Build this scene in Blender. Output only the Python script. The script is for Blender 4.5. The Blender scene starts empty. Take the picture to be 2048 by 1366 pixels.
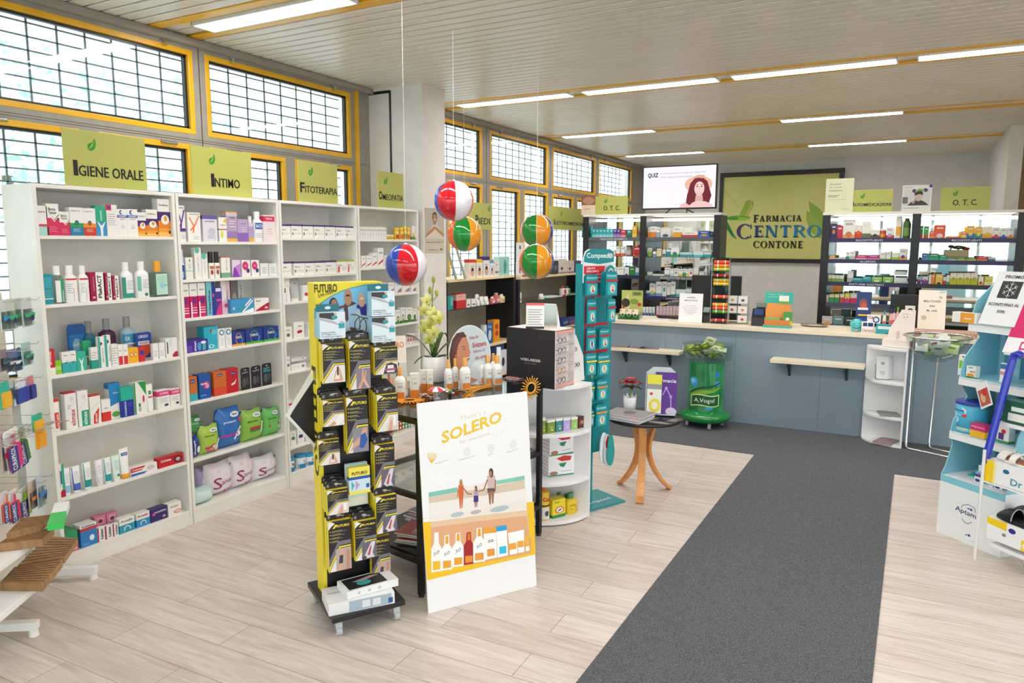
import bpy,math,random
from mathutils import Matrix,Vector
random.seed(7)
S=bpy.context.scene
C=S.collection
# ---------------------------------------------------------------- camera
F=1459.6                                   # focal length in pixels of the 2048 px wide frame
CAM=Vector((0,0,1.75))
RT=Vector((0.87542,0.48335,0.00292)).normalized()      # image right
FW=Vector((-0.47871,0.86782,-0.13317)).normalized()    # viewing direction
RT=(RT-FW*RT.dot(FW)).normalized()
DN=FW.cross(RT)
cd=bpy.data.cameras.new('camera');cam=bpy.data.objects.new('camera',cd);C.objects.link(cam)
cam.matrix_world=Matrix(((RT.x,-DN.x,-FW.x,CAM.x),(RT.y,-DN.y,-FW.y,CAM.y),(RT.z,-DN.z,-FW.z,CAM.z),(0,0,0,1)))
cd.sensor_width=36;cd.lens=F/2048*36;cd.clip_start=.05;cd.clip_end=300
S.camera=cam
# ---------------------------------------------------------------- world, exposure
w=bpy.data.worlds.new('sky');S.world=w;w.use_nodes=True
nt=w.node_tree;nt.nodes.clear()
wo=nt.nodes.new('ShaderNodeOutputWorld');bg=nt.nodes.new('ShaderNodeBackground')
tc=nt.nodes.new('ShaderNodeTexCoord');sp=nt.nodes.new('ShaderNodeSeparateXYZ');cr=nt.nodes.new('ShaderNodeValToRGB')
nt.links.new(tc.outputs['Generated'],sp.inputs[0]);nt.links.new(sp.outputs['Z'],cr.inputs[0])
cr.color_ramp.elements[0].color=(.90,.95,.96,1);cr.color_ramp.elements[1].color=(.93,.97,1,1)
nt.links.new(cr.outputs[0],bg.inputs[0]);bg.inputs[1].default_value=2.2
nt.links.new(bg.outputs[0],wo.inputs[0])
S.view_settings.view_transform='Standard';S.view_settings.look='None'
S.view_settings.exposure=0.58;S.view_settings.gamma=1;S.view_settings.use_curve_mapping=False
TUBE=20.0                                   # radiance of the ceiling light diffusers
# ---------------------------------------------------------------- pixel -> place helpers (photo frame 2048 x 1366)
def ray(x,y):return RT*((x-1024)/F)+DN*((y-683)/F)+FW
def onz(x,y,z=0):d=ray(x,y);return CAM+d*((z-CAM.z)/d.z)
def onx(x,y,X):d=ray(x,y);return CAM+d*((X-CAM.x)/d.x)
def ony(x,y,Y):d=ray(x,y);return CAM+d*((Y-CAM.y)/d.y)
# ---------------------------------------------------------------- materials
def lin(h):
    h=h.lstrip('#');o=[]
    for i in(0,2,4):
        c=int(h[i:i+2],16)/255
        o.append(c/12.92 if c<.04045 else((c+.055)/1.055)**2.4)
    return(*o,1)
_m={}
def mat(h,r=.45,metal=0,kind='',coat=0):
    k=(h,r,metal,kind,coat)
    if k in _m:return _m[k]
    m=bpy.data.materials.new('m_'+(kind or 'plain')+'_'+h);m.use_nodes=True
    n=m.node_tree.nodes;L=m.node_tree.links;b=n['Principled BSDF']
    c=lin(h);b.inputs['Base Color'].default_value=c;b.inputs['Roughness'].default_value=r
    b.inputs['Metallic'].default_value=metal
    if coat:b.inputs['Coat Weight'].default_value=coat;b.inputs['Coat Roughness'].default_value=.08
    if kind=='emit':
        b.inputs['Base Color'].default_value=(.01,.01,.01,1);b.inputs['Specular IOR Level'].default_value=.05
        b.inputs['Emission Color'].default_value=c;b.inputs['Emission Strength'].default_value=r
    elif kind=='clear':
        o=n['Material Output'];mx=n.new('ShaderNodeMixShader');t=n.new('ShaderNodeBsdfTransparent');g=n.new('ShaderNodeBsdfGlossy')
        fr=n.new('ShaderNodeFresnel');ge=n.new('ShaderNodeNewGeometry');mi=n.new('ShaderNodeMapRange');mi.inputs['To Min'].default_value=1.35;mi.inputs['To Max'].default_value=1/1.35
        L.new(ge.outputs['Backfacing'],mi.inputs['Value']);L.new(mi.outputs[0],fr.inputs[0])
        t.inputs[0].default_value=c;g.inputs['Roughness'].default_value=r;g.inputs['Color'].default_value=(1,1,1,1)
        L.new(fr.outputs[0],mx.inputs[0]);L.new(t.outputs[0],mx.inputs[1]);L.new(g.outputs[0],mx.inputs[2]);L.new(mx.outputs[0],o.inputs[0])
    else:
        # small procedural unevenness of tone / gloss
        tx=n.new('ShaderNodeTexCoord');nz=n.new('ShaderNodeTexNoise');nz.inputs['Scale'].default_value=14;nz.inputs['Detail'].default_value=2
        L.new(tx.outputs['Object'],nz.inputs['Vector'])
        mr=n.new('ShaderNodeMapRange');mr.inputs['To Min'].default_value=max(0,r-.04);mr.inputs['To Max'].default_value=min(1,r+.04)
        L.new(nz.outputs['Fac'],mr.inputs['Value']);L.new(mr.outputs[0],b.inputs['Roughness'])
    _m[k]=m
    return m
W_,K_='efefee','1b1b1d'
def P(h):return mat(h,.4)
def clearm(h='ffffff',r=.03):return mat(h,r,kind='clear')
# ---------------------------------------------------------------- mesh builder
_txt={}
def text_geo(s,bold):
    k=(s,bold)
    if k in _txt:return _txt[k]
    cu=bpy.data.curves.new('t','FONT');cu.body=s;cu.size=1;cu.resolution_u=2;cu.offset=bold;cu.fill_mode='FRONT'
    ob=bpy.data.objects.new('t',cu);me=bpy.data.meshes.new_from_object(ob)
    vs=[(v.co.x,v.co.y)for v in me.vertices];fs=[tuple(p.vertices)for p in me.polygons]
    fs=[f if me.polygons[i].normal.z>0 else tuple(reversed(f))for i,f in enumerate(fs)]
    bpy.data.objects.remove(ob);bpy.data.curves.remove(cu);bpy.data.meshes.remove(me)
    if vs:
        x0=min(v[0]for v in vs);x1=max(v[0]for v in vs);y0=min(v[1]for v in vs);y1=max(v[1]for v in vs)
        vs=[((a-x0)/(x1-x0),(b-y0)/(y1-y0))for a,b in vs]
        _txt[k]=(vs,fs,(x1-x0)/(y1-y0))
    else:_txt[k]=([],[],1)
    return _txt[k]
class MB:
    def __init__(s,T=None):s.v=[];s.f=[];s.mi=[];s.sm=[];s.mats=[];s.T=T or Matrix()
    def add(s,vs,fs,m,smooth=False):
        if m not in s.mats:s.mats.append(m)
        i=s.mats.index(m);o=len(s.v)
        s.v+=[tuple(s.T@Vector(v))for v in vs]
        for f in fs:s.f.append(tuple(o+a for a in f));s.mi.append(i);s.sm.append(smooth)
    def box(s,a,b,m):
        x0,y0,z0=a;x1,y1,z1=b
        s.add([(x0,y0,z0),(x1,y0,z0),(x1,y1,z0),(x0,y1,z0),(x0,y0,z1),(x1,y0,z1),(x1,y1,z1),(x0,y1,z1)],
              [(0,3,2,1),(4,5,6,7),(0,1,5,4),(1,2,6,5),(2,3,7,6),(3,0,4,7)],m)
    def cyl(s,p0,p1,r0,r1,m,n=14,caps=True,smooth=True):
        p0=Vector(p0);p1=Vector(p1);d=(p1-p0).normalized()
        a=d.orthogonal().normalized();b=d.cross(a);vs=[]
        for p,r in((p0,r0),(p1,r1)):
            for i in range(n):t=2*math.pi*i/n;vs.append(p+a*(r*math.cos(t))+b*(r*math.sin(t)))
        s.add(vs,[(i,(i+1)%n,n+(i+1)%n,n+i)for i in range(n)],m,smooth)
        if caps:s.add(vs,[tuple(reversed(range(n))),tuple(range(n,2*n))],m)
    def lathe(s,prof,m,n=18,c=(0,0,0),sy=1,caps=True,a0=0,a1=None,smooth=True):
        full=a1 is None;a1=2*math.pi if full else a1;k=n if full else n+1;vs=[]
        for r,z in prof:
            for i in range(k):t=a0+(a1-a0)*i/n;vs.append((c[0]+r*math.cos(t),c[1]+r*math.sin(t)*sy,c[2]+z))
        fs=[(j*k+i,j*k+(i+1)%k,(j+1)*k+(i+1)%k,(j+1)*k+i)for j in range(len(prof)-1)for i in range(n if full else n)]
        s.add(vs,fs,m,smooth)
        if caps and full:
            if prof[0][0]>1e-4:s.add(vs[:k],[tuple(reversed(range(k)))],m)
            if prof[-1][0]>1e-4:s.add(vs[-k:],[tuple(range(k))],m)
    def tube(s,pts,r,m,n=8,closed=False):
        pts=[Vector(p)for p in pts];N=len(pts);vs=[];up=None
        for i,p in enumerate(pts):
            if closed:d=pts[(i+1)%N]-pts[i-1]
            else:d=pts[min(i+1,N-1)]-pts[max(i-1,0)]
            d.normalize()
            if up is None:up=d.orthogonal().normalized()
            up=(up-d*up.dot(d)).normalized();q=d.cross(up)
            rr=r[i]if isinstance(r,(list,tuple))else r
            for k in range(n):t=2*math.pi*k/n;vs.append(p+up*(rr*math.cos(t))+q*(rr*math.sin(t)))
        fs=[(j*n+i,j*n+(i+1)%n,((j+1)%N)*n+(i+1)%n,((j+1)%N)*n+i)for j in range(N if closed else N-1)for i in range(n)]
        s.add(vs,fs,m,True)
        if not closed:s.add(vs[:n],[tuple(reversed(range(n)))],m);s.add(vs[-n:],[tuple(range(n))],m)
    def prism(s,pts,y0,y1,m):       # outline (x,z) extruded along y, front at y0
        n=len(pts);vs=[(x,y0,z)for x,z in pts]+[(x,y1,z)for x,z in pts]
        s.add(vs,[tuple(range(n)),tuple(reversed(range(n,2*n)))]+[(i,n+i,n+(i+1)%n,(i+1)%n)for i in range(n)],m)
    def slab(s,pts,z0,z1,m):        # outline (x,y) extruded along z
        n=len(pts);vs=[(x,y,z0)for x,y in pts]+[(x,y,z1)for x,y in pts]
        s.add(vs,[tuple(reversed(range(n))),tuple(range(n,2*n))]+[(i,(i+1)%n,n+(i+1)%n,n+i)for i in range(n)],m)
    def ell(s,c,rx,ry,rz,m,n=12,k=8):
        vs=[];fs=[]
        for j in range(k+1):
            a=math.pi*j/k
            for i in range(n):t=2*math.pi*i/n;vs.append((c[0]+rx*math.sin(a)*math.cos(t),c[1]+ry*math.sin(a)*math.sin(t),c[2]+rz*math.cos(a)))
        fs=[(j*n+i,(j+1)*n+i,(j+1)*n+(i+1)%n,j*n+(i+1)%n)for j in range(k)for i in range(n)]
        s.add(vs,fs,m,True)
    def obj(s,name,parent=None):
        me=bpy.data.meshes.new(name);me.from_pydata(s.v,[],s.f)
        for m in s.mats:me.materials.append(m)
        me.polygons.foreach_set('material_index',s.mi);me.polygons.foreach_set('use_smooth',s.sm);me.update()
        o=bpy.data.objects.new(name,me);C.objects.link(o)
        if parent:o.parent=parent
        return o
    # ---- flat graphics in the local frame: x right, z up, viewer at -y.  wd,ht = size of the face, items in 0..1
    def art(s,wd,ht,items,y=0,z=0,x=0,eps=.0004,warp=None):
        k=0;eps=min(eps,max(.00002,.003/max(1,len(items))))
        for it in items:
            k+=1;yy=y-eps*k;t=it[0];polys=[]
            if t=='r':u0,v0,u1,v1=it[1:5];polys=[[(u0,v0),(u1,v0),(u1,v1),(u0,v1)]];col=it[5]
            elif t=='e':
                cu,cv,ru,rv=it[1:5];n=16;col=it[5]
                polys=[[(cu+ru*math.cos(2*math.pi*i/n),cv+rv*math.sin(2*math.pi*i/n))for i in range(n)]]
            elif t=='p':polys=[list(it[1])];col=it[2]
            elif t=='l':   # polyline with thickness (in metres)
                pts,th,col=it[1],it[2],it[3]
                for a,b in zip(pts,pts[1:]):
                    dx=(b[0]-a[0])*wd;dz=(b[1]-a[1])*ht;l=math.hypot(dx,dz)or 1;nx=-dz/l*th/2/wd;nz=dx/l*th/2/ht
                    polys.append([(a[0]+nx,a[1]+nz),(a[0]-nx,a[1]-nz),(b[0]-nx,b[1]-nz),(b[0]+nx,b[1]+nz)])
            elif t=='t':   # text: string, cu, cv, extent along the line, letter height, colour, rot(0/90), bold
                st,cu,cv,wu,hv,col=it[1:7];rot=it[7]if len(it)>7 else 0;bo=min(.012 if 'M' in st or 'm' in st else.03,it[8]if len(it)>8 else.02)
                vs,fs,asp=text_geo(st,bo)
                if rot==90:P2=[(cu+(.5-b)*hv,cv+(a-.5)*wu)for a,b in vs]
                elif rot==-90:P2=[(cu+(b-.5)*hv,cv-(a-.5)*wu)for a,b in vs]
                else:sl=rot if rot else 0;P2=[(cu+(a-.5)*wu,cv+(b-.5)*hv+(a-.5)*sl)for a,b in vs]
                g=[(x+(a-.5)*wd,yy,z+b*ht)for a,b in P2]
                if warp:g=[warp(q)for q in g]
                s.add(g,[tuple(f)for f in fs],P(col)if isinstance(col,str)else col);continue
            for pl in polys:
                g=[(x+(a-.5)*wd,yy,z+b*ht)for a,b in pl]
                ar=sum(g[i][0]*g[(i+1)%len(g)][2]-g[(i+1)%len(g)][0]*g[i][2]for i in range(len(g)))
                if ar<0:g.reverse()
                if warp:g=[warp(q)for q in g]
                s.add(g,[tuple(range(len(g)))],P(col)if isinstance(col,str)else col)
def put(o,loc,rz=0):o.location=loc;o.rotation_euler=(0,0,rz);return o
def tag(o,label,cat,group=None):
    o['label']=label;o['category']=cat
    if group:o['group']=group
    return o
def thing(name,label,cat,loc=(0,0,0),rz=0,group=None):
    o=bpy.data.objects.new(name,None);o.empty_display_size=.05;C.objects.link(o);put(o,loc,rz);return tag(o,label,cat,group)
def struct(o):o['kind']='structure';return o
def dup(root,loc,rz,label,group=None):
    r=root.copy();C.objects.link(r);put(r,loc,rz);r['label']=label
    if group:r['group']=group
    for ch in list(root.children):
        c=ch.copy();C.objects.link(c);c.parent=r
        for g in list(ch.children):
            d=g.copy();C.objects.link(d);d.parent=c
    return r
def bev(o,wd=.002,seg=2):
    m=o.modifiers.new('b','BEVEL');m.width=wd;m.segments=seg;m.limit_method='ANGLE';return o
R90=math.pi/2
# ================================================================ THE SETTING
XW=-4.45;ZC=3.12;YB=13.1;YF=-3.0;XR=3.6
def wood_floor():
    m=bpy.data.materials.new('m_floor_planks');m.use_nodes=True;n=m.node_tree.nodes;L=m.node_tree.links;b=n['Principled BSDF']
    tx=n.new('ShaderNodeTexCoord');mp=n.new('ShaderNodeMapping');mp.inputs['Rotation'].default_value=(0,0,math.radians(-2));L.new(tx.outputs['Object'],mp.inputs['Vector'])
    br=n.new('ShaderNodeTexBrick');br.offset=.37;br.inputs['Scale'].default_value=1;br.inputs['Brick Width'].default_value=1.25;br.inputs['Row Height'].default_value=.19
    br.inputs['Mortar Size'].default_value=.0022;br.inputs['Mortar Smooth'].default_value=.4;br.inputs['Bias'].default_value=0
    br.inputs['Color1'].default_value=lin('e0d6cf');br.inputs['Color2'].default_value=lin('d3c7bf');br.inputs['Mortar'].default_value=lin('a3917f')
    L.new(mp.outputs[0],br.inputs['Vector'])
    m2=n.new('ShaderNodeMapping');m2.inputs['Scale'].default_value=(1.3,14,1);L.new(mp.outputs[0],m2.inputs['Vector'])
    nz=n.new('ShaderNodeTexNoise');nz.inputs['Scale'].default_value=2.2;nz.inputs['Detail'].default_value=7;nz.inputs['Roughness'].default_value=.62;nz.inputs['Distortion'].default_value=.6
    L.new(m2.outputs[0],nz.inputs['Vector'])
    rp=n.new('ShaderNodeValToRGB');rp.color_ramp.elements[0].position=.3;rp.color_ramp.elements[0].color=lin('bcaea4');rp.color_ramp.elements[1].position=.62;rp.color_ramp.elements[1].color=(1,1,1,1)
    L.new(nz.outputs['Fac'],rp.inputs[0])
    n3=n.new('ShaderNodeTexNoise');n3.inputs['Scale'].default_value=1.1;L.new(mp.outputs[0],n3.inputs['Vector'])
    mx=n.new('ShaderNodeMix');mx.data_type='RGBA';mx.blend_type='MULTIPLY';mx.inputs['Factor'].default_value=.5
    L.new(br.outputs['Color'],mx.inputs['A']);L.new(rp.outputs[0],mx.inputs['B']);L.new(mx.outputs['Result'],b.inputs['Base Color'])
    b.inputs['Roughness'].default_value=.33
    bp=n.new('ShaderNodeBump');bp.inputs['Strength'].default_value=.08;bp.inputs['Distance'].default_value=.004;L.new(br.outputs['Fac'],bp.inputs['Height']);bp.invert=True;L.new(bp.outputs[0],b.inputs['Normal'])
    return m
def noisy(name,c1,c2,sc,rough,bump=0,det=4,lo=.35,hi=.65):
    m=bpy.data.materials.new(name);m.use_nodes=True;n=m.node_tree.nodes;L=m.node_tree.links;b=n['Principled BSDF']
    tx=n.new('ShaderNodeTexCoord');nz=n.new('ShaderNodeTexNoise');nz.inputs['Scale'].default_value=sc;nz.inputs['Detail'].default_value=det;L.new(tx.outputs['Object'],nz.inputs['Vector'])
    rp=n.new('ShaderNodeValToRGB');rp.color_ramp.elements[0].position=lo;rp.color_ramp.elements[1].position=hi
    rp.color_ramp.elements[0].color=lin(c1);rp.color_ramp.elements[1].color=lin(c2);L.new(nz.outputs['Fac'],rp.inputs[0]);L.new(rp.outputs[0],b.inputs['Base Color'])
    b.inputs['Roughness'].default_value=rough
    if bump:
        bp=n.new('ShaderNodeBump');bp.inputs['Strength'].default_value=bump;bp.inputs['Distance'].default_value=.003;L.new(nz.outputs['Fac'],bp.inputs['Height']);L.new(bp.outputs[0],b.inputs['Normal'])
    return m
def woodm(name,c1,c2,rough=.4,sc=(1,9,9),s=3):
    m=noisy(name,c1,c2,s,rough,0,6,.3,.7);n=m.node_tree.nodes;L=m.node_tree.links
    mp=n.new('ShaderNodeMapping');mp.inputs['Scale'].default_value=sc
    nz=[q for q in n if q.type=='TEX_NOISE'][0];tx=[q for q in n if q.type=='TEX_COORD'][0]
    L.new(tx.outputs['Object'],mp.inputs['Vector']);L.new(mp.outputs[0],nz.inputs['Vector']);return m
M_wall=noisy('m_wall_plaster','e2ddd8','e9e4df',6,.8)
M_warm=noisy('m_wall_warm','e3c9a4','ead2af',5,.8)
M_frame=noisy('m_window_metal','98928a','a19b92',9,.42)
M_yel=noisy('m_yellow_lacquer','eaae1c','f2b924',7,.3)
M_shelf=noisy('m_white_laminate','eceae4','f1efe9',8,.38)
M_black=noisy('m_black_lacquer','1c1b1f','232226',8,.35)
M_birch=woodm('m_pale_wood','ead2a2','f0dcb2',.45)
M_oak=woodm('m_counter_wood','ecdcc0','f4e8d2',.4)
M_carpet=noisy('m_carpet_grey','393a3f','707176',210,.95,.5,5)
M_chrome=mat('d8d8da',.12,1)
# floor and carpet
f=MB();f.box((XW-.4,YF-.3,-.1),(XR+.3,YB+.2,0),wood_floor());struct(f.obj('floor'))
cx0,cx1=-1.085,-.045
f=MB();f.slab([(cx0,-2.6),(cx1,-2.6),(cx1,6.17),(XR,6.17),(XR,7.3),(-2.9,7.3),(-2.9,6.22),(-2.45,6.19),(cx0,6.18)],0,.006,M_carpet)
struct(f.obj('floor_carpet'))
# walls
def wallbox(name,a,b,m=M_wall):q=MB();q.box(a,b,m);return struct(q.obj(name))
wallbox('wall_back',(XW-.4,YB,0),(.98,YB+.15,ZC+.3))
wallbox('wall_back_lobby',(.98,YB,0),(XR+.2,YB+.15,ZC+.3),M_warm)
wallbox('wall_right_partition',(.84,10.35,0),(.98,YB,ZC))
wallbox('wall_right',(XR,5.0,0),(XR+.15,YB,ZC+.3),M_warm)
wallbox('wall_left_sill',(XW-.25,YF,0),(XW-.02,YB,.85))
wallbox('wall_left_lintel',(XW-.25,YF,ZC-.02),(XW+.02,YB,ZC+.3))
# column beside the fourth bookcase, with the dark joint
f=MB();f.box((-4.47,5.35,0),(-3.85,5.70,ZC),M_wall)
f.box((-4.205,5.345,2.03),(-4.185,5.351,ZC-.03),M_black);f.box((-4.47,5.346,ZC-.05),(-4.2,5.351,ZC-.025),M_black)
struct(f.obj('column_1'))
# ceiling of 10 cm metal slats, yellow ones flank the light channels
M_slat=noisy('m_ceiling_slat','ddd3c5','e4dacd',3,.3)
cv=MB();P0=3.14;pit=.1015
rows=[3.14,6.17,8.62,10.98];rows0=[0.1,-2.9+pit]
ylo=[]
for r in rows+rows0:ylo+=[r,r+3*pit]
k0=int((YF-P0)/pit)-1;k1=int((YB-P0)/pit)+1
M_dark=P('3a342c');Mys=M_yel
for k in range(k0,k1+1):
    y0=P0+k*pit
    yel=any(abs(y0-q)<pit*.5 for q in ylo)
    chan=any(r+pit*.5<y0<r+pit*2.5 for r in rows+rows0)
    zz=ZC+(.012 if chan else 0)
    a,b2=y0+.008,y0+pit-.008
    cv.add([(XW,a,zz+.02),(XW,a,zz+.004),(XW,a+.006,zz),(XW,b2-.006,zz),(XW,b2,zz+.004),(XW,b2,zz+.02),
            (XR+.1,a,zz+.02),(XR+.1,a,zz+.004),(XR+.1,a+.006,zz),(XR+.1,b2-.006,zz),(XR+.1,b2,zz+.004),(XR+.1,b2,zz+.02)],
           [(i,i+1,i+7,i+6)for i in range(5)],Mys if yel else M_slat)
cv.box((XW-.3,YF-.2,ZC+.03),(XR+.3,YB,ZC+.1),M_dark)
struct(cv.obj('ceiling'))
# window wall: frames, yellow rims, panes, security grilles
M_glass=clearm('f2fbfb',.02)
M_grill=P('828a96')
wn=0
def window(y0,y1,z0,z1,hinge=True,low=False):
    global wn;wn+=1
    e=bpy.data.objects.new('window_%d'%wn,None);C.objects.link(e);e.location=(XW,(y0+y1)/2,z0);struct(e)
    hy=(y1-y0)/2;h=z1-z0
    q=MB();t=.035
    for a,b in(((-.03,-hy,0),(.015,hy,t)),((-.03,-hy,h-t),(.015,hy,h)),((-.03,-hy,t),(.015,-hy+t,h-t)),((-.03,hy-t,t),(.015,hy,h-t))):q.box(a,b,M_yel)
    bev(q.obj('window_rim',e),.003)
    q=MB();g=.016
    for a,b in(((-.04,-hy+t,t),(-.01,hy-t,t+g)),((-.04,-hy+t,h-t-g),(-.01,hy-t,h-t)),((-.04,-hy+t,t),(-.01,-hy+t+g,h-t)),((-.04,hy-t-g,t),(-.01,hy-t,h-t))):q.box(a,b,M_black)
    q.obj('window_gasket',e)
    q=MB();q.box((-.034,-hy+t,t),(-.028,hy-t,h-t),M_glass);q.obj('window_pane',e)
    q=MB();z=.05
    while z<h:q.box((-.175,-hy-.05,z),(-.165,hy+.05,z+.009),M_grill);z+=.078
    y=-hy
    while y<hy:q.box((-.172,y,-.05),(-.165,y+.012,h+.05),M_grill);y+=.172
    q.obj('window_security_grille',e)
    if hinge:
        for s in(-1,1):
            q=MB();yy=s*(hy-.22)
            q.cyl((.03,yy-.05,-.075),(.03,yy+.05,-.075),.008,.008,M_chrome,8)
            q.box((.012,yy-.06,-.085),(.03,yy+.06,-.065),M_frame);q.obj('window_hinge',e)
            q=MB();q.box((.012,yy-.02,h+.012),(.035,yy+.02,h+.05),M_chrome);q.box((.012,yy-.008,h-.02),(.045,yy+.008,h+.03),M_chrome);q.obj('window_latch',e)
    return e
ups=[(-2.6,-1.1),(-.98,.5),(.62,1.98),(2.0-.0,3.5),(3.6,5.1),(5.83,7.33),(7.5,9.04),(9.18,10.7),(10.82,12.34)]
lows=[(-2.6,-1.9),(-1.78,-1.1),(-.98,-.28),(-.16,.5),(.62,1.3),(1.4,1.93),(2.0,2.68),(2.8,3.46),(3.6,4.32),(4.42,5.1),(5.83,6.52),(6.62,7.33),(7.5,8.24),(8.34,9.04),(9.18,9.89),(10.0,10.7),(10.82,11.5),(11.62,12.34)]
ups[2]=(.4,1.87);ups[1]=(-1.2,.28)
for a,b in ups:window(a,b,2.49,3.05)
for a,b in lows:window(a,b,.95,2.42,False)
# metal between the openings: one mullion grid
q=MB();xf0,xf1=XW-.035,XW+.012
def fill(y0,y1,z0,z1):q.box((xf0,y0,z0),(xf1,y1,z1),M_frame)
fill(YF,YB,3.05,ZC);fill(YF,YB,2.42,2.49);fill(YF,YB,.83,.95)
def gaps(l,z0,z1):
    p=YF
    for a,b in l:
        if a>p:fill(p,a,z0,z1)
        p=b
    fill(p,YB,z0,z1)
gaps(ups,2.49,3.05);gaps(lows,.95,2.42)
for y in(-1.16,.34,1.94,3.55,5.46,7.42,9.11,10.76):q.box((XW+.011,y-.003,.95),(XW+.014,y+.003,ZC),P('4a463f'))
for z in(2.455,2.44):q.box((XW+.011,YF,z),(XW+.0135,YB,z+.003),P('4a463f'))
struct(q.obj('wall_left_window_frame'))
q=MB();q.box((XW-.02,5.15,.9),(XW+.03,5.19,ZC),M_yel);struct(q.obj('trim_1'))
q=MB();q.box((XW,YF,ZC-.045),(XW+.07,YB,ZC-.004),M_frame);struct(q.obj('trim_2'))
# front glazing behind the photographer (seen in the mirror-backed shelves)
q=MB()
q.box((XW-.2,YF-.1,0),(XR+.2,YF,.35),M_frame);q.box((XW-.2,YF-.1,2.55),(XR+.2,YF,ZC+.1),M_frame)
for x in(-4.45,-3.3,-2.1,-.95,.3,1.4,2.5,3.55):q.box((x-.04,YF-.08,.35),(x+.04,YF,2.55),M_frame)
struct(q.obj('wall_front'))
q=MB();q.box((XW,YF-.05,.35),(XR,YF-.044,2.55),M_glass);struct(q.obj('window_front_glass'))
q=MB();q.box((XR,YF,0),(XR+.1,5.0,.5),M_frame);q.box((XR,YF,2.6),(XR+.1,5,ZC+.1),M_frame)  # unseen right side: open framed bays added to let daylight in
for y in(-3,-1.4,.2,1.8,3.4,4.95):q.box((XR,y-.04,.5),(XR+.08,y+.04,2.6),M_frame)
struct(q.obj('wall_right_daylight_bays'))
# outside
q=MB();q.box((-60,-60,-.6),(60,60,-.35),noisy('m_asphalt','b9bcbd','c6c8c8',4,.9));struct(q.obj('ground'))
# ceiling lights
fx=[(-4.12,-2.90),(-2.79,-1.54),(-1.46,-.21),(-.12,1.14),(1.24,2.5)]
M_lamp=mat('fffaf5',TUBE,kind='emit')
lamp0=None
names={3.14:'first light row, nearest',6.17:'second light row',8.62:'third light row',10.98:'rear light row',.1:'row behind the camera',-2.9+pit:'row behind the camera'}
OR=['first','second','third','fourth','fifth','sixth','seventh','eighth','ninth','tenth','eleventh','twelfth','thirteenth','fourteenth','fifteenth','sixteenth','seventeenth','eighteenth','nineteenth','twentieth']
plan=[(3.14,(0,1,2,3)),(6.17,(0,1,2,3,4)),(8.62,(0,2)),(10.98,(0,2)),(.1,(0,2,3))]
for r,ids in plan:
    for j,i in enumerate(ids):
        a,b=fx[i];lab='long fluorescent ceiling light, %s from the windows in the %s'%(OR[j],names[r])
        loc=((a+b)/2,r+2*pit,ZC)
        if lamp0 is None:
            lamp0=thing('ceiling_light',lab,'ceiling light',loc,0,'fluorescent lights between the yellow ceiling slats')
            L_=(b-a)/2;wv=pit-.012
            q=MB();t=.012
            q.box((-L_,-wv,-.012),(L_,-wv+t,.012),M_shelf);q.box((-L_,wv-t,-.012),(L_,wv,.012),M_shelf)
            q.box((-L_,-wv,-.012),(-L_+t,wv,.012),M_shelf);q.box((L_-t,-wv,-.012),(L_,wv,.012),M_shelf);q.obj('light_housing',lamp0)
            q=MB();q.box((-L_+t,-wv+t,-.006),(L_-t,wv-t,.004),M_lamp);q.obj('diffuser',lamp0)
        else:dup(lamp0,loc,0,lab)
# ================================================================ BOOKCASES ALONG THE WINDOWS
XB=-3.864;DB=.28;HB=2.04
def clampb(o):return bev(o,.0015,1)
BAYS={'oral hygiene':(2.072,[1.783,1.433,1.066,.764,.408,.093]),
        'intimate care':(2.877,[1.755,1.526,1.291,1.075,.771,.404,.09]),
        'herbal remedy':(3.682,[1.785,1.52,1.334,1.066,.835,.521,.284,.093]),
        'homeopathy':(4.492,[1.78,1.552,1.322,1.058,.858,.56,.30,.093])}
for nm,(y0,zs)in BAYS.items():
    desc={'oral hygiene':'white laminate bookcase nearest the camera, full of mouthwash and toothpaste','intimate care':'white laminate bookcase with tampons and pads, second along the windows',
            'herbal remedy':'white laminate bookcase of small white cartons, half behind the yellow stand','homeopathy':'white laminate bookcase farthest along, ending at the white column'}[nm]
    e=thing('bookcase',desc,'bookcase',(XB-DB/2,y0+.4025,0),0,'white bookcases along the window wall')
    wd=.4;pt=.02
    for s in(-1,1):
        q=MB();q.box((-DB/2,s*wd-(pt if s>0 else 0),0),(DB/2,s*wd+(pt if s<0 else 0),HB),M_shelf)
        # rows of shelf-pin holes on the inner face
        yi=s*(wd-pt)-s*.0005
        for z in[.3+.064*i for i in range(27)]:
            for x in(-.09,.09):q.box((x-.002,yi-.0006,z),(x+.002,yi+.0006,z+.004),P('8d8a84'))
        clampb(q.obj('side_panel',e))
    q=MB();q.box((-DB/2,-wd+pt,HB-.02),(DB/2,wd-pt,HB),M_shelf);clampb(q.obj('top_panel',e))
    q=MB();q.box((-DB/2,-wd+pt,.0),(-DB/2+.006,wd-pt,HB-.02),M_shelf);q.obj('back_panel',e)
    q=MB();q.box((DB/2-.02,-wd+pt,0),(DB/2-.004,wd-pt,zs[-1]-.018),M_shelf);q.obj('plinth',e)
    for z in zs:q=MB();q.box((-DB/2+.006,-wd+pt,z-.018),(DB/2-.002,wd-pt,z),M_shelf);clampb(q.obj('shelf',e))
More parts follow.
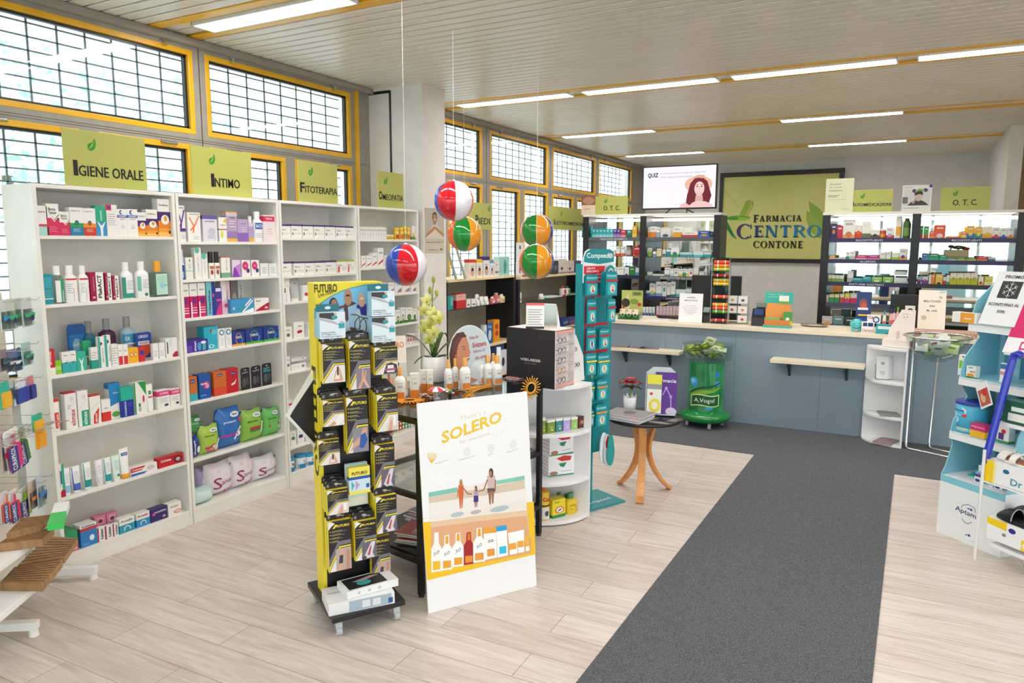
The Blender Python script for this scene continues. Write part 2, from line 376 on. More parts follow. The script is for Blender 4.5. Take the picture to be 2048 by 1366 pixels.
# ================================================================ GREEN DEPARTMENT SIGNS
G1=P('b6b860')
def leaf(q,w,h,u,v,s):
    q.art(w,h,[('p',[(u-.5*s/w,v-.1*s/h),(u-.42*s/w,v+.3*s/h),(u+.1*s/w,v+.55*s/h),(u+.35*s/w,v+1.0*s/h),(u+.48*s/w,v+.5*s/h),(u+.4*s/w,v),(u+.1*s/w,v-.35*s/h),(u-.3*s/w,v-.38*s/h)],'3c8f24'),
                 ('p',[(u-.45*s/w,v-.3*s/h),(u+.05*s/w,v+.1*s/h),(u+.3*s/w,v+.75*s/h),(u-.08*s/w,v+.15*s/h)],'9fc455'),
                 ('e',u-.25*s/w,v+.95*s/h,.06*s/w,.06*s/h,'6fae3a'),('e',u-.5*s/w,v+.75*s/h,.05*s/w,.05*s/h,'6fae3a'),('e',u+.02*s/w,v+1.15*s/h,.05*s/w,.05*s/h,'6fae3a')],y=-.0005)
def sign(w,h,lines,label,loc,rz,lu=.33,lv=.72,ls=.05,tilt=0,back=None):
    """lines: (big letter, rest, u0, v, u1, big height) in fractions; drawn on the board front"""
    q=MB();q.box((-w/2,0,0),(w/2,.006,h),G1)
    leaf(q,w,h,lu,lv,ls)
    for big,rest,u0,v,u1,bh in lines:
        bw=bh*h/w*(.30 if big=='I' else.62)
        if big:q.art(w,h,[('t',big,u0+bw/2,v+bh/2,bw,bh,'0c0c08',0,.03)],y=-.0004)
        else:bw=0
        sh=bh*.7 if big else bh
        for k_ in(-1,0,1):q.art(w,h,[('t',rest,(u0+bw*1.12+u1)/2+k_*.0022,v+sh/2,u1-u0-bw*1.12,sh,'0c0c08',0,.008)],y=-.0005-k_*.0002)
    o=q.obj('department_sign');bev(o,.001,1);put(o,loc,rz);o.rotation_euler=(tilt,0,rz)
    return tag(o,label,'sign','green department signs')
def on_bookcase(px0,px1,ytop,X,lines,label,**k):
    a=onx(px0,ytop,X);b=onx(px1,ytop,X);w=b.y-a.y;h=.3
    return sign(w,h,lines,label,(X,(a.y+b.y)/2,HB),R90,**k)
on_bookcase(123,288,262,-3.93,[('I','GIENE ORALE',.1,.20,.95,.27)],'green sign reading Igiene Orale on top of the nearest white bookcase')
on_bookcase(381,501,300,-3.93,[('I','NTIMO',.3,.20,.78,.27)],'green sign reading Intimo on top of the second white bookcase')
on_bookcase(596,674,325,-3.93,[('F','ITOTERAPIA',.03,.24,.98,.24)],'green sign reading Fitoterapia on top of the third white bookcase',lu=.3)
on_bookcase(755,806,343,-3.93,[('O','MEOPATIA',.03,.22,.98,.24)],'green sign reading Omeopatia on top of the farthest white bookcase',lu=.3)
# the poster on the column
def poster_person(q,w,h,x0=0):
    q.art(w,h,[('r',0,.28,1,1,'b9b2a6'),('r',0,.0,1,.28,'cfc5b3'),
        ('p',[(.02,.30),(.1,.42),(.3,.56),(.42,.62),(.6,.62),(.75,.55),(.98,.40),(.98,.30)],'d9cfc0'),
        ('p',[(.0,.32),(.12,.38),(.45,.50),(.5,.54),(.42,.58),(.06,.42)],'bb8468'),('p',[(1,.35),(.9,.38),(.58,.5),(.52,.54),(.6,.58),(.97,.43)],'bb8468'),
        ('e',.5,.56,.1,.035,'c28b70'),('e',.5,.8,.13,.115,'3d2b22'),('e',.5,.78,.105,.09,'c08a6c'),('r',.45,.64,.56,.71,'b47e62'),
        ('e',.46,.8,.012,.008,'2b1d18'),('e',.545,.8,.012,.008,'2b1d18'),('e',.5,.745,.04,.012,'f0e6e0'),
        ('t','Siamo sempre qui per voi',.5,.235,.86,.03,'2a2623'),('t','FARMACIA',.36,.07,.4,.022,'8d8678'),('r',.80,.05,.84,.1,'4a463f'),('r',.77,.065,.87,.085,'4a463f')])
a=onx(849,415,-3.85);b=onx(888,505,-3.85)
q=MB();wq=b.y-a.y;hq=a.z-b.z;q.box((-wq/2,0,0),(wq/2,.003,hq),P('d2c8b7'));poster_person(q,wq,hq)
o=q.obj('wall_poster');put(o,(-3.846,(a.y+b.y)/2,b.z),R90);tag(o,'paper poster of a person making a heart with both hands, on the column','poster')
# ================================================================ BLACK SHELVING UNITS BY THE FAR WINDOWS
def open_unit(name,label,y0,y1,zs,xf,glass=(),group=None,dep=.36):
    w=y1-y0;e=thing(name,label,'shelving',(xf-dep/2,(y0+y1)/2,0),0,group)
    for s in(-1,1):
        q=MB();q.box((-dep/2,s*w/2-(.05 if s>0 else 0),0),(dep/2,s*w/2+(.05 if s<0 else 0),zs[0]-.025 if s<0 else zs[0]),M_black);bev(q.obj('side_panel',e))
    q=MB();q.box((-dep/2-.012,-w/2,0),(-dep/2,w/2,zs[0]-.025),P('a59d90'));q.obj('back_panel',e)
    for i,z in enumerate(zs):
        q=MB()
        if z in glass:q.box((-dep/2,-w/2+.05,z-.008),(dep/2-.01,w/2-.05,z),clearm('bcd0cc'));q.obj('glass_shelf',e)
        else:q.box((-dep/2,-w/2+.05,z-.025),(dep/2+.01,w/2-.05,z),M_birch);bev(q.obj('shelf',e))
    return e
XU=-3.88
open_unit('black_shelving','black shelving unit with pale wood shelves beside the white column',5.72,7.12,[1.405,1.115,.70,.35],XU,(1.115,),'black shelving units under the far windows')
open_unit('black_shelving','black shelving unit with pale wood shelves under the Elettromedicali sign',7.17,9.3,[1.375,1.085,.70,.35],XU,(1.085,),'black shelving units under the far windows')
# ================================================================ COUNTER
YC=7.24;ZT=.955
M_blue=noisy('m_counter_blue','8596a4','8a9ba9',3,.5)
e=thing('counter','long grey blue shop counter with pale wood top in front of the shelves','counter',(.3,YC+.3,0))
q=MB();q.box((-3.2,-.3,0),(3.2,.28,ZT-.034),M_blue)
for x in(-2.2,-1.5,-.72,.05,.82,1.6):q.box((x-.3,-.3015,0),(x-.297,-.2995,ZT-.06),P('5f7688'))
bev(q.obj('counter_front',e),.002)
q=MB();q.box((-3.22,-.33,ZT-.034),(3.22,.3,ZT),M_oak);q.box((-1.62-.3,-.3305,ZT-.034),(-1.617-.3,.3,ZT+.0004),P('cdb994'));bev(q.obj('counter_top',e),.003)
# rear work surface behind the counter
q=MB();q.box((-3.3,9.15,0),(1.4,9.5,.74),M_black);o=q.obj('rear_cabinet');tag(o,'low black cabinet under the mirror-backed shelves behind the counter','cabinet')
for x0,x1,lab in((-2.76,-2.0,'small pale wood wall shelf on the left half of the counter front'),(-1.14,-.345,'small pale wood wall shelf beside the white corner shelf, on the counter front')):
    e=thing('counter_shelf',lab,'shelf',((x0+x1)/2,YC-.0025,.655),0,'bag shelves on the counter front')
    w=(x1-x0)/2;q=MB();q.box((-w,-.19,0),(w,0,.032),M_oak);bev(q.obj('shelf_board',e))
    for s in(-1,1):
        x=s*w*.62;q=MB();q.add([(x-.012,-.0,0),(x+.012,0,0),(x+.012,-.13,0),(x-.012,-.13,0),(x-.012,0,-.14),(x+.012,0,-.14),(x-.006,-.012,-.14),(x+.006,-.012,-.14)],
              [(0,1,2,3),(0,4,5,1),(3,2,7,6),(0,3,6,4),(1,5,7,2),(4,6,7,5)],P('35414c'));q.obj('bracket',e)
# ================================================================ MIRROR-BACKED SHELVES BEHIND THE COUNTER
YS=9.75;YM=10.1
M_mirror=mat('e8ecec',.02,1);M_purple=P('34305c');M_gst=P('5c6066')
def yz(x,y):p=ony(x,y,YS);return p.x,p.z
LZ=[ony(1740,v,YS).z for v in(477,519.5,565.5,608)]        # right unit, shelf tops
LL=[ony(1350,v,YS).z for v in(475,513.5,553,594)]
posts={'L':[ony(v,500,YS).x for v in(1172,1286,1433)],'R':[ony(v,500,YS).x for v in(1650,1829,2040)]}
ztop=ony(1740,429,YS).z;ztopL=ony(1350,431,YS).z
def strip(q,txt,x0,x1,z,m,h=.045,col='d8d4e4'):
    q.box((x0,YS-.012,z-h),(x1,YS,z+.004),m)
    q.T=Matrix.Translation((0,YS-.012,0));q.art(1,1,[('t',txt,.5+(x0+x1)/2,z-h*.48,len(txt)*.022,.024,col)],y=0);q.T=Matrix()
for side,zs,zt in(('L',LL,ztopL),('R',LZ,ztop)):
    px=posts[side];lab={'L':'black framed mirror-backed shelf unit behind the counter, left of the logo','R':'black framed mirror-backed shelf unit behind the counter, right of the logo'}[side]
    e=thing('mirror_shelving',lab,'shelving',(0,0,0),0,'mirror-backed shelf units behind the counter')
    for i,x in enumerate(px):
        q=MB();q.box((x-.045,YS-.02,0),(x+.045,YM,zt),M_black);bev(q.obj('post',e),.003)
    q=MB();q.box((px[0]-.045,YS-.02,zt),(px[-1]+.045,YM,zt+.03),M_shelf);q.obj('top_board',e)
    for i in range(2):
        q=MB();q.box((px[i]+.045,YM-.012,.74),(px[i+1]-.045,YM-.006,zt),M_mirror);q.obj('mirror',e)
        q=MB();q.box((px[i]+.045,YM-.1,zt-.06),(px[i+1]-.045,YM-.05,zt-.03),mat('fff4e4',4,kind='emit'));q.obj('light_strip',e)
        for k,z in enumerate(zs):
            q=MB();q.box((px[i]+.045,YS,z-.006),(px[i+1]-.045,YM-.012,z),clearm('c4d6d2'));q.obj('glass_shelf',e)
    texts={('R',0,0):('RICOSTITUENTI',M_purple),('R',1,0):('RICOSTITUENTI',M_purple),('R',0,1):('ALLERGIA',M_purple),('R',1,1):('   ',M_purple),('R',0,2):('DISTURBI GASTRICI',M_purple),('R',1,2):(' ',P('35353f')),
             ('R',0,3):(' ',P('55506e')),('L',0,0):('MEDICINE SISTEMICO',M_gst),('L',1,0):(' ',M_gst),('L',0,2):(' ',P('2d2d4a')),('L',1,2):('PRODOTTI PER GLI OCCHI',M_gst),('L',1,3):('LAVAGGI NASALI',M_purple)}
    for(sd,i,k),(t,m)in texts.items():
        if sd!=side:continue
        q=MB()
        if t.strip():strip(q,t,px[i]+.045,px[i+1]-.045,zs[k],m)
        else:q.box((px[i]+.045,YS-.012,zs[k]-.045),(px[i+1]-.045,YS,zs[k]+.004),m)
        q.obj('shelf_label_strip',e)
# ================================================================ LOGO PANEL ON THE BACK WALL (own serif letters)
def serif(q,ch,x,z,w,h,m,y=0,st=.2,th=.095):
    """capital letter built from stems, thin strokes and serifs; returns nothing"""
    S_=st*h;T_=th*h;s=.055*h;e=.11*h
    def R(a,b,c,d):q.add([(x+a,y,z+b),(x+c,y,z+b),(x+c,y,z+d),(x+a,y,z+d)],[(0,1,2,3)],m(x+a))
    def Q(*p):
        g=[(x+a,y,z+b)for a,b in p];ar=sum(g[i][0]*g[(i+1)%len(g)][2]-g[(i+1)%len(g)][0]*g[i][2]for i in range(len(g)))
        if ar<0:g.reverse()
        q.add(g,[tuple(range(len(g)))],m(g[0][0]))
    def stem(a):R(a,0,a+S_,h);R(a-e,0,a+S_+e,s);R(a-e,h-s,a+S_+e,h)
    def arc(cx,cz,rx,rz,a0,a1,t0=1.0,n=20):
        for i in range(n):
            p=[]
            for j in(i,i+1):
                t=math.radians(a0+(a1-a0)*j/n);k=abs(math.cos(t));tw=T_*.75+(S_-T_*.75)*k
                p.append(((cx+rx*math.cos(t),cz+rz*math.sin(t)),(cx+(rx-tw)*math.cos(t),cz+(rz-tw*.7)*math.sin(t))))
            Q(p[0][0],p[1][0],p[1][1],p[0][1])
    if ch=='I':stem((w-S_)/2)
    elif ch in 'FE':
        stem(e);R(e+S_,h-T_,w,h);Q((w-T_*.8,h-T_),(w,h-T_),(w,h-T_*2.6));R(e+S_,h*.5-T_*.4,w*.8,h*.5+T_*.4);R(w*.8-T_*.6,h*.5-T_*1.4,w*.8,h*.5+T_*1.4)
        if ch=='E':R(e+S_,0,w,T_);Q((w-T_*.8,T_),(w,T_),(w+T_*.3,T_*3))
    elif ch=='T':R((w-S_)/2,0,(w+S_)/2,h);R((w-S_)/2-e,0,(w+S_)/2+e,s);R(0,h-T_,w,h);Q((0,h),(T_,h-T_),(-T_*.2,h-T_*2.8));Q((w,h),(w-T_,h-T_),(w+T_*.2,h-T_*2.8))
    elif ch=='A':
        Q((w*.5-S_*.55,h),(w*.5+S_*.35,h),(w-e*.4,0),(w-e*.4-S_*1.1,0));Q((w*.5-S_*.45,h),(w*.5-S_*.2,h*.86),(e+T_,0),(e*.9,0));R(w*.27,h*.3,w*.74,h*.3+T_*.9)
        R(0,0,e*2+T_,s);R(w-S_-e*1.8,0,w+e*.3,s)
    elif ch=='M':
        R(e,0,e+T_*1.1,h);R(w-e-S_,0,w-e,h);Q((e,h),(e+S_*1.1,h),(w*.52,h*.1),(w*.45,0));Q((w-e-S_,h),(w-e-S_*.2,h),(w*.5,0),(w*.44,h*.02));R(0,0,e*2+T_,s);R(w-2*e-S_,0,w,s);R(0,h-s,e+S_,h);R(w-e-S_,h-s,w,h)
    elif ch=='N':
        R(e,0,e+T_*1.1,h);R(w-e-T_*1.1,0,w-e,h);Q((e*.6,h),(e+S_*1.1,h),(w-e,0),(w-e-S_*.9,0));R(0,0,e*2+T_,s);R(w-2*e-T_,h-s,w,h);R(0,h-s,e*2,h)
    elif ch=='R':
        stem(e);arc(e+S_+w*.18,h*.74,w*.42,h*.26,-90,90,n=14);R(e+S_,h-T_,e+S_+w*.2,h);R(e+S_,h*.48,e+S_+w*.2,h*.48+T_);Q((w*.42,h*.5),(w*.42+S_*1.1,h*.5),(w+e*.8,0),(w-S_*.6,0))
    elif ch=='C':arc(w*.53,h*.5,w*.55,h*.52,52,308,n=26);R(w*.9,h*.68,w*.9+T_*.6,h*.98);R(w*.9,h*.04,w*.9+T_*.6,h*.26)
    elif ch=='O':arc(w*.5,h*.5,w*.52,h*.52,0,360,n=32)
pa=ony(1441,342,YB-.06);pb=ony(1690,333,YB-.06);pc=ony(1448,524,YB-.06)
lx0,lx1=pa.x,pb.x;lz1=2.965;lz0=pc.z
e=thing('logo_panel','square black framed green logo panel on the back wall behind the counter','sign',((lx0+lx1)/2,YB,lz0))
lw=(lx1-lx0);lh=lz1-lz0;t=.075
q=MB()
for a,b in(((-lw/2,-.07,0),(lw/2,0,t*.9)),((-lw/2,-.07,lh-t),(lw/2,0,lh)),((-lw/2,-.07,t*.9),(-lw/2+t*.8,0,lh-t)),((lw/2-t,-.07,t*.9),(lw/2,0,lh-t))):q.box(a,b,mat('2b2220',.4))
bev(q.obj('frame',e),.003)
q=MB();M_lg=noisy('m_logo_green','d4d077','e4e094',1.1,.5,lo=.3,hi=.75);q.box((-lw/2+.05,-.045,t*.8),(lw/2-.06,-.01,lh-t*.9),M_lg)
iw,ih=lw,lh
def U(px,py):p=ony(px,py,YB-.06);return((p.x-lx0)/lw,(p.z-lz0)/lh)
q.art(iw,ih,[('p',[U(1617,402),U(1638,416),U(1651,432),U(1650,470),U(1630,452),U(1620,425)],'8fb23c'),('p',[U(1613,420),U(1635,440),U(1647,462),U(1640,478),U(1622,465),U(1612,440)],'9dba46'),
               ('p',[U(1478,432),U(1492,402),U(1499,400),U(1505,405),U(1490,433)],'a3ba38'),('e',*U(1502,407),.018,.02,'b3c548'),
               ('l',[U(1505,402),U(1506,410),U(1494,432)],.012,'8e9a35'),
               ('e',*U(1476,436),.105,.028,'6fae2e'),('e',*U(1479,438),.085,.018,'9ccb45'),('e',*U(1464,437),.055,.018,'4e9a33'),
               ('p',[U(1450,440),U(1456,446),U(1466,466),U(1473,479),U(1463,472),U(1452,456)],'1f7a45'),
               ('l',[U(1448,380),U(1478,415)],.006,'a9b04a'),('l',[U(1450,490),U(1470,470)],.006,'a9b04a')],y=-.046)
def word(txt,px0,px1,pyt,pyb,colf,y=-.049,st=.2):
    a=ony(px0,pyb,YB-.06);b=ony(px1,pyt,YB-.06);h=b.z-a.z;wid={'I':.35,'F':.62,'E':.6,'T':.68,'A':.8,'M':1.0,'N':.85,'R':.78,'C':.8,'O':.86}
    hs=[h*(1.28 if i==0 and txt!='CONTONE' else 1)for i in range(len(txt))]
    tot=sum(wid[c]*hs[i]+.16*h for i,c in enumerate(txt))-.16*h;k=(b.x-a.x)/tot;x=a.x-e.location.x;z0=a.z-lz0
    for i,c in enumerate(txt):
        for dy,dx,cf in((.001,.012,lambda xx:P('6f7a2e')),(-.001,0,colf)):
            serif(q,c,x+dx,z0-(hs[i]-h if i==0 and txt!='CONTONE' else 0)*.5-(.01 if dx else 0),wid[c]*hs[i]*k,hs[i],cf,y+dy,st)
        x+=(wid[c]*hs[i]+.16*h)*k
dk=lambda xx:P('2a1f14')
word('FARMACIA',1506,1603,430,443,dk);word('CONTONE',1506,1605,482,495.5,dk)
x0c=ony(1473,460,YB).x-e.location.x;x1c=ony(1640,460,YB).x-e.location.x
cols=['4a2f7c','3c3f8e','2e5ba3','2272b4','1c7fbe','1c86c2','1f8cc0','2390c4']
word('CENTRO',1473,1642,450,474,lambda xx:P(cols[max(0,min(7,int((xx-x0c)/(x1c-x0c)*8)))]),st=.235)
q.obj('panel_face',e)
# ================================================================ TELEVISION
YT=9.95
a=ony(1287,334,YT);b=ony(1436,327,YT);zb=ony(1435,417,YT).z;zt_=ony(1436,327,YT).z;tw=b.x-a.x;th=zt_-zb
e=thing('television','flat television showing a smiling person in a hat, standing on the shelf unit','television',((a.x+b.x)/2,YT,ztopL+.036))
z0=zb-ztopL-.036
q=MB();q.box((-tw/2,-.02,z0),(tw/2,.035,z0+th),P('141416'));bev(q.obj('housing',e),.004)
def em(h,s=1.0):return mat(h,s*.72,kind='emit')
q=MB();sw,sh=tw-.03,th-.035;q.box((-sw/2,-.022,z0+.02),(sw/2,-.0195,z0+.02+sh),em('f6f2fb',1.0))
q.art(sw,sh,[('t','QUIZ',.135,.80,.15,.125,em('0b1030'),0,.04),('t','La dermocosmesi e la regola dei cinque sensi',.55,.84,.62,.05,em('a8a2b0'),0,.01),('t','chi ha creato la crema solare?',.46,.755,.44,.05,em('a8a2b0'),0,.01),
    ('e',.77,.55,.19,.20,em('f1bfa8',.95)),('p',[(.60,.0),(.62,.3),(.66,.58),(.72,.70),(.82,.72),(.89,.62),(.92,.45),(.95,.28),(.92,.1),(.9,0)],em('80303a',.8)),('p',[(.68,.72),(.76,.78),(.84,.77),(.88,.68),(.8,.7)],em('edb79c',.9)),
    ('p',[(.62,0),(.7,.12),(.76,.16),(.87,.14),(.96,.07),(.98,0)],em('f6ccc8',.95)),('p',[(.73,.15),(.74,.3),(.83,.3),(.84,.15)],em('eab5ae',.9)),('e',.785,.45,.068,.17,em('f7cfc8',1.0)),
    ('p',[(.715,.5),(.73,.62),(.78,.66),(.74,.7),(.7,.6)],em('9c2b3e',.8)),('p',[(.855,.5),(.85,.62),(.79,.66),(.84,.7),(.875,.58)],em('9c2b3e',.8)),
    ('e',.755,.50,.014,.012,em('3a1520',.6)),('e',.815,.50,.014,.012,em('3a1520',.6)),('l',[(.738,.54),(.77,.545)],.006,em('6e2a30',.6)),('l',[(.80,.545),(.832,.54)],.006,em('6e2a30',.6)),('l',[(.787,.49),(.782,.42),(.795,.415)],.004,em('d99a92',.9)),
    ('e',.785,.35,.03,.022,em('c8364a',.9)),('e',.785,.353,.024,.012,em('ffffff',1.05)),('p',[(.52,.0),(.54,.08),(.6,.12),(.66,.05),(.68,0)],em('f2c4be',.95))],y=-.022,z=z0+.02)
q.obj('screen',e)
for s in(-1,1):
    q=MB();q.tube([(s*.1,0,z0+.01),(s*.12,0,.05),(s*.14,-.09,.004)],.008,M_black,6);q.tube([(s*.1,0,z0+.01),(s*.12,0,.05),(s*.2,.06,.004)],.008,M_black,6);q.obj('stand_leg',e)
# signs and posters above the rear units
def back_sign(px0,px1,pyt,Y,zb_,lines,label,**k):
    a=ony(px0,pyt,Y);b=ony(px1,pyt,Y);return sign(b.x-a.x,(a.z+b.z)/2-zb_,lines,label,((a.x+b.x)/2,Y,zb_),0,**k)
back_sign(1703,1787,379,YS+.02,ztop+.03,[('A','UTOMEDICAZIONI',.03,.26,.97,.2)],'green sign reading Automedicazioni above the right mirror-backed shelves',lu=.28,lv=.68)
back_sign(1883,1982,374,YS+.02,ztop+.03,[('','O. T. C.',.26,.22,.76,.25)],'green sign reading O. T. C. above the right end of the rear shelves',lu=.3,lv=.70)
back_sign(1191,1256,392,YS+.02,ztopL+.03,[('','O. T. C.',.26,.22,.76,.25)],'green sign reading O. T. C. left of the television',lu=.32,lv=.70)
XS=-3.86
def wall_sign(px0,px1,pyt,pyb,X,lines,label,**k):
    a=onx(px0,pyt,X);b=onx(px1,pyt,X);c=onx(px1,pyb,X);return sign(b.y-a.y,a.z-c.z,lines,label,(X,(a.y+b.y)/2,c.z),R90,**k)
wall_sign(1097,1177,411,462,-4.43,[('E','LETTROMEDICALI',.12,.22,.9,.22)],'green sign reading Elettromedicali at the far windows',lu=.3,lv=.68,ls=.06)
wall_sign(925,984,402,460,-4.43,[('P','IEDI',.42,.2,.92,.34),('','A',.1,.65,.25,.2)],'green sign ending in Piedi, partly behind the beach balls',lu=.9,lv=.78,ls=.06)
for nm,x0,x1,yt,Yp,zb_,lab,art in(
    ('poster',1653,1709,358,YS+.01,ztop+.03,'pale green paper notice standing left of the Automedicazioni sign',[('r',0,0,1,1,'dfe0bd'),('t','Analisi',.33,.84,.4,.06,'9a9a86'),('t','di prima',.35,.74,.45,.06,'9a9a86'),('t','intenzione',.36,.65,.48,.055,'9a9a86'),('l',[(.1,.50),(.5,.50)],.006,'6c6c60'),('l',[(.1,.46),(.42,.46)],.006,'6c6c60'),('l',[(.1,.38),(.75,.38)],.003,'9a9a86'),('t','farmacia',.75,.1,.25,.03,'9a9a86')]),
    ('poster',1806,1865,371,YS+.0,ztop+.03,'poster of a person holding the head in both hands, above the rear shelves',[('r',0,0,1,1,'e4e3e0'),('r',.05,.22,.95,.86,'cfd0cf'),('p',[(.2,.22),(.3,.34),(.45,.42),(.65,.42),(.8,.34),(.92,.22)],'3b3b40'),('e',.56,.56,.14,.18,'c9b3a8'),('p',[(.42,.6),(.42,.72),(.5,.78),(.64,.78),(.7,.7),(.7,.6),(.6,.66)],'2b2624'),('p',[(.34,.3),(.44,.5),(.5,.52),(.42,.3)],'b8a196'),('e',.4,.78,.07,.07,'41406e'),('e',.78,.8,.08,.07,'41406e'),('l',[(.45,.74),(.58,.84),(.75,.76)],.02,'8fae4a'),('e',.95,.95,.06,.06,'3c3b8a'),('r',.02,.3,.2,.55,'6b6c6e'),('l',[(.06,.12),(.6,.12)],.006,'8a8a8a'),('t','mal di testa',.2,.93,.3,.04,'6c6c6c')]),
    ('poster',1163,1192,391,YS+.03,ztopL+.03,'brown and pink poster half behind the O. T. C. sign near the television',[('r',0,0,1,1,'e9d3be'),('r',0,.5,1,1,'8d5b44'),('e',.5,.72,.4,.2,'b98770'),('l',[(.2,.3),(.6,.3)],.01,'b79c88')])):
    a=ony(x0,yt,Yp);b=ony(x1,yt,Yp);w_=b.x-a.x;h_=a.z-zb_
    q=MB();q.box((-w_/2,0,0),(w_/2,.004,h_),P('e6e4dc'));q.art(w_,h_,art);o=q.obj(nm);put(o,((a.x+b.x)/2,Yp,zb_),0);tag(o,lab,'poster')
# ================================================================ FREE-STANDING FURNITURE
def onpl(x,y,P0,n):
    d=ray(x,y);return CAM+d*((Vector(P0)-CAM).dot(n)/d.dot(n))
class Frame:
    """upright plane frame: origin o, angle rz of the local x axis; local y points away from the viewer"""
    def __init__(s,o,rz):s.o=Vector(o);s.rz=rz;s.u=Vector((math.cos(rz),math.sin(rz),0));s.n=Vector((-math.sin(rz),math.cos(rz),0))
    def at(s,px,py,ly=0):                      # local (x, z) of the pixel on the plane local y = ly
        p=onpl(px,py,s.o+s.n*ly,s.n)-s.o;return p.dot(s.u),p.z
    def w(s,x,y=0,z=0):q=s.o+s.u*x+s.n*y;return Vector((q.x,q.y,s.o.z+z))
def caster(e,x,y,z0=0,name='caster'):
    q=MB();q.cyl((x-.012,y,.022),(x+.012,y,.022),.022,.022,mat('b9bcc0',.3),14);q.box((x-.015,y-.01,.034),(x+.015,y+.01,z0+.062),mat('c8c9cb',.25));q.box((x-.015,y-.006,.014),(x-.0125,y+.006,.05),M_chrome);q.box((x+.0125,y-.006,.014),(x+.015,y+.006,.05),M_chrome);q.cyl((x,y,.06),(x,y,.075),.016,.016,M_chrome,10);q.obj(name,e)
# ---------------- yellow hanging display
FU=Frame(onz(665,1238,.1).xy.to_3d(),math.radians(59.5))
e=thing('display_stand','tall yellow and black display stand on casters, hung with brace cartons','display stand',FU.o,FU.rz)
Y1=P('f5df2d');q=MB();q.box((0,0,.075),(.345,.41,.1),M_black);bev(q.obj('base_board',e))
q=MB();q.box((.03,.223,.1),(.346,.335,1.572),Y1);q.box((.031,.221,1.25),(.345,.2235,1.571),Y1)
q.box((.045,.2205,.1),(.335,.2225,1.29),M_black)
def fu(zx,zy):return FU.at(590+zx/5.69,540+zy/5.69,.22)
def fuv(zx,zy):a=fu(zx,zy);return((a[0]-.03)/.316,a[1]/1.572)
pic=[fuv(*p)for p in((218,455),(300,375),(400,305),(520,245),(640,205),(800,170),(968,155),(968,500),(830,760),(218,760))]
q.art(.316,1.572,[('p',pic,'7cc4ea'),('p',[fuv(*p)for p in((218,560),(400,470),(600,440),(968,470),(968,760),(218,760))],'cfe4ef'),
    ('l',pic[:7],.004,'3f97a5'),
    ('t','FUTURO',*fuv(350,208),.33,.024,'3a3208',0,.03),('t','Live More',*fuv(352,262),.22,.014,'3a3208',.012,.0),('l',[fuv(262,288),fuv(425,268)],.0012,'3a3208'),
    # the three people on the header picture
    ('p',[fuv(*p)for p in((380,455),(400,430),(450,425),(560,400),(560,425),(480,450),(470,470),(380,470))],'7b2f35'),('e',*fuv(437,395),.065,.021,'3a2420'),('e',*fuv(446,395),.045,.016,'b47c60'),
    ('p',[fuv(*p)for p in((555,410),(580,370),(640,350),(700,380),(705,430),(690,520),(700,660),(640,690),(600,560),(590,600),(560,560))],'a8cde6'),('p',[fuv(*p)for p in((555,400),(575,370),(640,350),(700,380),(660,400),(600,420),(610,560),(590,590),(560,540))],'5a2f38'),
    ('e',*fuv(603,312),.06,.024,'b98566'),('p',[fuv(*p)for p in((572,300),(585,278),(615,278),(628,300))],'2e211c'),
    ('p',[fuv(*p)for p in((700,400),(760,375),(812,390),(816,520),(750,510),(735,440),(700,430))],'3a2f8e'),('e',*fuv(757,342),.055,.021,'d8a98c'),('p',[fuv(*p)for p in((732,335),(745,312),(770,312),(782,335))],'e9e2d6'),
    ('p',[fuv(*p)for p in((620,650),(700,660),(690,705),(640,705))],'6b4438'),('l',[fuv(635,505),fuv(700,510),fuv(730,530)],.004,'22303a'),('l',[fuv(725,530),(fuv(745,650)),fuv(690,690)],.003,'33505a'),
    ('l',[(fuv(745,640)[0]+.09*math.cos(i*.5236),fuv(745,640)[1]+.028*math.sin(i*.5236))for i in range(13)],.004,'2f4a54'),
    ('l',[(fuv(800,650)[0]+.09*math.cos(i*.5236),fuv(800,650)[1]+.028*math.sin(i*.5236))for i in range(13)],.004,'2f4a54'),
    ('r',*fuv(575,800),*fuv(845,705),'2a2626')],y=.2205,x=.188)
q.T=Matrix.Translation((.03,.279,.62))@Matrix.Rotation(-R90,4,'Z');q.art(.11,.62,[('t','FUTURO',.5,.5,.84,.62,'3a3208',-90,.03)],y=0);q.T=Matrix()
q.obj('display_panel',e)
for x,y in((.035,.03),(.31,.03),(.035,.38),(.31,.38)):caster(e,x,y)
FUT_E=e
# pouch-shaped leaflet plate sticking out behind, left of the stand
q=MB();a=[(0,0),(-.10,.17),(-.02,.36),(0,.36)];q.prism([(0,-.12),(-.13,.05),(0,.25)],0,.004,P('f0f0f0'));q.prism([(.0,-.10),(-.11,.045),(-.095,.07),(0,.2)],-.002,0,M_black)
o=q.obj('side_card');o.parent=e;o.location=(.03,.30,.92)
# ---------------- beach poster leaning on the table
A=onz(857,1228);B=onz(1073,1172);T1=onz(826,808,1.0)
ang=math.atan2(B.y-A.y,B.x-A.x);bw=.6;dsh=(T1-A);back=math.sqrt(max(0,dsh.xy.length_squared-((T1-A).dot(Vector((math.cos(ang),math.sin(ang),0))))**2));tl=math.atan2(.11,1.0);bh=math.hypot(1.0,.11)
uu=Vector((math.cos(ang),math.sin(ang),0));nb=Vector((-math.sin(ang),math.cos(ang),0));up=(Vector((0,0,1))*math.cos(tl)+nb*math.sin(tl));nn=uu.cross(up)
def sv(X,Y):
    d=ray(800+X/2.732,760+Y/2.732);p=CAM+d*((A-CAM).dot(nn)/d.dot(nn))-A;return(p.dot(uu)/bw,p.dot(up)/bh)
def svw(X,Y):return sv((X/4.019+780-800)*2.732,(Y/4.019+860-760)*2.732)
q=MB();q.box((0,0,0),(bw,.008,bh),P('f3f2f4'))
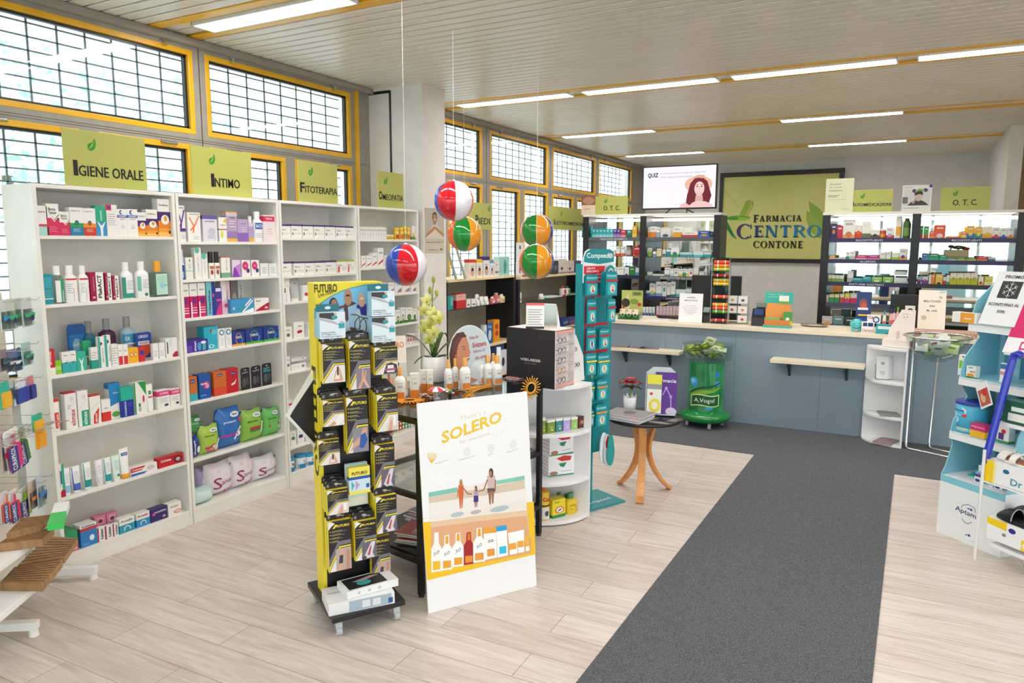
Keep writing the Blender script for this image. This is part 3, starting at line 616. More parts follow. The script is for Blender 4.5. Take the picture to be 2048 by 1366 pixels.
ART=[('t',"There's a",*sv(400,193),.24,.024,'e3d3b8',.02,0),('t','SOLERO',*sv(395,257),.55,.058,'f0c430',.07,.035),('t','for everyone',*sv(410,319),.28,.02,'d5c8b8',.025,0)]
cO=sv(525,240)
for i in range(14):a_=-1.9+i*.33;ART.append(('l',[(cO[0]+.082*math.cos(a_),cO[1]+.049*math.sin(a_)),(cO[0]+.1*math.cos(a_),cO[1]+.06*math.sin(a_))],.002,'d8d2c6'))
for i in range(5):ART.append(('l',[sv(172,455),sv(155+i*10,425),sv(152+i*11,400)],.004,'eebf3a'))
for X,Y,w_ in((228,448,.11),(362,428,.15),(492,408,.05),(612,388,.12)):ART+=[('t','fragrance',*sv(X,Y),w_,.007,'8c8c90',.01,0)]+([('e',*sv(X+5,Y-35),.035,.022,'e9e8ea')]if X>230 else[])
ART+=[('p',[svw(310,505),svw(1080,368),svw(1085,475),svw(1095,650),svw(330,745),svw(318,620)],'eee6de'),
    ('p',[svw(310,505),svw(540,462),svw(540,500),svw(312,545)],'7fc3b6'),('p',[svw(855,408),svw(1080,368),svw(1081,402),svw(856,440)],'86c9b4'),
    ('p',[svw(312,540),svw(545,498),svw(760,470),svw(1081,400),svw(1084,475),svw(860,510),svw(700,545),svw(480,570),svw(318,612)],'d9c6b0'),
    ('p',[svw(316,590),svw(520,560),svw(820,520),svw(1084,472),svw(1090,560),svw(700,640),svw(325,690)],'f0e9e4'),
    ('p',[svw(325,745),svw(700,690),svw(1095,648),svw(1130,1000),svw(700,1080),svw(330,1140)],'e5ac82'),('p',[svw(325,742),svw(700,690),svw(1093,650),svw(1093,690),svw(700,735),svw(330,785)],'e8c8a6'),
    ('e',*svw(540,680),.06,.012,'b9c3c6'),('e',*svw(880,635),.09,.014,'b5c3c6'),('e',*svw(690,660),.05,.01,'bfb6b0')]
def pers(cx,top,bot,wd,body,legc,hairc,split=.5):
    h=bot-top;r=wd/2;P_=lambda a,b:svw(cx+a*r,top+b*h)
    return[('p',[P_(-.9,.18),P_(-.6,.15),P_(.5,.13),P_(.9,.17),P_(.8,split),P_(-.75,split+.02)],body),('p',[P_(-.75,split),P_(.75,split-.02),P_(.5,.97),P_(.2,.98),P_(.05,split+.1),P_(-.1,1.0),P_(-.4,1.0)],legc),('e',*P_(0,.075),.022*wd/75,.022*h/260,hairc),('e',*P_(-.15,.10),.014*wd/75,.014*h/260,'b5765a')]
ART+=pers(570,410,635,48,'d9622f','d96a35','c98a52',.55)+[('l',[svw(548,470),svw(542,540)],.006,'c07a52'),('l',[svw(590,470),svw(625,515),svw(658,515)],.006,'a86444')]
ART+=pers(690,460,625,40,'b19bb0','8f5a48','3a2420',.45)+[('p',[svw(672,530),svw(708,528),svw(710,578),svw(670,580)],'3e2a78'),('l',[svw(708,495),svw(752,485)],.005,'a86444')]
ART+=pers(812,325,600,70,'cfb5ae','9c6a50','3a2a24',.55)+[('p',[svw(780,470),svw(846,468),svw(846,500),svw(815,490),svw(783,508)],'5c5258'),('l',[svw(782,400),svw(752,485)],.007,'a06a50'),('l',[svw(846,400),svw(844,480)],.007,'a06a50')]
ART+=[('p',[svw(262,745),svw(325,738),svw(332,1130),svw(700,1075),svw(1130,990),svw(1096,585),svw(1155,577),svw(1168,1000),svw(700,1110),svw(298,1210)],'f6c51f')]
def bt(x0,x1,y0,y1,body,cap,lab,sh=0,capy=.25,txt=None):
    h=y1-y0;m=(x0+x1)/2;w=x1-x0;o=[('p',[svw(x0,y1+6),svw(x0-2,y0+h*.42),svw(m-w*.25,y0+h*.28),svw(m-w*.22,y0),svw(m+w*.2,y0-6),svw(m+w*.25,y0+h*.26),svw(x1+2,y0+h*.4),svw(x1,y1-6)],body),
        ('p',[svw(m-w*.14,y0+h*capy),svw(m-w*.12,y0+6),svw(m+w*.12,y0+2),svw(m+w*.16,y0+h*(capy-.02))],cap),('p',[svw(x0+w*.14,y1-10),svw(x0+w*.14,y1-h*.26),svw(x1-w*.12,y1-h*.28),svw(x1-w*.12,y1-20)],lab)]
    if txt:o.append(('t',txt,*svw(m,y0+h*.52),.05,.016,'5a5a60',.01,0))
    return o
ART+=bt(332,412,828,1140,'f8f5f2','f8f5f2','f3bd2f',txt='50')+bt(412,500,850,1125,'fbfafa','f0a830','efa532',txt='50')+bt(502,590,830,1098,'fbfafa','f0a830','efa532',txt='30')+bt(592,672,825,1080,'a81e24','dc7a28','e8942c')+bt(668,762,790,1062,'fbfafa','efa532','e89a3c',txt='50')
ART+=[('p',[svw(762,1045),svw(748,790),svw(850,785),svw(858,1025)],'faf8f6'),('p',[svw(750,835),svw(748,790),svw(850,783),svw(852,825)],'efa63a'),('p',[svw(780,1020),svw(778,960),svw(838,952),svw(840,1008)],'e89a3c'),('t','50',*svw(808,893),.05,.014,'5a5a60'),
        ('p',[svw(862,1025),svw(850,775),svw(935,765),svw(945,1008)],'fbfbfc'),('p',[svw(852,818),svw(850,775),svw(935,765),svw(938,805)],'2ea0d8'),('p',[svw(878,998),svw(876,940),svw(932,930),svw(934,990)],'35c0e6'),
        ('p',[svw(962,1005),svw(945,828),svw(1015,815),svw(1022,992)],'fbfafa'),('p',[svw(958,965),svw(955,915),svw(1012,905),svw(1014,955)],'efa93a'),('p',[svw(1028,990),svw(1010,815),svw(1075,800),svw(1078,980)],'fbfafa'),('p',[svw(1024,945),svw(1020,895),svw(1072,888),svw(1074,938)],'efa93a'),
        ('p',[svw(1088,975),svw(1080,850),svw(1112,840),svw(1120,970)],'f3b64c'),('p',[svw(1088,975),svw(1087,940),svw(1116,932),svw(1120,970)],'fbf6ee'),('p',[svw(1126,972),svw(1120,860),svw(1140,855),svw(1144,968)],'f3b64c')]
q.art(bw,bh,ART,x=bw/2,eps=.00025)
o=q.obj('leaning_poster_board');put(o,A+Vector((0,0,.001)));o.rotation_euler=(-tl,0,ang);tag(o,'white beach picture board leaning against the black table','poster')
# ---------------- black table behind it
L1=onz(843,1193);L2=onz(1078,1070);TA=math.atan2(L2.y-L1.y,L2.x-L1.x);TBZ=.92
TF=Frame(L1,TA)
e=thing('display_table','black metal table with glass top carrying sun lotions and an orchid','table',L1,TA);q=None;tw,td=.99,.52
for x in(0,tw):
    for y in(0,td):q=MB();q.box((x-.014,y-.014,.012),(x+.014,y+.014,TBZ-.012),M_black);q.cyl((x,y,0),(x,y,.014),.016,.012,M_black,10);bev(q.obj('leg',e))
q=MB();q.box((-.035,-.03,TBZ-.012),(tw+.02,td+.03,TBZ),mat('131416',.08));bev(q.obj('glass_top',e),.003)
for z in(TBZ-.04,.50,.17):
    q=MB()
    for a,b in(((0,-.012,z),(tw,.012,z+.026)),((0,td-.012,z),(tw,td+.012,z+.026)),((-.012,0,z),(.012,td,z+.026)),((tw-.012,0,z),(tw+.012,td,z+.026))):q.box(a,b,M_black)
    q.obj('rail',e)
q=MB();q.box((.01,.01,.196),(tw-.01,td-.01,.203),mat('1a1a1c',.25));q.obj('lower_shelf',e)
q=MB();q.box((.01,.01,.526),(tw-.01,td-.01,.532),clearm('dfe6e4'));q.obj('glass_shelf',e)
# ---------------- white quarter-round shelf units
def quarter(name,label,c,R_,zs,ex=1,flip=False,door=None):
    e=thing(name,label,'shelf',(c[0],c[1],0));Rx,Ry=R_
    M_=mat('f2f1f3',.35)
    def arc(r=1.0,n=14):return[(0,0)]+[((-1 if flip else 1)*Rx*r*math.cos(t),-Ry*r*math.sin(t))for t in[R90*i/n for i in range(n+1)]]
    for z in zs:
        q=MB();pts=arc();
        if not flip:pts=pts[::-1]
        q.slab(pts,z-.022,z,M_);bev(q.obj('shelf',e),.0015,1)
    h=zs[0]-.022
    q=MB();q.box((0,-.016,0),(Rx,0,h),M_)if not flip else q.box((-Rx,-.012,0),(0,0,h),M_);q.obj('side_panel',e)
    q=MB();q.box((0,-Ry,0),(.016,-.016,h),M_)if not flip else q.box((-.016,-Ry,0),(0,-.012,h),M_);q.obj('side_panel',e)
    return e
quarter('corner_shelf','white quarter-round shelf unit between the black table and the teal blister stand',(-2.12,4.21),(.375,.355),[.885,.588,.278,.03])
quarter('corner_shelf','white quarter-round shelf unit standing against the counter',(-.012,7.225),(.33,.25),[.865,.57,.265,.022],flip=True)
# ---------------- teal blister stand
CO=Frame(Vector((-1.785,4.27,0)),math.radians(64.2))
TEAL=P('13909a')
e=thing('blister_stand','tall teal stand hung with plaster blister packs beside the round side table','display stand',CO.o,CO.rz)
q=MB();q.box((0,0,0),(.342,.29,.012),TEAL)
q.T=Matrix.Translation((.17,.10,.0125))@Matrix.Rotation(-R90,4,'X');q.art(.34,.09,[('t','compeed',.5,.5,.7,.55,'d7eef0',0,.01)],z=-.05);q.T=Matrix()
bev(q.obj('base_plate',e))
x0,_=CO.at(1163,700,.1);x1,_=CO.at(1222,700,.1);xm=(x0+x1)/2
xp,_=CO.at(1179,960,.1);zp=CO.at(1200,902,.1)[1];q=MB();q.box((xp-.03,.1,.012),(xp+.025,.16,.6),TEAL);q.obj('post',e)
q=MB();q.box((x0,.1,zp),(x1,.17,1.62),TEAL)
for i,(z0_,z1_,c)in enumerate(((1.10,1.56,'c8202f'),(.92,1.10,'b9202f'),(.87,.92,'e7b93a'),(.5,.87,'17929c'))):
    q.box((x0+.02,.0985,z0_),(x0+.03,.1,z1_),P(c));q.box((x0+.088,.0985,z0_),(x0+.1,.1,z1_),P(c))
for z_ in(1.42,1.23,1.05):q.box((x0+.02,.098,z_-.012),(x1-.03,.1,z_+.006),P('c8202f' if z_>1 else 'e2b53a'))
q.obj('display_panel',e)
q=MB();hh=[(x0-.0,0),(x0,.16),(x0+.015,.2),(x0+.04,.215),(x1-.03,.215),(x1-.005,.2),(x1,.16),(x1,0)]
q.prism([(a,b+1.5)for a,b in hh],.09,.1,P('ece9ea'));hw=x1-x0
q.art(hw,.215,[('p',[(0,.62),(0,.78),(.08,.93),(.22,1),(.83,1),(.97,.93),(1,.8),(1,.62),(.85,.60),(.5,.55)],'0f8b95'),('t','Compeed',.45,.79,.72,.2,'f4fbfb',0,.03),('e',.88,.80,.08,.08,'c9cfd0'),
    ('p',[(0,.26),(.66,.26),(.7,.5),(0,.5)],'cf2230'),('t','CEROTTI',.22,.43,.28,.06,'f6e6e6'),('t','SPECIFICI',.28,.34,.4,.06,'f6e6e6'),('p',[(.22,.06),(.62,.06),(.6,.24),(.2,.24)],'d8313a'),('t','UN SOLLIEVO',.41,.15,.3,.06,'f6e6e6')],y=.09,z=1.5,x=xm)
q.obj('header_card',e)
q=MB();ec=(x1-.045,1.585);q.prism([(ec[0]+.04*math.cos(i*.3927),ec[1]-.035+.062*math.sin(i*.3927))for i in range(16)],.07,.078,TEAL);q.art(.072,.124,[('e',.5,.5,.36,.34,'e8e4e0'),('e',.5,.5,.28,.27,'0f8b95'),('e',.5,.48,.15,.2,'d05a48'),('e',.5,.52,.09,.12,'ecd2c4')],y=.07,z=ec[1]-.097,x=ec[0]);q.obj('header_disc',e)
CO_X0,CO_X1,CO_E=x0,x1,e
# ---------------- round side table with bent wood legs
RC=Vector((-1.60,4.81,0));e=thing('side_table','round black side table on bentwood legs carrying magazines','table',RC)
q=MB();q.lathe([(0,.535),(.26,.535),(.268,.54),(.27,.55),(.266,.56),(0,.56)],mat('1d1a20',.22),40,caps=False);q.obj('table_top',e)
M_bent=woodm('m_bentwood','d98b45','eda863',.3,(6,6,1))
for an in(math.atan2(-.173,.047),math.atan2(.108,-.203),math.atan2(.196,.157)):
    pr=[]
    for i in range(15):
        t=i/14;z=.535*t;r=.045+.19*max(0,(1-t/.62))**1.9+.075*max(0,(t-.62)/.38)**1.8;pr.append((r,z))
    q=MB();ca,sa=math.cos(an),math.sin(an);vs=[];hw=.026;th=.011
    for i,(r,z)in enumerate(pr):
        j,k=max(0,i-1),min(14,i+1);dr,dz=pr[k][0]-pr[j][0],pr[k][1]-pr[j][1];l=math.hypot(dr,dz);nr,nz=dz/l*th,-dr/l*th
        for s1,s2 in((1,1),(1,-1),(-1,-1),(-1,1)):
            rr=r+nr*s2;zz=z+nz*s2+(.008 if i==0 else 0);vs.append((rr*ca-s1*hw*sa,rr*sa+s1*hw*ca,max(0,zz)))
    fs=[(i*4+k,i*4+(k+1)%4,i*4+4+(k+1)%4,i*4+4+k)for i in range(14)for k in range(4)]+[(0,3,2,1),(56,57,58,59)]
    q.add(vs,fs,M_bent);bev(q.obj('leg',e),.003)
# ---------------- green sweet bin with a clear bowl
VC=Vector((-1.705,6.98,0));e=thing('display_bin','round green display bin on casters with a clear bowl on top','display bin',VC)
M_gr=mat('12843a',.15,coat=.6);q=MB();q.lathe([(.0,.06),(.2,.06),(.24,.085),(.245,.115),(.235,.135),(.19,.15),(.172,.165),(0,.165)],M_gr,36,caps=False);q.obj('base',e)
def bin_mat():
    m=noisy('m_bin_print','0f6e2c','3fae4c',5,.12,lo=.3,hi=.7);b=m.node_tree.nodes['Principled BSDF'];b.inputs['Coat Weight'].default_value=.8;b.inputs['Coat Roughness'].default_value=.05
    cr=[n for n in m.node_tree.nodes if n.type=='VALTORGB'][0].color_ramp;el=cr.elements.new(.52);el.color=lin('1d8f55');return m
q=MB();q.lathe([(.17,.16),(.17,.635)],bin_mat(),40,caps=False)
def cylwarp(r,c=(0,0),a0=0):
    def f(p):
        t=p[0]/r+a0;rr=r-p[1];return(c[0]+rr*math.sin(t),c[1]-rr*math.cos(t),p[2])
    return f
vw=cylwarp(.1705,a0=.15)
def oval(cu,cv,ru,rv,c):return[('e',cu,cv,ru,rv,c)]
def vs_(u0,u1,lo,hi,c,n=12):return[('p',[(a,lo(a)),(b,lo(b)),(b,hi(b)),(a,hi(a))],c)for a,b in[(u0+(u1-u0)*i/n,u0+(u1-u0)*(i+1)/n)for i in range(n)]]
def ve_(cu,cv,ru,rv,c):f=lambda s:(lambda u:cv+s*rv*math.sqrt(max(0,1-((u-cu)/ru)**2)));return vs_(cu-ru,cu+ru,f(-1),f(1),c,8)
wv=lambda k,d:(lambda u:k+.02*math.sin((u-.2)*9)+(u-.5)*d)
q.art(.4,.47,ve_(.22,.62,.13,.10,'3f9fe0')+ve_(.20,.64,.08,.05,'8fd0f2')+ve_(.80,.78,.08,.06,'2f86c8')+ve_(.82,.60,.08,.05,'4aa8e4')+ve_(.62,.10,.1,.04,'35a0d0')+vs_(.12,.88,wv(.50,.28),wv(.53,.28),'1c3a16')+vs_(.15,.9,wv(.38,.3),wv(.46,.22),'7fb836')+
    vs_(.15,.87,wv(.13,.04),wv(.37,.04),'c9e49a')+vs_(.18,.84,wv(.155,.04),wv(.345,.04),'0b5c2a')+[('t','A.Vogel',.5,.245,.48,.11,'f4f7ee',0,.005)],y=0,z=.16,warp=vw)
q.obj('printed_drum',e)
M_cl=clearm('eef6f2',.04)
q=MB();q.lathe([(.0,.64),(.19,.64),(.222,.655),(.235,.68),(.238,.78),(.246,.80)],M_cl,40,caps=False);q.lathe([(.0,.645),(.187,.645),(.218,.66),(.231,.683),(.233,.78),(.24,.80)],M_cl,40,caps=False);q.obj('clear_bowl',e)
for i in range(4):a_=.5+i*R90;caster(e,.17*math.cos(a_),.17*math.sin(a_))
# ---------------- glass bowl on a chrome loop stand
e=thing('bowl_stand','glass bowl on a chrome tube stand beside the white corner shelf','bowl stand',(.19,6.93,0));zr=1.0
q=MB();p=[(-.17,.10,.99),(-.17,.10,.05),(-.165,.085,.018),(-.15,.06,.011),(.12,-.06,.011),(.32,-.14,.011)];q.tube(p,.011,M_chrome,8);q.obj('tube_leg',e)
q=MB();p=[(.02,.20,.80),(.005,.20,.06),(.01,.185,.02),(.03,.16,.011),(.24,.06,.011),(.34,-.02,.011)];q.tube(p,.011,M_chrome,8);q.obj('tube_leg',e)
q=MB();q.tube([(.25*math.cos(2*math.pi*i/32),.25*math.sin(2*math.pi*i/32),zr)for i in range(32)],.008,M_chrome,6,closed=True);q.obj('rim',e)
M_cg=clearm('dfeae6',.02);q=MB();q.lathe([(0,zr-.21),(.07,zr-.205),(.15,zr-.165),(.21,zr-.09),(.24,zr)],M_cg,36,caps=False);q.obj('glass_bowl',e)
# ---------------- pale blue cardboard floor display
AP=Frame(Vector((.213,5.035,0)),math.atan2(-.269,.303));M_ab=P('8fd0e2');M_ab2=P('a9dcea');M_wh=P('f1f3f5')
e=thing('floor_display','pale blue cardboard floor display with white shelf edges and curved sides','display stand',AP.o,AP.rz);w0=.41;d0=.40
q=MB();q.box((0,0,0),(w0,d0,.365),M_wh);q.box((0,-.0006,.325),(w0,0,.365),P('86cbdc'))
def au(x,y):a=AP.at(x,y,0);return a[0]/w0,a[1]/.365
def bu(X,Y):return au(1840+X/3.415,740+Y/3.415)
q.art(w0,.365,[('t','Aptamil',*bu(322,980),.38,.105,'24306e',-.03,.02),('l',[bu(285,940),bu(290,925),bu(330,918),bu(375,945),bu(378,975)],.003,'2b3a4c'),('l',[bu(285,1010),bu(300,1035),bu(325,1050),bu(355,1040)],.003,'2b3a4c'),
    ('e',*bu(350,955),.022,.02,'2b5ca8'),('e',*bu(333,948),.014,.013,'2b5ca8'),('e',*bu(321,943),.008,.008,'5a9ad0'),('e',*bu(336,1130),.022,.02,'1f4a98'),('e',*bu(318,1125),.013,.013,'2b5ca8'),('l',[bu(340,1165),bu(400,1185)],.0015,'9aa6ac')],x=w0/2)
q.obj('base_box',e)
SH=[(.63,.04,.045),(.96,.08,.045),(1.285,.12,.045)]
def side(x,s):
    # curved side wall, profile in (y, z)
    pts=[]
    zs_=[.365,.42,.55,.63,.70,.84,.93,1.0,1.08,1.2,1.30,1.42,1.52]
    fr=[.0,.03,.07,.045,.06,.16,.09,.09,.11,.22,.13,.17,.30]
    prof=list(zip(fr,zs_));q=MB();n=len(prof)
    vs=[]
    for xx in(x,x+.006):
        for y,z in prof:vs.append((xx,y,z))
        for y,z in prof:vs.append((xx,d0,z))
    m=M_ab
    fs=[]
    for i in range(n-1):fs+=[(i,i+1,n+i+1,n+i),(2*n+i,3*n+i,3*n+i+1,2*n+i+1),(i,2*n+i,2*n+i+1,i+1)]
    fs.append((n-1,3*n-1,4*n-1,2*n-1));q.add(vs,fs,m);q.obj('side_wall',e)
side(0,0);side(w0-.006,1)
q=MB();q.box((.006,d0-.006,.365),(w0-.006,d0,1.52),M_ab2)
for x in(.07,.17,.28):q.box((x,d0-.05,.365),(x+.004,d0-.006,1.5),P('7fbfd2'))
q.obj('back_wall',e)
for z,y,t in SH:q=MB();q.box((0,y,z-t),(w0,y+.006,z+.002),M_wh);q.box((0,y,z-.006),(w0,d0-.006,z),M_ab2);bev(q.obj('shelf_tray',e),.001,1)
# ---------------- sandal stand at the right edge
SC=Frame(Vector((.416,4.695,0)),math.atan2(-.664,.748))
e=thing('sandal_stand','white sandal stand with a thick blue tube, at the right edge of the picture','display stand',SC.o,SC.rz)
def sc(x,y,ly=0):return SC.at(x,y,ly)
q=MB();za=sc(1976,905)[1];q.tube([(0,-.032,.0),(0,-.032,za+.02)],.0085,mat('ecebec',.3),8);q.obj('front_leg',e)
q=MB();q.tube([(.66,0,.0),(.66,0,1.2)],.0085,mat('ecebec',.3),8);q.obj('front_leg',e)
q=MB();a1=sc(1973,925);a2=sc(1999,712);q.tube([(a1[0],-.012,a1[1]),(a2[0]-.0,.10,a2[1]-.03),(a2[0]+.004,.105,a2[1]),(a2[0]+.025,.108,a2[1]+.012),(a2[0]+.045,.11,a2[1]+.0)],.020,mat('1b2fb4',.25,coat=.5),14)
q.obj('blue_tube',e)
SCZ=[]
for(x_,y_,ly,nm)in((1992,842,.08,'shelf'),(1978,1085,-.0,'shelf'),(2008,702,.14,'shelf')):
    xa,zz=sc(x_,y_,ly);q=MB();q.box((xa,ly,zz-.02),(.64,ly+.22,zz),mat('f0eff0',.3));bev(q.obj(nm,e));SCZ.append((xa,zz,ly))
SCS=SCZ
# ---------------- toothbrush gondola at the left edge
GF1=onz(195,1157);GN=Vector((.83,.56,0)).normalized();GO=GF1-GN*.36
GD=Frame(GO,math.atan2(GN.x,-GN.y));GD.n=-GN
GD=Frame(GO,math.atan2(.83,-.56))
e=thing('pegboard_stand','white pegboard stand with wire hooks of toothbrushes, at the left edge','display stand',GD.o,GD.rz)
M_pg=noisy('m_pegboard','dad3c4','e4ddcf',5,.5);M_wf=mat('f0efee',.3)
for x in(0,-.56,-1.12):
    q=MB();q.box((x-.02,-.36,.03),(x+.02,.3,.068),M_wf);q.cyl((x,-.34,0),(x,-.34,.032),.022,.018,M_wf,12);q.cyl((x,.27,0),(x,.27,.032),.022,.018,M_wf,12);bev(q.obj('foot_bar',e),.003)
zt_=1.50;q=MB();q.box((-1.12,-.0,.1),(.02,.03,zt_),M_pg)
for i in range(38):
    for j in range(22):
        if.5<.55+i*.026<1.45:q.box((-.56+j*.026,-.0006,.55+i*.026),(-.56+j*.026+.006,0,.55+i*.026+.006),P('f2eee6'))
q.obj('pegboard',e)
q=MB();q.box((-.60,.0+.03,zt_-.02),(-.05,.04,zt_+.14),P('f4f4f4'));q.obj('top_card',e)
# ================================================================ PRODUCTS
ORD=['first','second','third','fourth','fifth','sixth','seventh','eighth','ninth','tenth','eleventh','twelfth','thirteenth','fourteenth','fifteenth','sixteenth','seventeenth','eighteenth','nineteenth','twentieth']+['%dth'%i for i in range(21,60)]
def Bd(v0,v1,c):return('r',0,v0,1,v1,c)
def Rc(u0,v0,u1,v1,c):return('r',u0,v0,u1,v1,c)
def Tx(s,u,v,w,h,c='33333a',rot=0,b=.02):return('t',s,u,v,w,h,c,rot,b)
def El(u,v,ru,rv,c):return('e',u,v,ru,rv,c)
def Pg(c,*p):return('p',p,c)
def Ln(n,v0,v1,u0=.15,u1=.85,c='b0b0b4',th=.07):      # grey lines of small print
    return[('r',u0,v0+(v1-v0)*i/n,u1-(.12 if i%2 else 0),v0+(v1-v0)*(i+th*4)/n,c)for i in range(n)]
_pc={}
def wrapbands(q,w,h,d,art):
    rest=[];k=0
    for it in art:
        if it[0]=='r' and it[1]==0 and it[3]==1 and it[2]!=it[4]and not rest:
            k+=1;e=.00025*k;v0,v1=it[2],it[4];c=P(it[5])if isinstance(it[5],str)else it[5]
            z0=v0*h+(0 if v0>0 else.0003);z1=v1*h+(e if v1>=1 else 0);q.box((-w/2-e,-e,z0),(w/2+e,d+e,z1),c)
        else:rest.append(it)
    return rest,k
def mk_carton(w,h,d,col,art):
    q=MB();q.box((-w/2,0,0),(w/2,d,h),P(col));r,k=wrapbands(q,w,h,d,art);q.art(w,h,r,y=-.0003*k);return q
def sect(w,d,n=20,p=3.2):
    o=[]
    for i in range(n):
        t=2*math.pi*i/n;c,s_=math.cos(t),math.sin(t)
        o.append((math.copysign(abs(c)**(2/p),c)*w/2,math.copysign(abs(s_)**(2/p),s_)*d/2))
    return o
def loft(q,levels,m,y0,n=20,p=3.2,caps=True):
    """levels: (width, depth, z); rounded section, centre at y0"""
    vs=[]
    for w,d,z in levels:vs+=[(a,y0+b,z)for a,b in sect(w,d,n,p)]
    q.add(vs,[(j*n+i,j*n+(i+1)%n,(j+1)*n+(i+1)%n,(j+1)*n+i)for j in range(len(levels)-1)for i in range(n)],m,True)
    if caps:q.add(vs[:n],[tuple(reversed(range(n)))],m);q.add(vs[-n:],[tuple(range(n))],m)
def mk_bottle(w,h,d,col,art,cap,cf=.2,cw=.5,m=None,shoulder=.12,p=2.6):
    q=MB();m=m or P(col);hb=h*(1-cf)
    loft(q,[(w*.94,d*.94,0),(w,d,.004),(w,d,hb*(1-shoulder*1.6)),(w*.93,d*.93,hb*(1-shoulder*.8)),(w*(cw+.05),d*min(1,(cw+.05))*1.0,hb*.985),(w*cw*.95,min(d,w)*cw*.95,hb)],m,d/2,p=p)
    dd=d
    def warp(pt):
        x=pt[0];t=min(1,abs(x)/(w/2));yy=dd/2-dd/2*max(0,1-t**p)**(1/p);return(x,yy+pt[1]-.0006,pt[2])
    # print follows the rounded front: strips
    art2=[]
    for it in art:
        if it[0]=='r':
            u0,v0,u1,v1,c=it[1:6];n=8
            for i in range(n):art2.append(('r',u0+(u1-u0)*i/n,v0,u0+(u1-u0)*(i+1)/n,v1,c,1))
        else:art2.append(it)
    q.art(w,hb,art2,warp=warp,eps=.00012 if len(art2)>20 else.0002)
    c=MB();loft(c,[(w*cw,min(d,w)*cw,hb-.002),(w*cw,min(d,w)*cw,h-.003),(w*cw*.92,min(d,w)*cw*.92,h)],P(cap),d/2,p=2.2);return q,c
def mk_tube(w,h,d,col,art,cap):
    q=MB();hc=h*.12;loft(q,[(w*.80,w*.8,hc),(w*.86,w*.78,hc+.004),(w*.93,w*.5,h*.55),(w,.010,h*.9),(w,.003,h*.93),(w,.003,h)],P(col),w*.4,p=2.2)
    def warp(pt):t=min(1,max(0,(pt[2]/h-.12)/.85));hw=w*.4*(1-t)**.9;x=pt[0];k=min(1,abs(x)/(w*.44));return(x,w*.4-hw*math.sqrt(max(0,1-k*k))-.0022+pt[1]-(0),pt[2])
    a2=[]
    for it in art:
        if it[0]=='r':
            u0,v0,u1,v1,c=it[1:6]
            for i in range(5):
                for j in range(3):a2.append(('r',u0+(u1-u0)*i/5,v0+(v1-v0)*j/3,u0+(u1-u0)*(i+1)/5,v0+(v1-v0)*(j+1)/3,c))
        else:a2.append(it)
    q.art(w*.88,h,a2,warp=warp,eps=.00006)
    c=MB();c.cyl((0,w*.4,0),(0,w*.4,hc),w*.37,w*.41,P(cap),14);return q,c
def mk_pack(w,h,d,col,art):      # soft plastic pack
    q=MB();n=7;vs=[];idx={}
    def bul(a):return math.sin(math.pi*max(0,min(1,a)))**.22
    for side in(0,1):
        for j in range(n+1):
            for i in range(n+1):
                u,v=i/n,j/n;b=bul(u)*bul(v);y=d/2-(d/2)*b if side==0 else d/2+d/2*b
                idx[side,i,j]=len(vs);vs.append(((u-.5)*w*1.0,y,v*h+(.004*math.sin(u*9)if j==n else 0)))
    fs=[]
    for j in range(n):
        for i in range(n):
            fs.append((idx[0,i,j],idx[0,i+1,j],idx[0,i+1,j+1],idx[0,i,j+1]));fs.append((idx[1,i,j],idx[1,i,j+1],idx[1,i+1,j+1],idx[1,i+1,j]))
    q.add(vs,fs,mat(col,.3),True)
    def warp(pt):u=pt[0]/w+.5;v=pt[2]/h;return(pt[0],d/2-d/2*bul(u)*bul(v)-.003+pt[1]*1.0,pt[2])
    a2=[]
    for it in art:
        if it[0]=='r':
            u0,v0,u1,v1,c=it[1:6]
            for i in range(6):
                for j in range(4):a2.append(('r',u0+(u1-u0)*i/6,v0+(v1-v0)*j/4,u0+(u1-u0)*(i+1)/6,v0+(v1-v0)*(j+1)/4,c))
        else:a2.append(it)
    q.art(w,h,a2,warp=warp,eps=.00006);return q
def mk_flat(w,h,d,col,art):      # card blister with euro hole
    q=MB();q.prism([(-w/2,.0),(w/2,0),(w/2,h*.93),(w/2-w*.12,h),(-w/2+w*.12,h),(-w/2,h*.93)],0,.002,P(col));q.art(w,h,art);return q
CAT={'c':('carton','carton'),'b':('bottle','bottle'),'t':('tube','tube'),'p':('packet','packet'),'f':('blister_card','blister pack'),'j':('tub','tub'),'y':('lying_box','box')}
def product(kind,w,h,d,col,art,opt,loc,rz,label,group=None,name=None,cat=None):
    loc=Vector(loc)+Vector((0,0,.0006));key=(kind,round(w,3),round(h,3),round(d,3),col,repr(art),repr(sorted(opt.items()))if opt else '')
    nm,ct=CAT[kind];nm=name or nm;ct=cat or ct
    if key in _pc:src=_pc[key];o=dup(src,loc,rz,label,group);o.name=nm;o['category']=ct;return o
    if kind in 'cy':o=mk_carton(w,h,d,col,art).obj(nm)
    elif kind=='p':o=mk_pack(w,h,d,col,art).obj(nm)
    elif kind=='f':o=mk_flat(w,h,d,col,art).obj(nm)
    else:
        if kind=='b':q,c=mk_bottle(w,h,d,col,art,opt.get('cap','f2f2f0'),opt.get('cf',.2),opt.get('cw',.5),clearm(opt['clear'],.05)if 'clear' in opt else None,opt.get('sh',.12),opt.get('p',2.6))
        elif kind=='t':q,c=mk_tube(w,h,d,col,art,opt.get('cap','f2f2f0'))
        else:q,c=mk_bottle(w,h,d,col,art,opt.get('cap','f2f2f0'),opt.get('cf',.18),opt.get('cw',1.02),None,.01,2)
        o=bpy.data.objects.new(nm,None);o.empty_display_size=.02;C.objects.link(o);q.obj('body',o);c.obj('cap',o)
    put(o,loc,rz);tag(o,label,ct,group);_pc[key]=o;return o
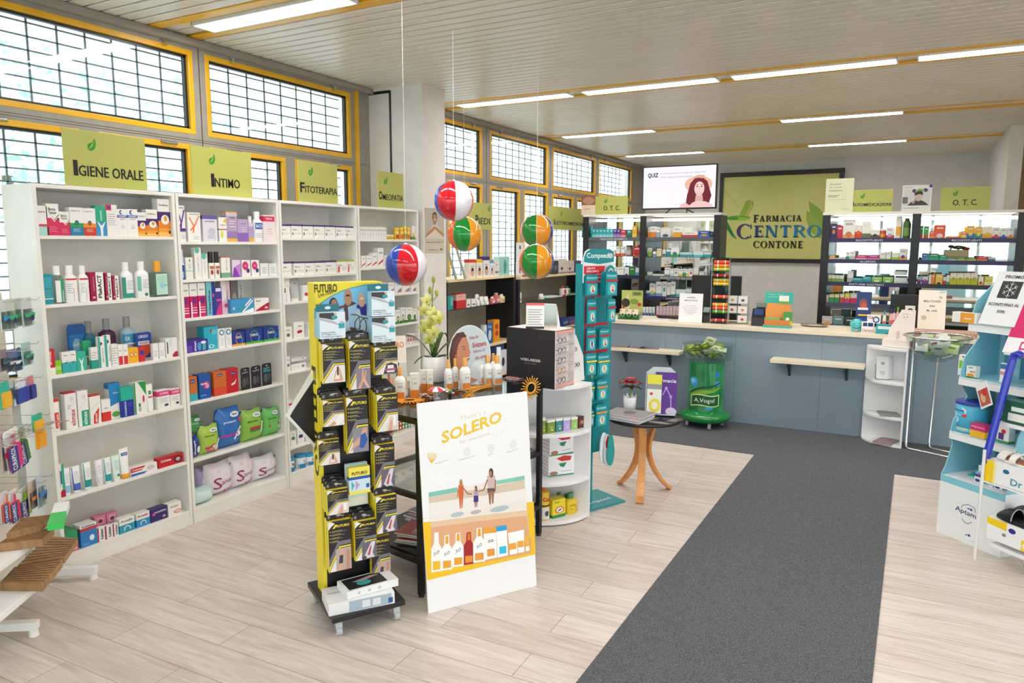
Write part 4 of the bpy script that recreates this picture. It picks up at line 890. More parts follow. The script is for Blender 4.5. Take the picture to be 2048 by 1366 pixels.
def row(fr,z,tr,where,items,sb=.0,start=0,dz=None):
    """items: (kind, x0, x1, ytop, colour, art, description, {options}); x/y in zoomed coordinates tr=(ox, oy, scale)"""
    cnt={}
    for it in items:cnt[it[6]]=cnt.get(it[6],0)+1
    n=start
    for it in items:
        kind,a,b,t,col,art,desc=it[:7];opt=dict(it[7])if len(it)>7 else{};n+=1
        s_=opt.pop('sb',sb);zz=z+opt.pop('up',0);D=opt.pop('d',None);nm=opt.pop('name',None);ct=opt.pop('cat',None);yaw=opt.pop('yaw',0);ty=opt.pop('ty',None)
        x0,z0=fr.at(tr[0]+a/tr[2],tr[1]+t/tr[2],s_);x1,z1=fr.at(tr[0]+b/tr[2],tr[1]+t/tr[2],s_)
        for b0,b1,zl in BOUNDS.get(id(fr),()):
            if b0<(x0+x1)/2<b1:
                x0,x1=max(x0,b0),min(x1,b1);hz=min([q-.022-zz for q in zl if q>zz+.02]or[9])
                break
        else:hz=9
        w=x1-x0;h=min(hz,(z0+z1)/2-zz);w=round(w*.985,3);h=round(max(.012,h),3)
        d=D or max(.022,min(.075,w*.62));d=round(d,3)
        if kind in 'bj' and not D:d=round(w*(1 if kind=='j' else.7),3)
        mx=n-1
        lab='%s, %s from left, %s'%(desc,ORD[mx],where)
        o=product(kind,w,h,d,col,art,opt,fr.w((x0+x1)/2,s_,zz),fr.rz+yaw,lab,'%s, %s'%(desc,where)if cnt[it[6]]>1 else None,nm,ct)
    return n
BK=Frame((XB-.022,0,0),R90);BOUNDS={id(BK):[(y+.023,y+.782,zs+[HB])for y,zs in BAYS.values()]}
Z1=(0,340,3.595);Z2=(0,680,3.035);Z3=(330,370,3.903);Z4=(340,680,3.595);Z5=(540,380,3.794);Z6=(560,540,3.415)
WT='f1f0ec'
# ---- oral hygiene
z=BAYS['oral hygiene'][1];wh=lambda s:s+' shelf, oral hygiene bookcase'
bocca=[Bd(0,.55,'d32a5c'),Pg('f4f3ef',(.35,.56),(.6,.42),(1,.62),(1,.56)),Pg('c9923a',(.42,.62),(.6,.44),(1,.68),(1,.64),(.6,.5)),Tx('Bocca',.45,.83,.55,.09),Tx('Tantum',.48,.72,.6,.09)]+Ln(4,.12,.32,.15,.8,'e98fab')
def leafbox(c1,c2):return[Bd(0,.45,c1),Bd(.3,.45,c2),El(.5,.46,.16,.09,'2f6f3a'),El(.5,.46,.10,.055,c1),Tx('Gargarismi',.45,.88,.7,.05)]+Ln(3,.15,.28,.2,.75,'cfe6da')
kam=[Bd(0,.22,'f0a033'),Bd(.0,.12,'f4c063'),Bd(.22,.60,'e8862e'),Bd(.42,.66,'4b2468'),El(.55,.45,.33,.13,'f3efe6'),El(.58,.48,.14,.07,'d8a22e'),Tx('Kamillosan',.46,.84,.74,.055),Rc(.8,.08,.95,.16,'2b2320')]
row(BK,z[0],Z1,wh('top'),[
 ('c',252,335,258,WT,[Bd(0,.38,'a9d9d6'),Bd(.3,.38,'d54a62')]+Ln(3,.12,.26,.15,.8,'e8f4f3')+[Tx('Benzidamina',.45,.8,.7,.06)],'white carton with pale teal base'),
 ('c',325,418,242,WT,bocca,'tall white and raspberry mouth spray carton'),('c',420,495,300,WT,bocca,'short white and raspberry mouth spray carton'),
 ('c',495,592,270,WT,leafbox('1f7fa8','2e9a55'),'white carton with green and blue base'),('c',592,682,275,WT,leafbox('d3332c','e9902c'),'white carton with red and orange base'),
 ('c',680,760,258,'2aa884',[Bd(0,.45,'3d8fc2'),Pg('e9f2f4',(.1,.5),(.5,.34),(.9,.5),(.62,.25),(.6,0),(.4,0),(.38,.25)),Rc(.42,.5,.58,.85,'8fd4c0')],'green carton with white forked shape'),
 ('c',755,838,250,WT,[Rc(0,.82,.5,1,'d72a3e'),Rc(.15,.87,.4,.95,'3d3f96')]+Ln(6,.35,.75,.12,.85),'white carton with red top corner'),
 ('c',838,910,282,WT,[Bd(.68,.78,'2d5fb0'),El(.4,.88,.17,.08,'2d4fa8'),El(.48,.88,.12,.05,WT),Tx('CURASEPT',.5,.73,.8,.06,'f4f4f8'),Tx('ADS 220',.5,.63,.5,.04,'d8616a'),El(.5,.35,.2,.08,'dcdcdf')],'white carton with blue brand band'),
 ('c',910,985,282,WT,[Bd(.68,.78,'2d5fb0'),El(.4,.88,.17,.08,'2d4fa8'),El(.48,.88,.12,.05,WT),Tx('CURASEPT',.5,.73,.8,.06,'f4f4f8'),Tx('ADS 220',.5,.63,.5,.04,'d8616a'),El(.5,.35,.2,.08,'dcdcdf')],'white carton with blue brand band'),
 ('c',985,1047,305,WT,kam,'small chamomile mouthwash carton'),('c',1047,1128,285,WT,kam,'medium chamomile mouthwash carton'),('c',1128,1222,210,WT,kam,'large chamomile mouthwash carton')])
def elm(c,t='elmex'):return[Rc(.06,.0,.94,.86,'f3f3f1'),Bd2(.8,.86,c),Pg(c,(.55,.03),(.94,.03),(.94,.62),(.55,.5)),Tx(t,.75,.28,.5,.24,'f6f6f4',90,.03)]+Ln(5,.35,.72,.12,.5)
def Bd2(v0,v1,c):return('r',.03,v0,.97,v1,c)
plak=[Rc(.42,0,1,1,WT),Tx('PlakACT',.68,.5,.8,.3,'1d1a1c',90,.03),Rc(.12,.1,.3,.16,'e9c9d0'),Tx('Collutorio',.22,.6,.5,.1,'e9c9d0',90,0)]
row(BK,z[1],Z1,wh('second'),[
 ('c',290,372,752,'2196a8',[Bd(.16,.2,'cfe9ec'),Rc(.1,.55,.9,.9,'37a9b9')]+Ln(5,.25,.5,.15,.85,'7cc9d3'),'teal carton with pale stripe'),
 ('b',372,455,690,'dfe8e6',[Rc(.2,.04,.62,.8,'f5f5f3')]+[Rc(.62,.04,.95,.86,'2aa26c'),Tx('elmex',.78,.26,.4,.22,'f4f7f4',90,.03)],'mouthwash bottle with green label',{'cap':'f4f4f4','clear':'d6e6e2','cf':.24,'cw':.62}),
 ('b',460,560,688,'f0efee',elm('d8322e'),'mouthwash bottle with red label',{'cap':'f4f4f4','cf':.24,'cw':.55}),('b',562,640,688,'f0efee',elm('d8322e'),'mouthwash bottle with red label',{'cap':'f4f4f4','cf':.24,'cw':.55}),
 ('c',643,740,735,'a31743',plak,'large crimson and white mouthwash carton',{'d':.05}),('c',750,795,740,'a31743',plak,'middle crimson and white mouthwash carton',{'d':.04}),('c',802,850,760,'a31743',plak,'small crimson and white mouthwash carton',{'d':.04}),
 ('b',868,962,665,'f4f5f5',[Rc(.06,.03,.3,.78,'2d9a86'),Rc(.06,.03,.92,.2,'2d9a86')]+Ln(5,.35,.7,.38,.85),'white bottle with dark teal label',{'cf':.24,'cw':.5}),
 ('b',980,1075,658,'f4f5f5',[Rc(.06,.25,.28,.78,'6fc2ae'),El(.62,.12,.14,.06,'2d8a6a')]+Ln(5,.35,.7,.38,.85),'white bottle with green emblem',{'cf':.24,'cw':.5}),
 ('b',1095,1205,655,'cfe0d8',[Rc(.16,.08,.92,.92,'bfe6d4'),Tx('Trybol',.6,.45,.5,.12,'2a6fb0',0,.02),El(.55,.45,.16,.13,'9fd2e2')]+Ln(3,.6,.85,.25,.8,'8fc9ae'),'clear bottle with yellow cap',{'cap':'f2a92c','clear':'d4e6de','cf':.3,'cw':.42,'p':6,'sh':.05})])
def lis(c,c2):return[Rc(.04,.08,.96,.52,'e9eef2'),Tx('LISTERINE',.5,.42,.85,.1,c2,0,.03),Rc(.04,.52,.96,.8,c),Tx('5X',.3,.66,.3,.12,'f0f4f8',0,.03)]+Ln(3,.12,.3,.2,.8,c2)
row(BK,z[2],Z1,'back of third shelf, oral hygiene bookcase',[
 ('f',475,610,1108,'1f5fa8',[Rc(.08,.3,.92,.75,'2f7fc4'),El(.5,.5,.25,.16,'8fc4e8'),Tx('Reflex',.55,.52,.45,.08,'f4f8fb',.03),Rc(.1,.1,.9,.2,'184a8c')],'large blue card pack',{'sb':.16}),
 ('b',602,692,1090,'1f6f8c',lis('1f6f8c','1f6f8c'),'teal mouthwash bottle',{'cap':'8d9092','cf':.27,'cw':.5,'sb':.14}),
 ('b',725,842,1072,'4a2148',lis('4a2148','2b1a30'),'dark purple mouthwash bottle',{'cap':'9a9c9e','cf':.25,'cw':.4,'sb':.14}),
 ('b',875,985,1058,'a9c9da',lis('3f9fd0','2b3a4a'),'pale blue mouthwash bottle',{'cap':'9a9c9e','cf':.25,'cw':.42,'sb':.14}),
 ('f',968,1085,1168,'2c50a8',[Tx('URGO',.5,.84,.6,.12,'f4f4f6',0,.04),Pg('d9583e',(.1,.1),(.5,.0),(.95,.2),(.9,.6),(.4,.5)),Rc(.15,.5,.85,.66,'e9dfe2'),Tx('Filmogel',.5,.58,.5,.07,'c23a3a')],'blue and orange blister card',{'sb':.12})])
rl=[Rc(.1,.0,.9,.42,'d5333a'),Tx('Elmex',.5,.7,.6,.08,'8a8a90')]
row(BK,z[2],Z2,wh('third'),[
 ('c',272,328,58,'cf2430',[Bd(0,.28,WT),Tx('AFTAGEL',.4,.66,.55,.3,'f6eaea',90,.03)],'red and white mouth gel carton'),('c',330,372,125,'8cc63a',[Rc(.1,.3,.9,.6,'b5dc7a')],'small lime green carton'),
 ('c',372,416,74,WT,[Bd(0,.5,'37aeb0'),Tx('Vea',.5,.83,.6,.06),Pg('3a3a44',(.3,.55),(.5,.42),(.85,.62),(.5,.48))],'white and teal carton with tick'),('c',416,460,68,WT,[Bd(0,.5,'37aeb0'),Tx('Vea',.5,.83,.6,.06),Pg('3a3a44',(.3,.55),(.5,.42),(.85,.62),(.5,.48))],'white and teal carton with tick'),
 ('c',462,518,70,'35b59a',[Pg('dff0ee',(.2,.7),(.5,.5),(.8,.7),(.6,.35),(.7,0),(.4,0),(.42,.35))],'teal carton with pale forked shape'),
 ('c',500,548,5,WT,[Bd(.45,1,'2ba777'),Rc(.4,.1,.6,.4,'2ba777')],'tall white and green carton',{'sb':.05}),('c',550,590,45,WT,[Bd(0,.4,'2d9f8a')]+Ln(3,.5,.85),'white and dark teal carton'),
 ('c',592,630,-18,WT,[Rc(0,0,.3,1,'2aa7a5'),Pg('222730',(.35,.85),(.7,.78),(.35,.7)),Tx('Meridol',.65,.4,.45,.16,'60656c',90)],'tall white carton with teal edge'),('c',632,668,-28,WT,[Rc(.0,0,.35,1,'2aa7a5'),Pg('222730',(.4,.87),(.75,.8),(.4,.72)),Tx('Meridol',.7,.4,.45,.16,'60656c',90)],'tallest white carton with teal edge'),
 ('c',668,710,25,WT,Ln(7,.1,.9),'plain white carton with grey print'),('c',713,742,28,WT,rl,'slim white carton with red base'),('c',744,774,28,WT,rl,'slim white carton with red base'),
 ('c',776,838,48,'f2b62c',[El(.3,.55,.16,.16,'e0662a'),El(.72,.55,.16,.16,'e0662a'),El(.3,.55,.1,.1,'f7e6c6'),El(.72,.55,.1,.1,'f7e6c6')],'yellow lozenge carton'),('c',840,878,42,'cf3038',[Rc(.2,.45,.8,.75,'3b3f8e')],'red and blue carton'),
 ('c',925,958,22,WT,Ln(3,.2,.6),'short white carton at right'),('c',963,998,18,WT,Ln(3,.2,.6),'short white carton at right'),
 ('c',1002,1075,-12,WT,[Pg('b51d4a',(.55,0),(1,0),(1,.28),(.75,.26),(.55,.12)),Rc(.1,.2,.2,.8,'4a4a52'),Rc(.35,.55,.5,.95,'bfe3dc')],'white carton with crimson corner'),])
def elt(c):return[Rc(.25,.1,.8,.58,c),Tx('elmex',.55,.32,.42,.3,'f6f6f4',90,.04),Rc(.02,.9,.98,1,c)]
def elc(c):return[Bd(.965,1,c),Tx('elmex',.62,.3,.46,.42,c,90,.05),('l',[(.1,.5),(.9,.75)],.002,'c6c6ca'),El(.6,.82,.2,.07,'dfdfe3')]+Ln(4,.55,.7,.15,.5)
row(BK,z[3],Z2,wh('fourth'),[
 ('t',308,368,360,'f5f4f2',elt('dd3a2a'),'white toothpaste tube with red label'),('c',388,458,318,WT,elc('c41f3c'),'tall toothpaste carton with crimson lettering',{'d':.04}),
 ('c',465,530,308,WT,[Rc(.3,0,1,.44,'16a185'),Tx('elmex',.62,.22,.38,.42,'f4f7f4',90,.05),El(.6,.82,.2,.07,'dfdfe3'),('l',[(.1,.5),(.9,.75)],.002,'c6c6ca')],'tall toothpaste carton with green label',{'d':.04}),
 ('c',540,606,335,WT,[Bd(.96,1,'d43a35'),Pg('d43a35',(.25,.0),(.7,.0),(.85,.55),(.3,.3)),Tx('elmex',.5,.2,.32,.26,'f4f4f4',90,.04),('l',[(.1,.5),(.9,.75)],.002,'c6c6ca')],'white toothpaste carton with red lid'),
 ('c',614,668,362,WT,[Bd(0,.42,'d8362e'),Tx('Chlor',.5,.6,.5,.06)],'small white and red carton'),('c',655,725,262,WT,[Bd(.85,1,'2a86c8'),Pg('2a86c8',(0,.35),(.9,.45),(1,.85),(0,.9)),El(.5,.12,.35,.08,'5faa48'),Tx('Gengive',.6,.72,.5,.05,'f4f8fb')],'blue and white carton with green base',{'sb':.02}),
 ('c',730,803,286,'28b39c',[Bd(0,.55,'26349a'),Tx('CURAPROX',.32,.28,.5,.14,'e8ecf6',90,.03)]+Ln(3,.35,.48,.5,.9,'6f7cc0'),'teal and navy toothpaste carton'),('c',808,883,256,WT,[Pg('2e9a4a',(0,.35),(0,1),(.35,1),(1,.55),(1,1),(0,1)),Rc(0,0,.12,1,'2e9a4a'),Tx('GUM',.4,.2,.26,.22,'2e7a4a',90,.05),El(.75,.45,.08,.12,'c63a44')],'white carton with green swoosh'),
 ('t',888,936,270,'f5f4f2',[Rc(.3,.62,.7,.76,'3aa05a'),Rc(.2,.5,.8,.56,'d04a4a')],'slim white toothpaste tube'),
 ('c',952,1028,303,WT,[Bd(.68,.95,'df3a7c'),Tx('LACTIBIANE',.55,.82,.7,.12,'f8e6ee'),Rc(.55,.12,.85,.24,'2b3a70')]+Ln(3,.35,.6),'white carton with pink band'),('c',1030,1090,296,WT,[Bd(.68,.95,'df3a7c'),Tx('LACTIBIANE',.55,.82,.7,.12,'f8e6ee'),Rc(.55,.12,.85,.24,'2b3a70')]+Ln(3,.35,.6),'white carton with pink band')])
def ctube(c):return[Rc(.03,.1,.97,.36,c),Rc(.03,.1,.14,.97,c)]+Ln(6,.45,.85,.25,.85,'b9c0c6')
row(BK,z[4],Z2,wh('fifth'),[
 ('c',338,385,757,WT,[Rc(.62,.2,1,1,'34b08c'),Pg('b01c3e',(.1,0),(1,0),(1,.2),(.5,.22),(.15,.1)),Tx('parodontax',.28,.6,.55,.22,'44444c',90,.02),Rc(.42,.4,.58,.8,'2c3a7a')],'white carton with green and crimson'),
 ('t',384,430,782,'f2f5f6',ctube('9cc4e4'),'white toothpaste tube with pale blue base'),('t',436,494,770,'f2f5f6',ctube('4a6cc0'),'white toothpaste tube with royal blue base'),('t',506,560,746,'f2f5f6',ctube('1f9a98'),'white toothpaste tube with dark teal base'),
 ('t',582,630,730,'f2f1f4',ctube('e3dde6'),'plain off-white toothpaste tube'),('t',632,680,717,'f2f5f6',ctube('1f9fa0'),'white toothpaste tube with teal base, narrower'),('t',684,734,703,'dff0ea',[El(.6,.22,.25,.05,'2d8a6a')]+Ln(6,.45,.85,.25,.85,'a8c9be'),'mint green toothpaste tube'),
 ('t',732,788,660,'f6f5f2',[Rc(.02,.02,.98,.16,'f0a92c'),Rc(.1,.76,.9,.86,'2a5cb0'),Tx('Trybol',.5,.81,.6,.05,'f4f6fa',0,.03)],'white toothpaste tube with yellow cap',{'cap':'f0a92c'}),
 ('y',790,955,762,WT,[Pg('c9202c',(0,.45),(.42,.5),(.55,1),(0,1)),Tx('Colgate',.26,.7,.42,.3,'f6f0f0',0,.05),Pg('2b62b8',(0,0),(.5,.0),(.6,.22),(0,.3)),El(.75,.55,.16,.28,'d9c9da')],'white and red lying toothpaste box',{'d':.045}),
 ('y',958,1112,704,'c21c28',[Tx('Colgate',.3,.62,.42,.34,'f6f0f0',0,.05),El(.78,.5,.16,.36,'5a1a24'),El(.78,.5,.09,.2,'c9b6ba')],'red lying toothpaste box',{'d':.045})])
kuk=[Bd(.72,.86,'c23a48'),Bd(0,.72,'2f80c8'),Tx('Kukident',.5,.93,.8,.09,'33384a',0,.03),El(.68,.35,.16,.14,'d4ecf6'),El(.68,.35,.09,.08,'f4fafc')]+Ln(3,.08,.22,.1,.5,'8fc0e6')
prf=lambda c1,c2:[Bd(0,.55,c1),Tx('Protefix',.5,.8,.8,.16,c2,0,.04),('l',[(.3,.15),(.32,.35),(.5,.45),(.68,.35),(.7,.15)],.006,'dceef4')]
row(BK,z[5],Z2,wh('bottom'),[
 ('y',372,470,1165,'2f9a68',[Bd(.0,.4,'d9606a'),Tx('COREGA',.6,.2,.6,.3,'f0e6e8')],'low green and pink box',{'d':.12}),
 ('c',482,585,1118,WT,kuk,'large blue denture tablet carton',{'d':.07}),('c',588,632,1138,WT,[Rc(0,0,.2,1,'b22a4c'),Tx('Kukident',.62,.5,.75,.4,'3a3440',90,.03)],'slim white and crimson carton'),('c',635,680,1126,WT,[Rc(0,0,.2,1,'b22a4c'),Tx('Kukident',.62,.5,.75,.4,'3a3440',90,.03)],'slim white and crimson carton'),('c',683,716,1112,WT,[Rc(0,0,.2,1,'b22a4c'),Tx('Kukident',.62,.5,.75,.4,'3a3440',90,.03)],'slim white and crimson carton'),
 ('c',572,642,1068,'e58aa6',[Rc(.2,.55,.8,.9,'f0b9c9'),El(.5,.72,.2,.1,'b22a4c')],'tall pink carton set back',{'sb':.09}),('c',645,712,1050,'e58aa6',[Rc(.2,.55,.8,.9,'f0b9c9'),El(.5,.72,.2,.1,'7a3a5c')],'taller pink carton set back',{'sb':.09}),
 ('c',722,815,1078,WT,prf('2f9bb4','6c7078'),'white and teal denture carton',{'d':.05}),('c',825,908,1048,WT,prf('2f8fc8','b02238'),'white and blue denture carton',{'d':.05}),('c',910,1014,1020,'332a6e',[Tx('PONTEFIX',.6,.7,.7,.14,'e8ecf4',0,.03),El(.2,.6,.1,.12,'d04a90'),El(.8,.25,.1,.1,'d98ab0')],'dark purple denture carton',{'d':.05}),('c',1018,1100,988,'f2ece8',[El(.7,.25,.3,.14,'d5785c'),El(.7,.26,.22,.06,'f6f2ee'),Tx('Steradent',.45,.72,.6,.12,'44506c')],'pale carton picturing a smile',{'d':.05})])
# ---- intimate care
z=BAYS['intimate care'][1];wh=lambda s:s+' shelf, intimate care bookcase'
def Yb(c):return[('l',[(.15,.82),(.5,.52),(.4,.3)],.009,c),('l',[(.9,.88),(.55,.55),(.2,.38)],.009,c),Tx('LACTACYD',.55,.94,.7,.04),]+Ln(3,.08,.2,.4,.9)
row(BK,z[0],Z3,wh('top'),[
 ('c',90,150,162,WT,Yb('5d2f96')+[Rc(0,.28,1,.37,'5d2f96')],'white carton with purple cross'),('c',170,272,215,WT,Yb('ee7f42'),'white carton with orange cross'),
 ('c',290,403,240,'e3e1ea',[Bd(.86,1,'6a5aa6'),Tx('LAVANDA',.5,.78,.7,.06,'5a5a6a'),El(.6,.4,.25,.14,'c9c6d6')]+Ln(3,.12,.28,.3,.85,'9a98a8'),'pale grey carton with lavender lid'),('c',415,480,252,WT,[Bd(.48,.52,'a8434a'),Pg('e8d24c',(.5,.8),(.9,1),(1,.75)),El(.35,.3,.16,.16,'d9dc5a'),Tx('Vagisan',.5,.68,.7,.06,'b03a40')],'white carton with yellow patches'),
 ('c',475,558,210,'b8a3c0',[Bd(.96,1,'e2b040'),Bd(0,.11,'e8b03c'),Bd(.11,.35,'9c80b4'),Bd(.86,.96,'d3c5d6'),Tx('Gynofit',.55,.8,.5,.05)]+Ln(3,.5,.75,.25,.8,'e9e2ec'),'tall mauve carton with yellow foot'),('c',562,645,268,'b9a6cf',[Bd(0,.4,'8b66b4'),Tx('Gynofit',.6,.8,.5,.06,'5a4a78')]+Ln(3,.45,.7,.35,.85,'e9e2f2'),'short lilac carton'),
 ('b',650,692,245,'cfc3dc',[Rc(.05,.0,.95,.2,'e6b838'),Rc(.1,.2,.9,.8,'b7a2cc')],'slim lilac spray bottle',{'cap':'e8e8ea','cf':.25,'cw':.6}),('b',697,768,208,'f4f4f2',[Rc(.1,.56,.9,.84,'2b5fb0'),Tx('SALTCH',.5,.7,.7,.14,'f0f4fa')]+Ln(3,.2,.42),'white bottle with blue label',{'cf':.25,'cw':.6}),
 ('c',764,862,236,'ecdfe2',[Bd(.76,.95,'d72f5c'),Tx('TENA',.5,.86,.6,.08,'f4d5de')]+Ln(3,.3,.55,.3,.8,'cdb9be'),'pale pink carton with magenta lid')])
row(BK,z[1],Z3,wh('second'),[
 ('b',104,150,508,'f0f2f5',[Rc(.04,0,.96,.9,'2456ac'),Rc(.3,.1,.6,.5,'c9d6ec')],'blue spray bottle with frosted cap',{'cap':'d5dcec','cf':.45,'cw':.85,'sh':.03}),('c',158,215,567,WT,[Bd(.36,.4,'9fd4c4'),El(.55,.86,.12,.07,'8fa85a')]+Ln(4,.5,.75,.3,.8),'white carton with thin mint line'),
 ('c',225,278,490,WT,[El(.4,.92,.35,.1,'63c2a6'),Tx('Vagi-C',.5,.45,.5,.1,'50605c',90)],'tall white carton with mint corner'),('c',283,328,540,WT,[El(.4,.92,.42,.14,'63c2a6'),Tx('Vagi-C',.5,.45,.5,.1,'50605c',90)],'medium white carton with mint corner'),
 ('b',342,383,522,'f2efec',[Rc(.1,.62,.9,.8,'c77448'),El(.4,.4,.25,.16,'a8502c')],'white bottle with black cap',{'cap':'17171a','cf':.42,'cw':.8,'sh':.04}),('b',388,428,522,'f2efec',[Rc(.1,.62,.9,.8,'c77448'),El(.4,.4,.25,.16,'a8502c')],'white bottle with black cap',{'cap':'17171a','cf':.42,'cw':.8,'sh':.04}),
 ('c',436,505,563,WT,[Bd(.97,1,'d05a48'),Bd(0,.24,'7aa88c'),Tx('Multi-Gyn',.6,.62,.5,.12,'a8383c',90)],'white carton with grey green base'),('c',522,588,587,'e4d4ec',[Pg('8a3cb0',(.0,0),(.9,0),(.5,.5),(.2,.6)),Pg('c78ad6',(.9,0),(1,0),(1,.8),(.3,.62))],'violet and white carton'),
 ('c',596,663,587,WT,[El(.42,.66,.36,.26,'d63a78'),El(.72,.36,.2,.14,'4a3a8c'),Tx('OB',.4,.66,.3,.1,'f0c0d4')],'white carton with pink disc'),('c',672,733,587,WT,[El(.42,.66,.36,.26,'d63a78'),El(.72,.36,.2,.14,'4a3a8c'),Tx('OB',.4,.66,.3,.1,'f0c0d4')],'white carton with pink disc'),
 ('c',742,804,612,'e9ecea',Ln(4,.2,.75,.25,.85,'9aa8a2'),'small pale grey carton'),('c',810,868,612,'e9ecea',Ln(4,.2,.75,.25,.85,'9aa8a2'),'small pale grey carton')])
pk=[Bd(0,.62,'cf2066'),Rc(.08,0,.25,.45,'f2eef0'),Rc(.25,.12,.9,.15,'f2eef0'),Rc(.25,.2,.9,.22,'f2eef0'),Rc(.25,.27,.9,.29,'f2eef0'),Rc(.3,.4,.8,.58,'7a2a7e'),Tx('SENSITEST',.5,.8,.65,.04)]
row(BK,z[2],Z3,'back of third shelf, intimate care bookcase',[('c',508,562,742,'8f8584',[El(.5,.4,.35,.2,'c9b5ae')],'grey picture carton',{'sb':.12}),('c',566,612,742,'d8dad9',[Tx('VIOLET',.5,.6,.5,.3,'7c8284',90)],'leaning pale grey carton',{'sb':.12})])
row(BK,z[2],Z3,wh('third'),[
 ('c',122,182,772,WT,pk,'white and magenta test carton'),('c',188,246,768,WT,pk,'white and magenta test carton'),('c',252,310,764,WT,pk,'white and magenta test carton'),
 ('c',318,384,757,'7dc4d4',[Rc(.62,0,1,1,'2a3f90'),Tx('Clearblue',.3,.4,.7,.26,'24405c',90,.03),El(.8,.6,.12,.06,'d54a98')],'pale blue and navy test carton'),
 ('c',387,440,800,'4a3a98',[Pg('d8357e',(0,0),(1,0),(1,.5),(.4,.3)),Rc(.1,.85,.9,.97,'e8e6f2'),Rc(.2,.5,.9,.58,'e24a88')],'purple and pink test carton'),('c',430,503,750,'e5c9d4',[Pg('f2eaee',(0,.3),(.6,.5),(.5,1),(0,1)),El(.5,.25,.18,.07,'d8457e'),Tx('predictor',.7,.5,.5,.16,'7a4a70',90)],'pale pink test carton',{'sb':.03}),
 ('y',510,690,890,'3f98cc',[Pg('e4f0f6',(.45,0),(1,0),(1,.3)),('l',[(.4,.1),(.9,.95)],.010,'f4f8f9'),('l',[(.5,.05),(.98,.85)],.010,'e9f4f4'),('l',[(.4,.1),(.62,.47)],.011,'2f9a94'),El(.12,.35,.05,.12,'a9d8ee')],'blue ovulation test box'),('y',696,810,884,WT,[Pg('b51f3c',(0,0),(1,0),(1,.65),(.5,.35)),Tx('Evial',.25,.8,.3,.14),Rc(.7,.15,.9,.3,'e9dadd')],'white and crimson box')])
tam=lambda c:[Bd(0,.14,c),('l',[(.5+.22*math.cos(i*.5),.5+.4*math.sin(i*.5))for i in range(11)],.004,c),Tx('TAMPAX',.5,.6,.5,.18,'eef0f6',0,.04),Pg('3fa0d8',(.68,.15),(.76,.15),(.86,.5),(.8,.55))]
row(BK,z[3],Z3,wh('fourth'),[
 ('y',140,335,1212,'4a2c98',[Rc(.06,.1,.3,.6,'6a48b8'),Tx('always',.45,.5,.85,.12,'f0ecf8',90,.03),El(.62,.45,.09,.36,'4f9ad8'),Rc(.75,.1,.9,.8,'48b4b4'),El(.8,.75,.12,.12,'e9eef4')],'purple liner packet',{'d':.1}),
 ('c',300,410,1106,'2fb4cc',[Rc(.45,.7,.62,.88,'c43a4a'),El(.5,.14,.2,.08,'e4f4f8'),El(.5,.14,.12,.05,'2f9ab8'),El(.72,.75,.2,.12,'5fcadc')],'tall turquoise carton',{'sb':.015}),('c',416,465,1122,WT,[El(.5,.8,.42,.15,'2c86b8'),El(.5,.8,.25,.09,WT),Rc(.3,.1,.7,.5,'e2e6ea')],'white carton with dotted blue ring'),('c',470,517,1117,WT,[El(.5,.8,.42,.15,'2c86b8'),El(.5,.8,.25,.09,WT),Rc(.3,.1,.7,.5,'e2e6ea')],'white carton with dotted blue ring'),
 ('y',522,622,1145,'243c8c',tam('e9a630'),'navy tampon box with yellow ring',{'d':.09}),('y',626,760,1125,'243c8c',tam('5fb034'),'navy tampon box with green ring, larger',{'d':.09}),('y',764,885,1106,'243c8c',tam('4fb83c'),'navy tampon box with green base',{'d':.09})])
row(BK,z[4],Z4,wh('fifth'),[
 ('c',108,193,268,'c9713a',[Bd(0,.3,'3fb0b8'),El(.55,.82,.26,.08,'36357c'),Tx('durex',.55,.82,.34,.05,'f2f2f6')],'orange carton with turquoise base',{'d':.06}),('c',205,288,246,'2356a6',[El(.62,.55,.3,.16,'c23a86'),El(.7,.5,.16,.1,'e79ac0'),Tx('durex',.42,.62,.6,.09,'f2f2f6',0,.03),Rc(.1,.12,.6,.17,'58a8dc')],'blue carton with pink glow',{'d':.06}),
 ('c',310,402,226,'cf6a2e',[Bd(0,.35,'d9502c'),El(.5,.84,.24,.06,'36357c'),Tx('durex',.5,.84,.32,.04,'f2f2f6')],'orange carton with red base',{'d':.06}),('c',400,488,206,'c41f2c',[El(.6,.80,.26,.06,'36357c'),Tx('durex',.6,.8,.34,.04,'f2f2f6'),Pg('f0e9e4',(.4,.3),(.7,.35),(.85,.55),(.6,.42),(.4,.38))],'red carton with white curve',{'d':.06}),
 ('f',505,572,200,'2a2a2d',[Tx('ceylor',.5,.78,.7,.08,'c9c9cc',.02,.02),El(.35,.35,.2,.2,'5a5a5e'),El(.68,.38,.18,.18,'4a4a4e'),El(.5,.9,.12,.02,'e0e0e0')],'black hanging carton with grey lettering',{'d':.05}),('f',580,650,186,'26252e',[Tx('ceylor',.5,.78,.7,.08,'d4d2e4',.02,.02),El(.35,.35,.2,.2,'5c5866'),El(.68,.38,.18,.18,'4a4658'),El(.5,.9,.12,.02,'e0e0e0')],'black hanging carton with violet lettering',{'d':.05}),('f',658,727,168,'24282c',[Tx('ceylor',.5,.78,.7,.08,'9fd4ea',.02,.02),Rc(.15,.62,.85,.72,'2d8fae'),El(.35,.35,.2,.2,'56626a'),El(.68,.38,.18,.18,'46525a'),El(.5,.9,.12,.02,'e0e0e0')],'black hanging carton with blue lettering',{'d':.05})])
ten=lambda c,t,bl,pic:[Pg('24408c',(0,.8),(0,1),(1,1),(1,.78),(.75,.72),(.4,.78)),El(.62,.84,.2,.07,'f2f4f6'),Tx('TENA',.62,.84,.26,.05,'2a4a98',0,.04),Tx(t,.4,.66,.5,.07,bl)]+pic
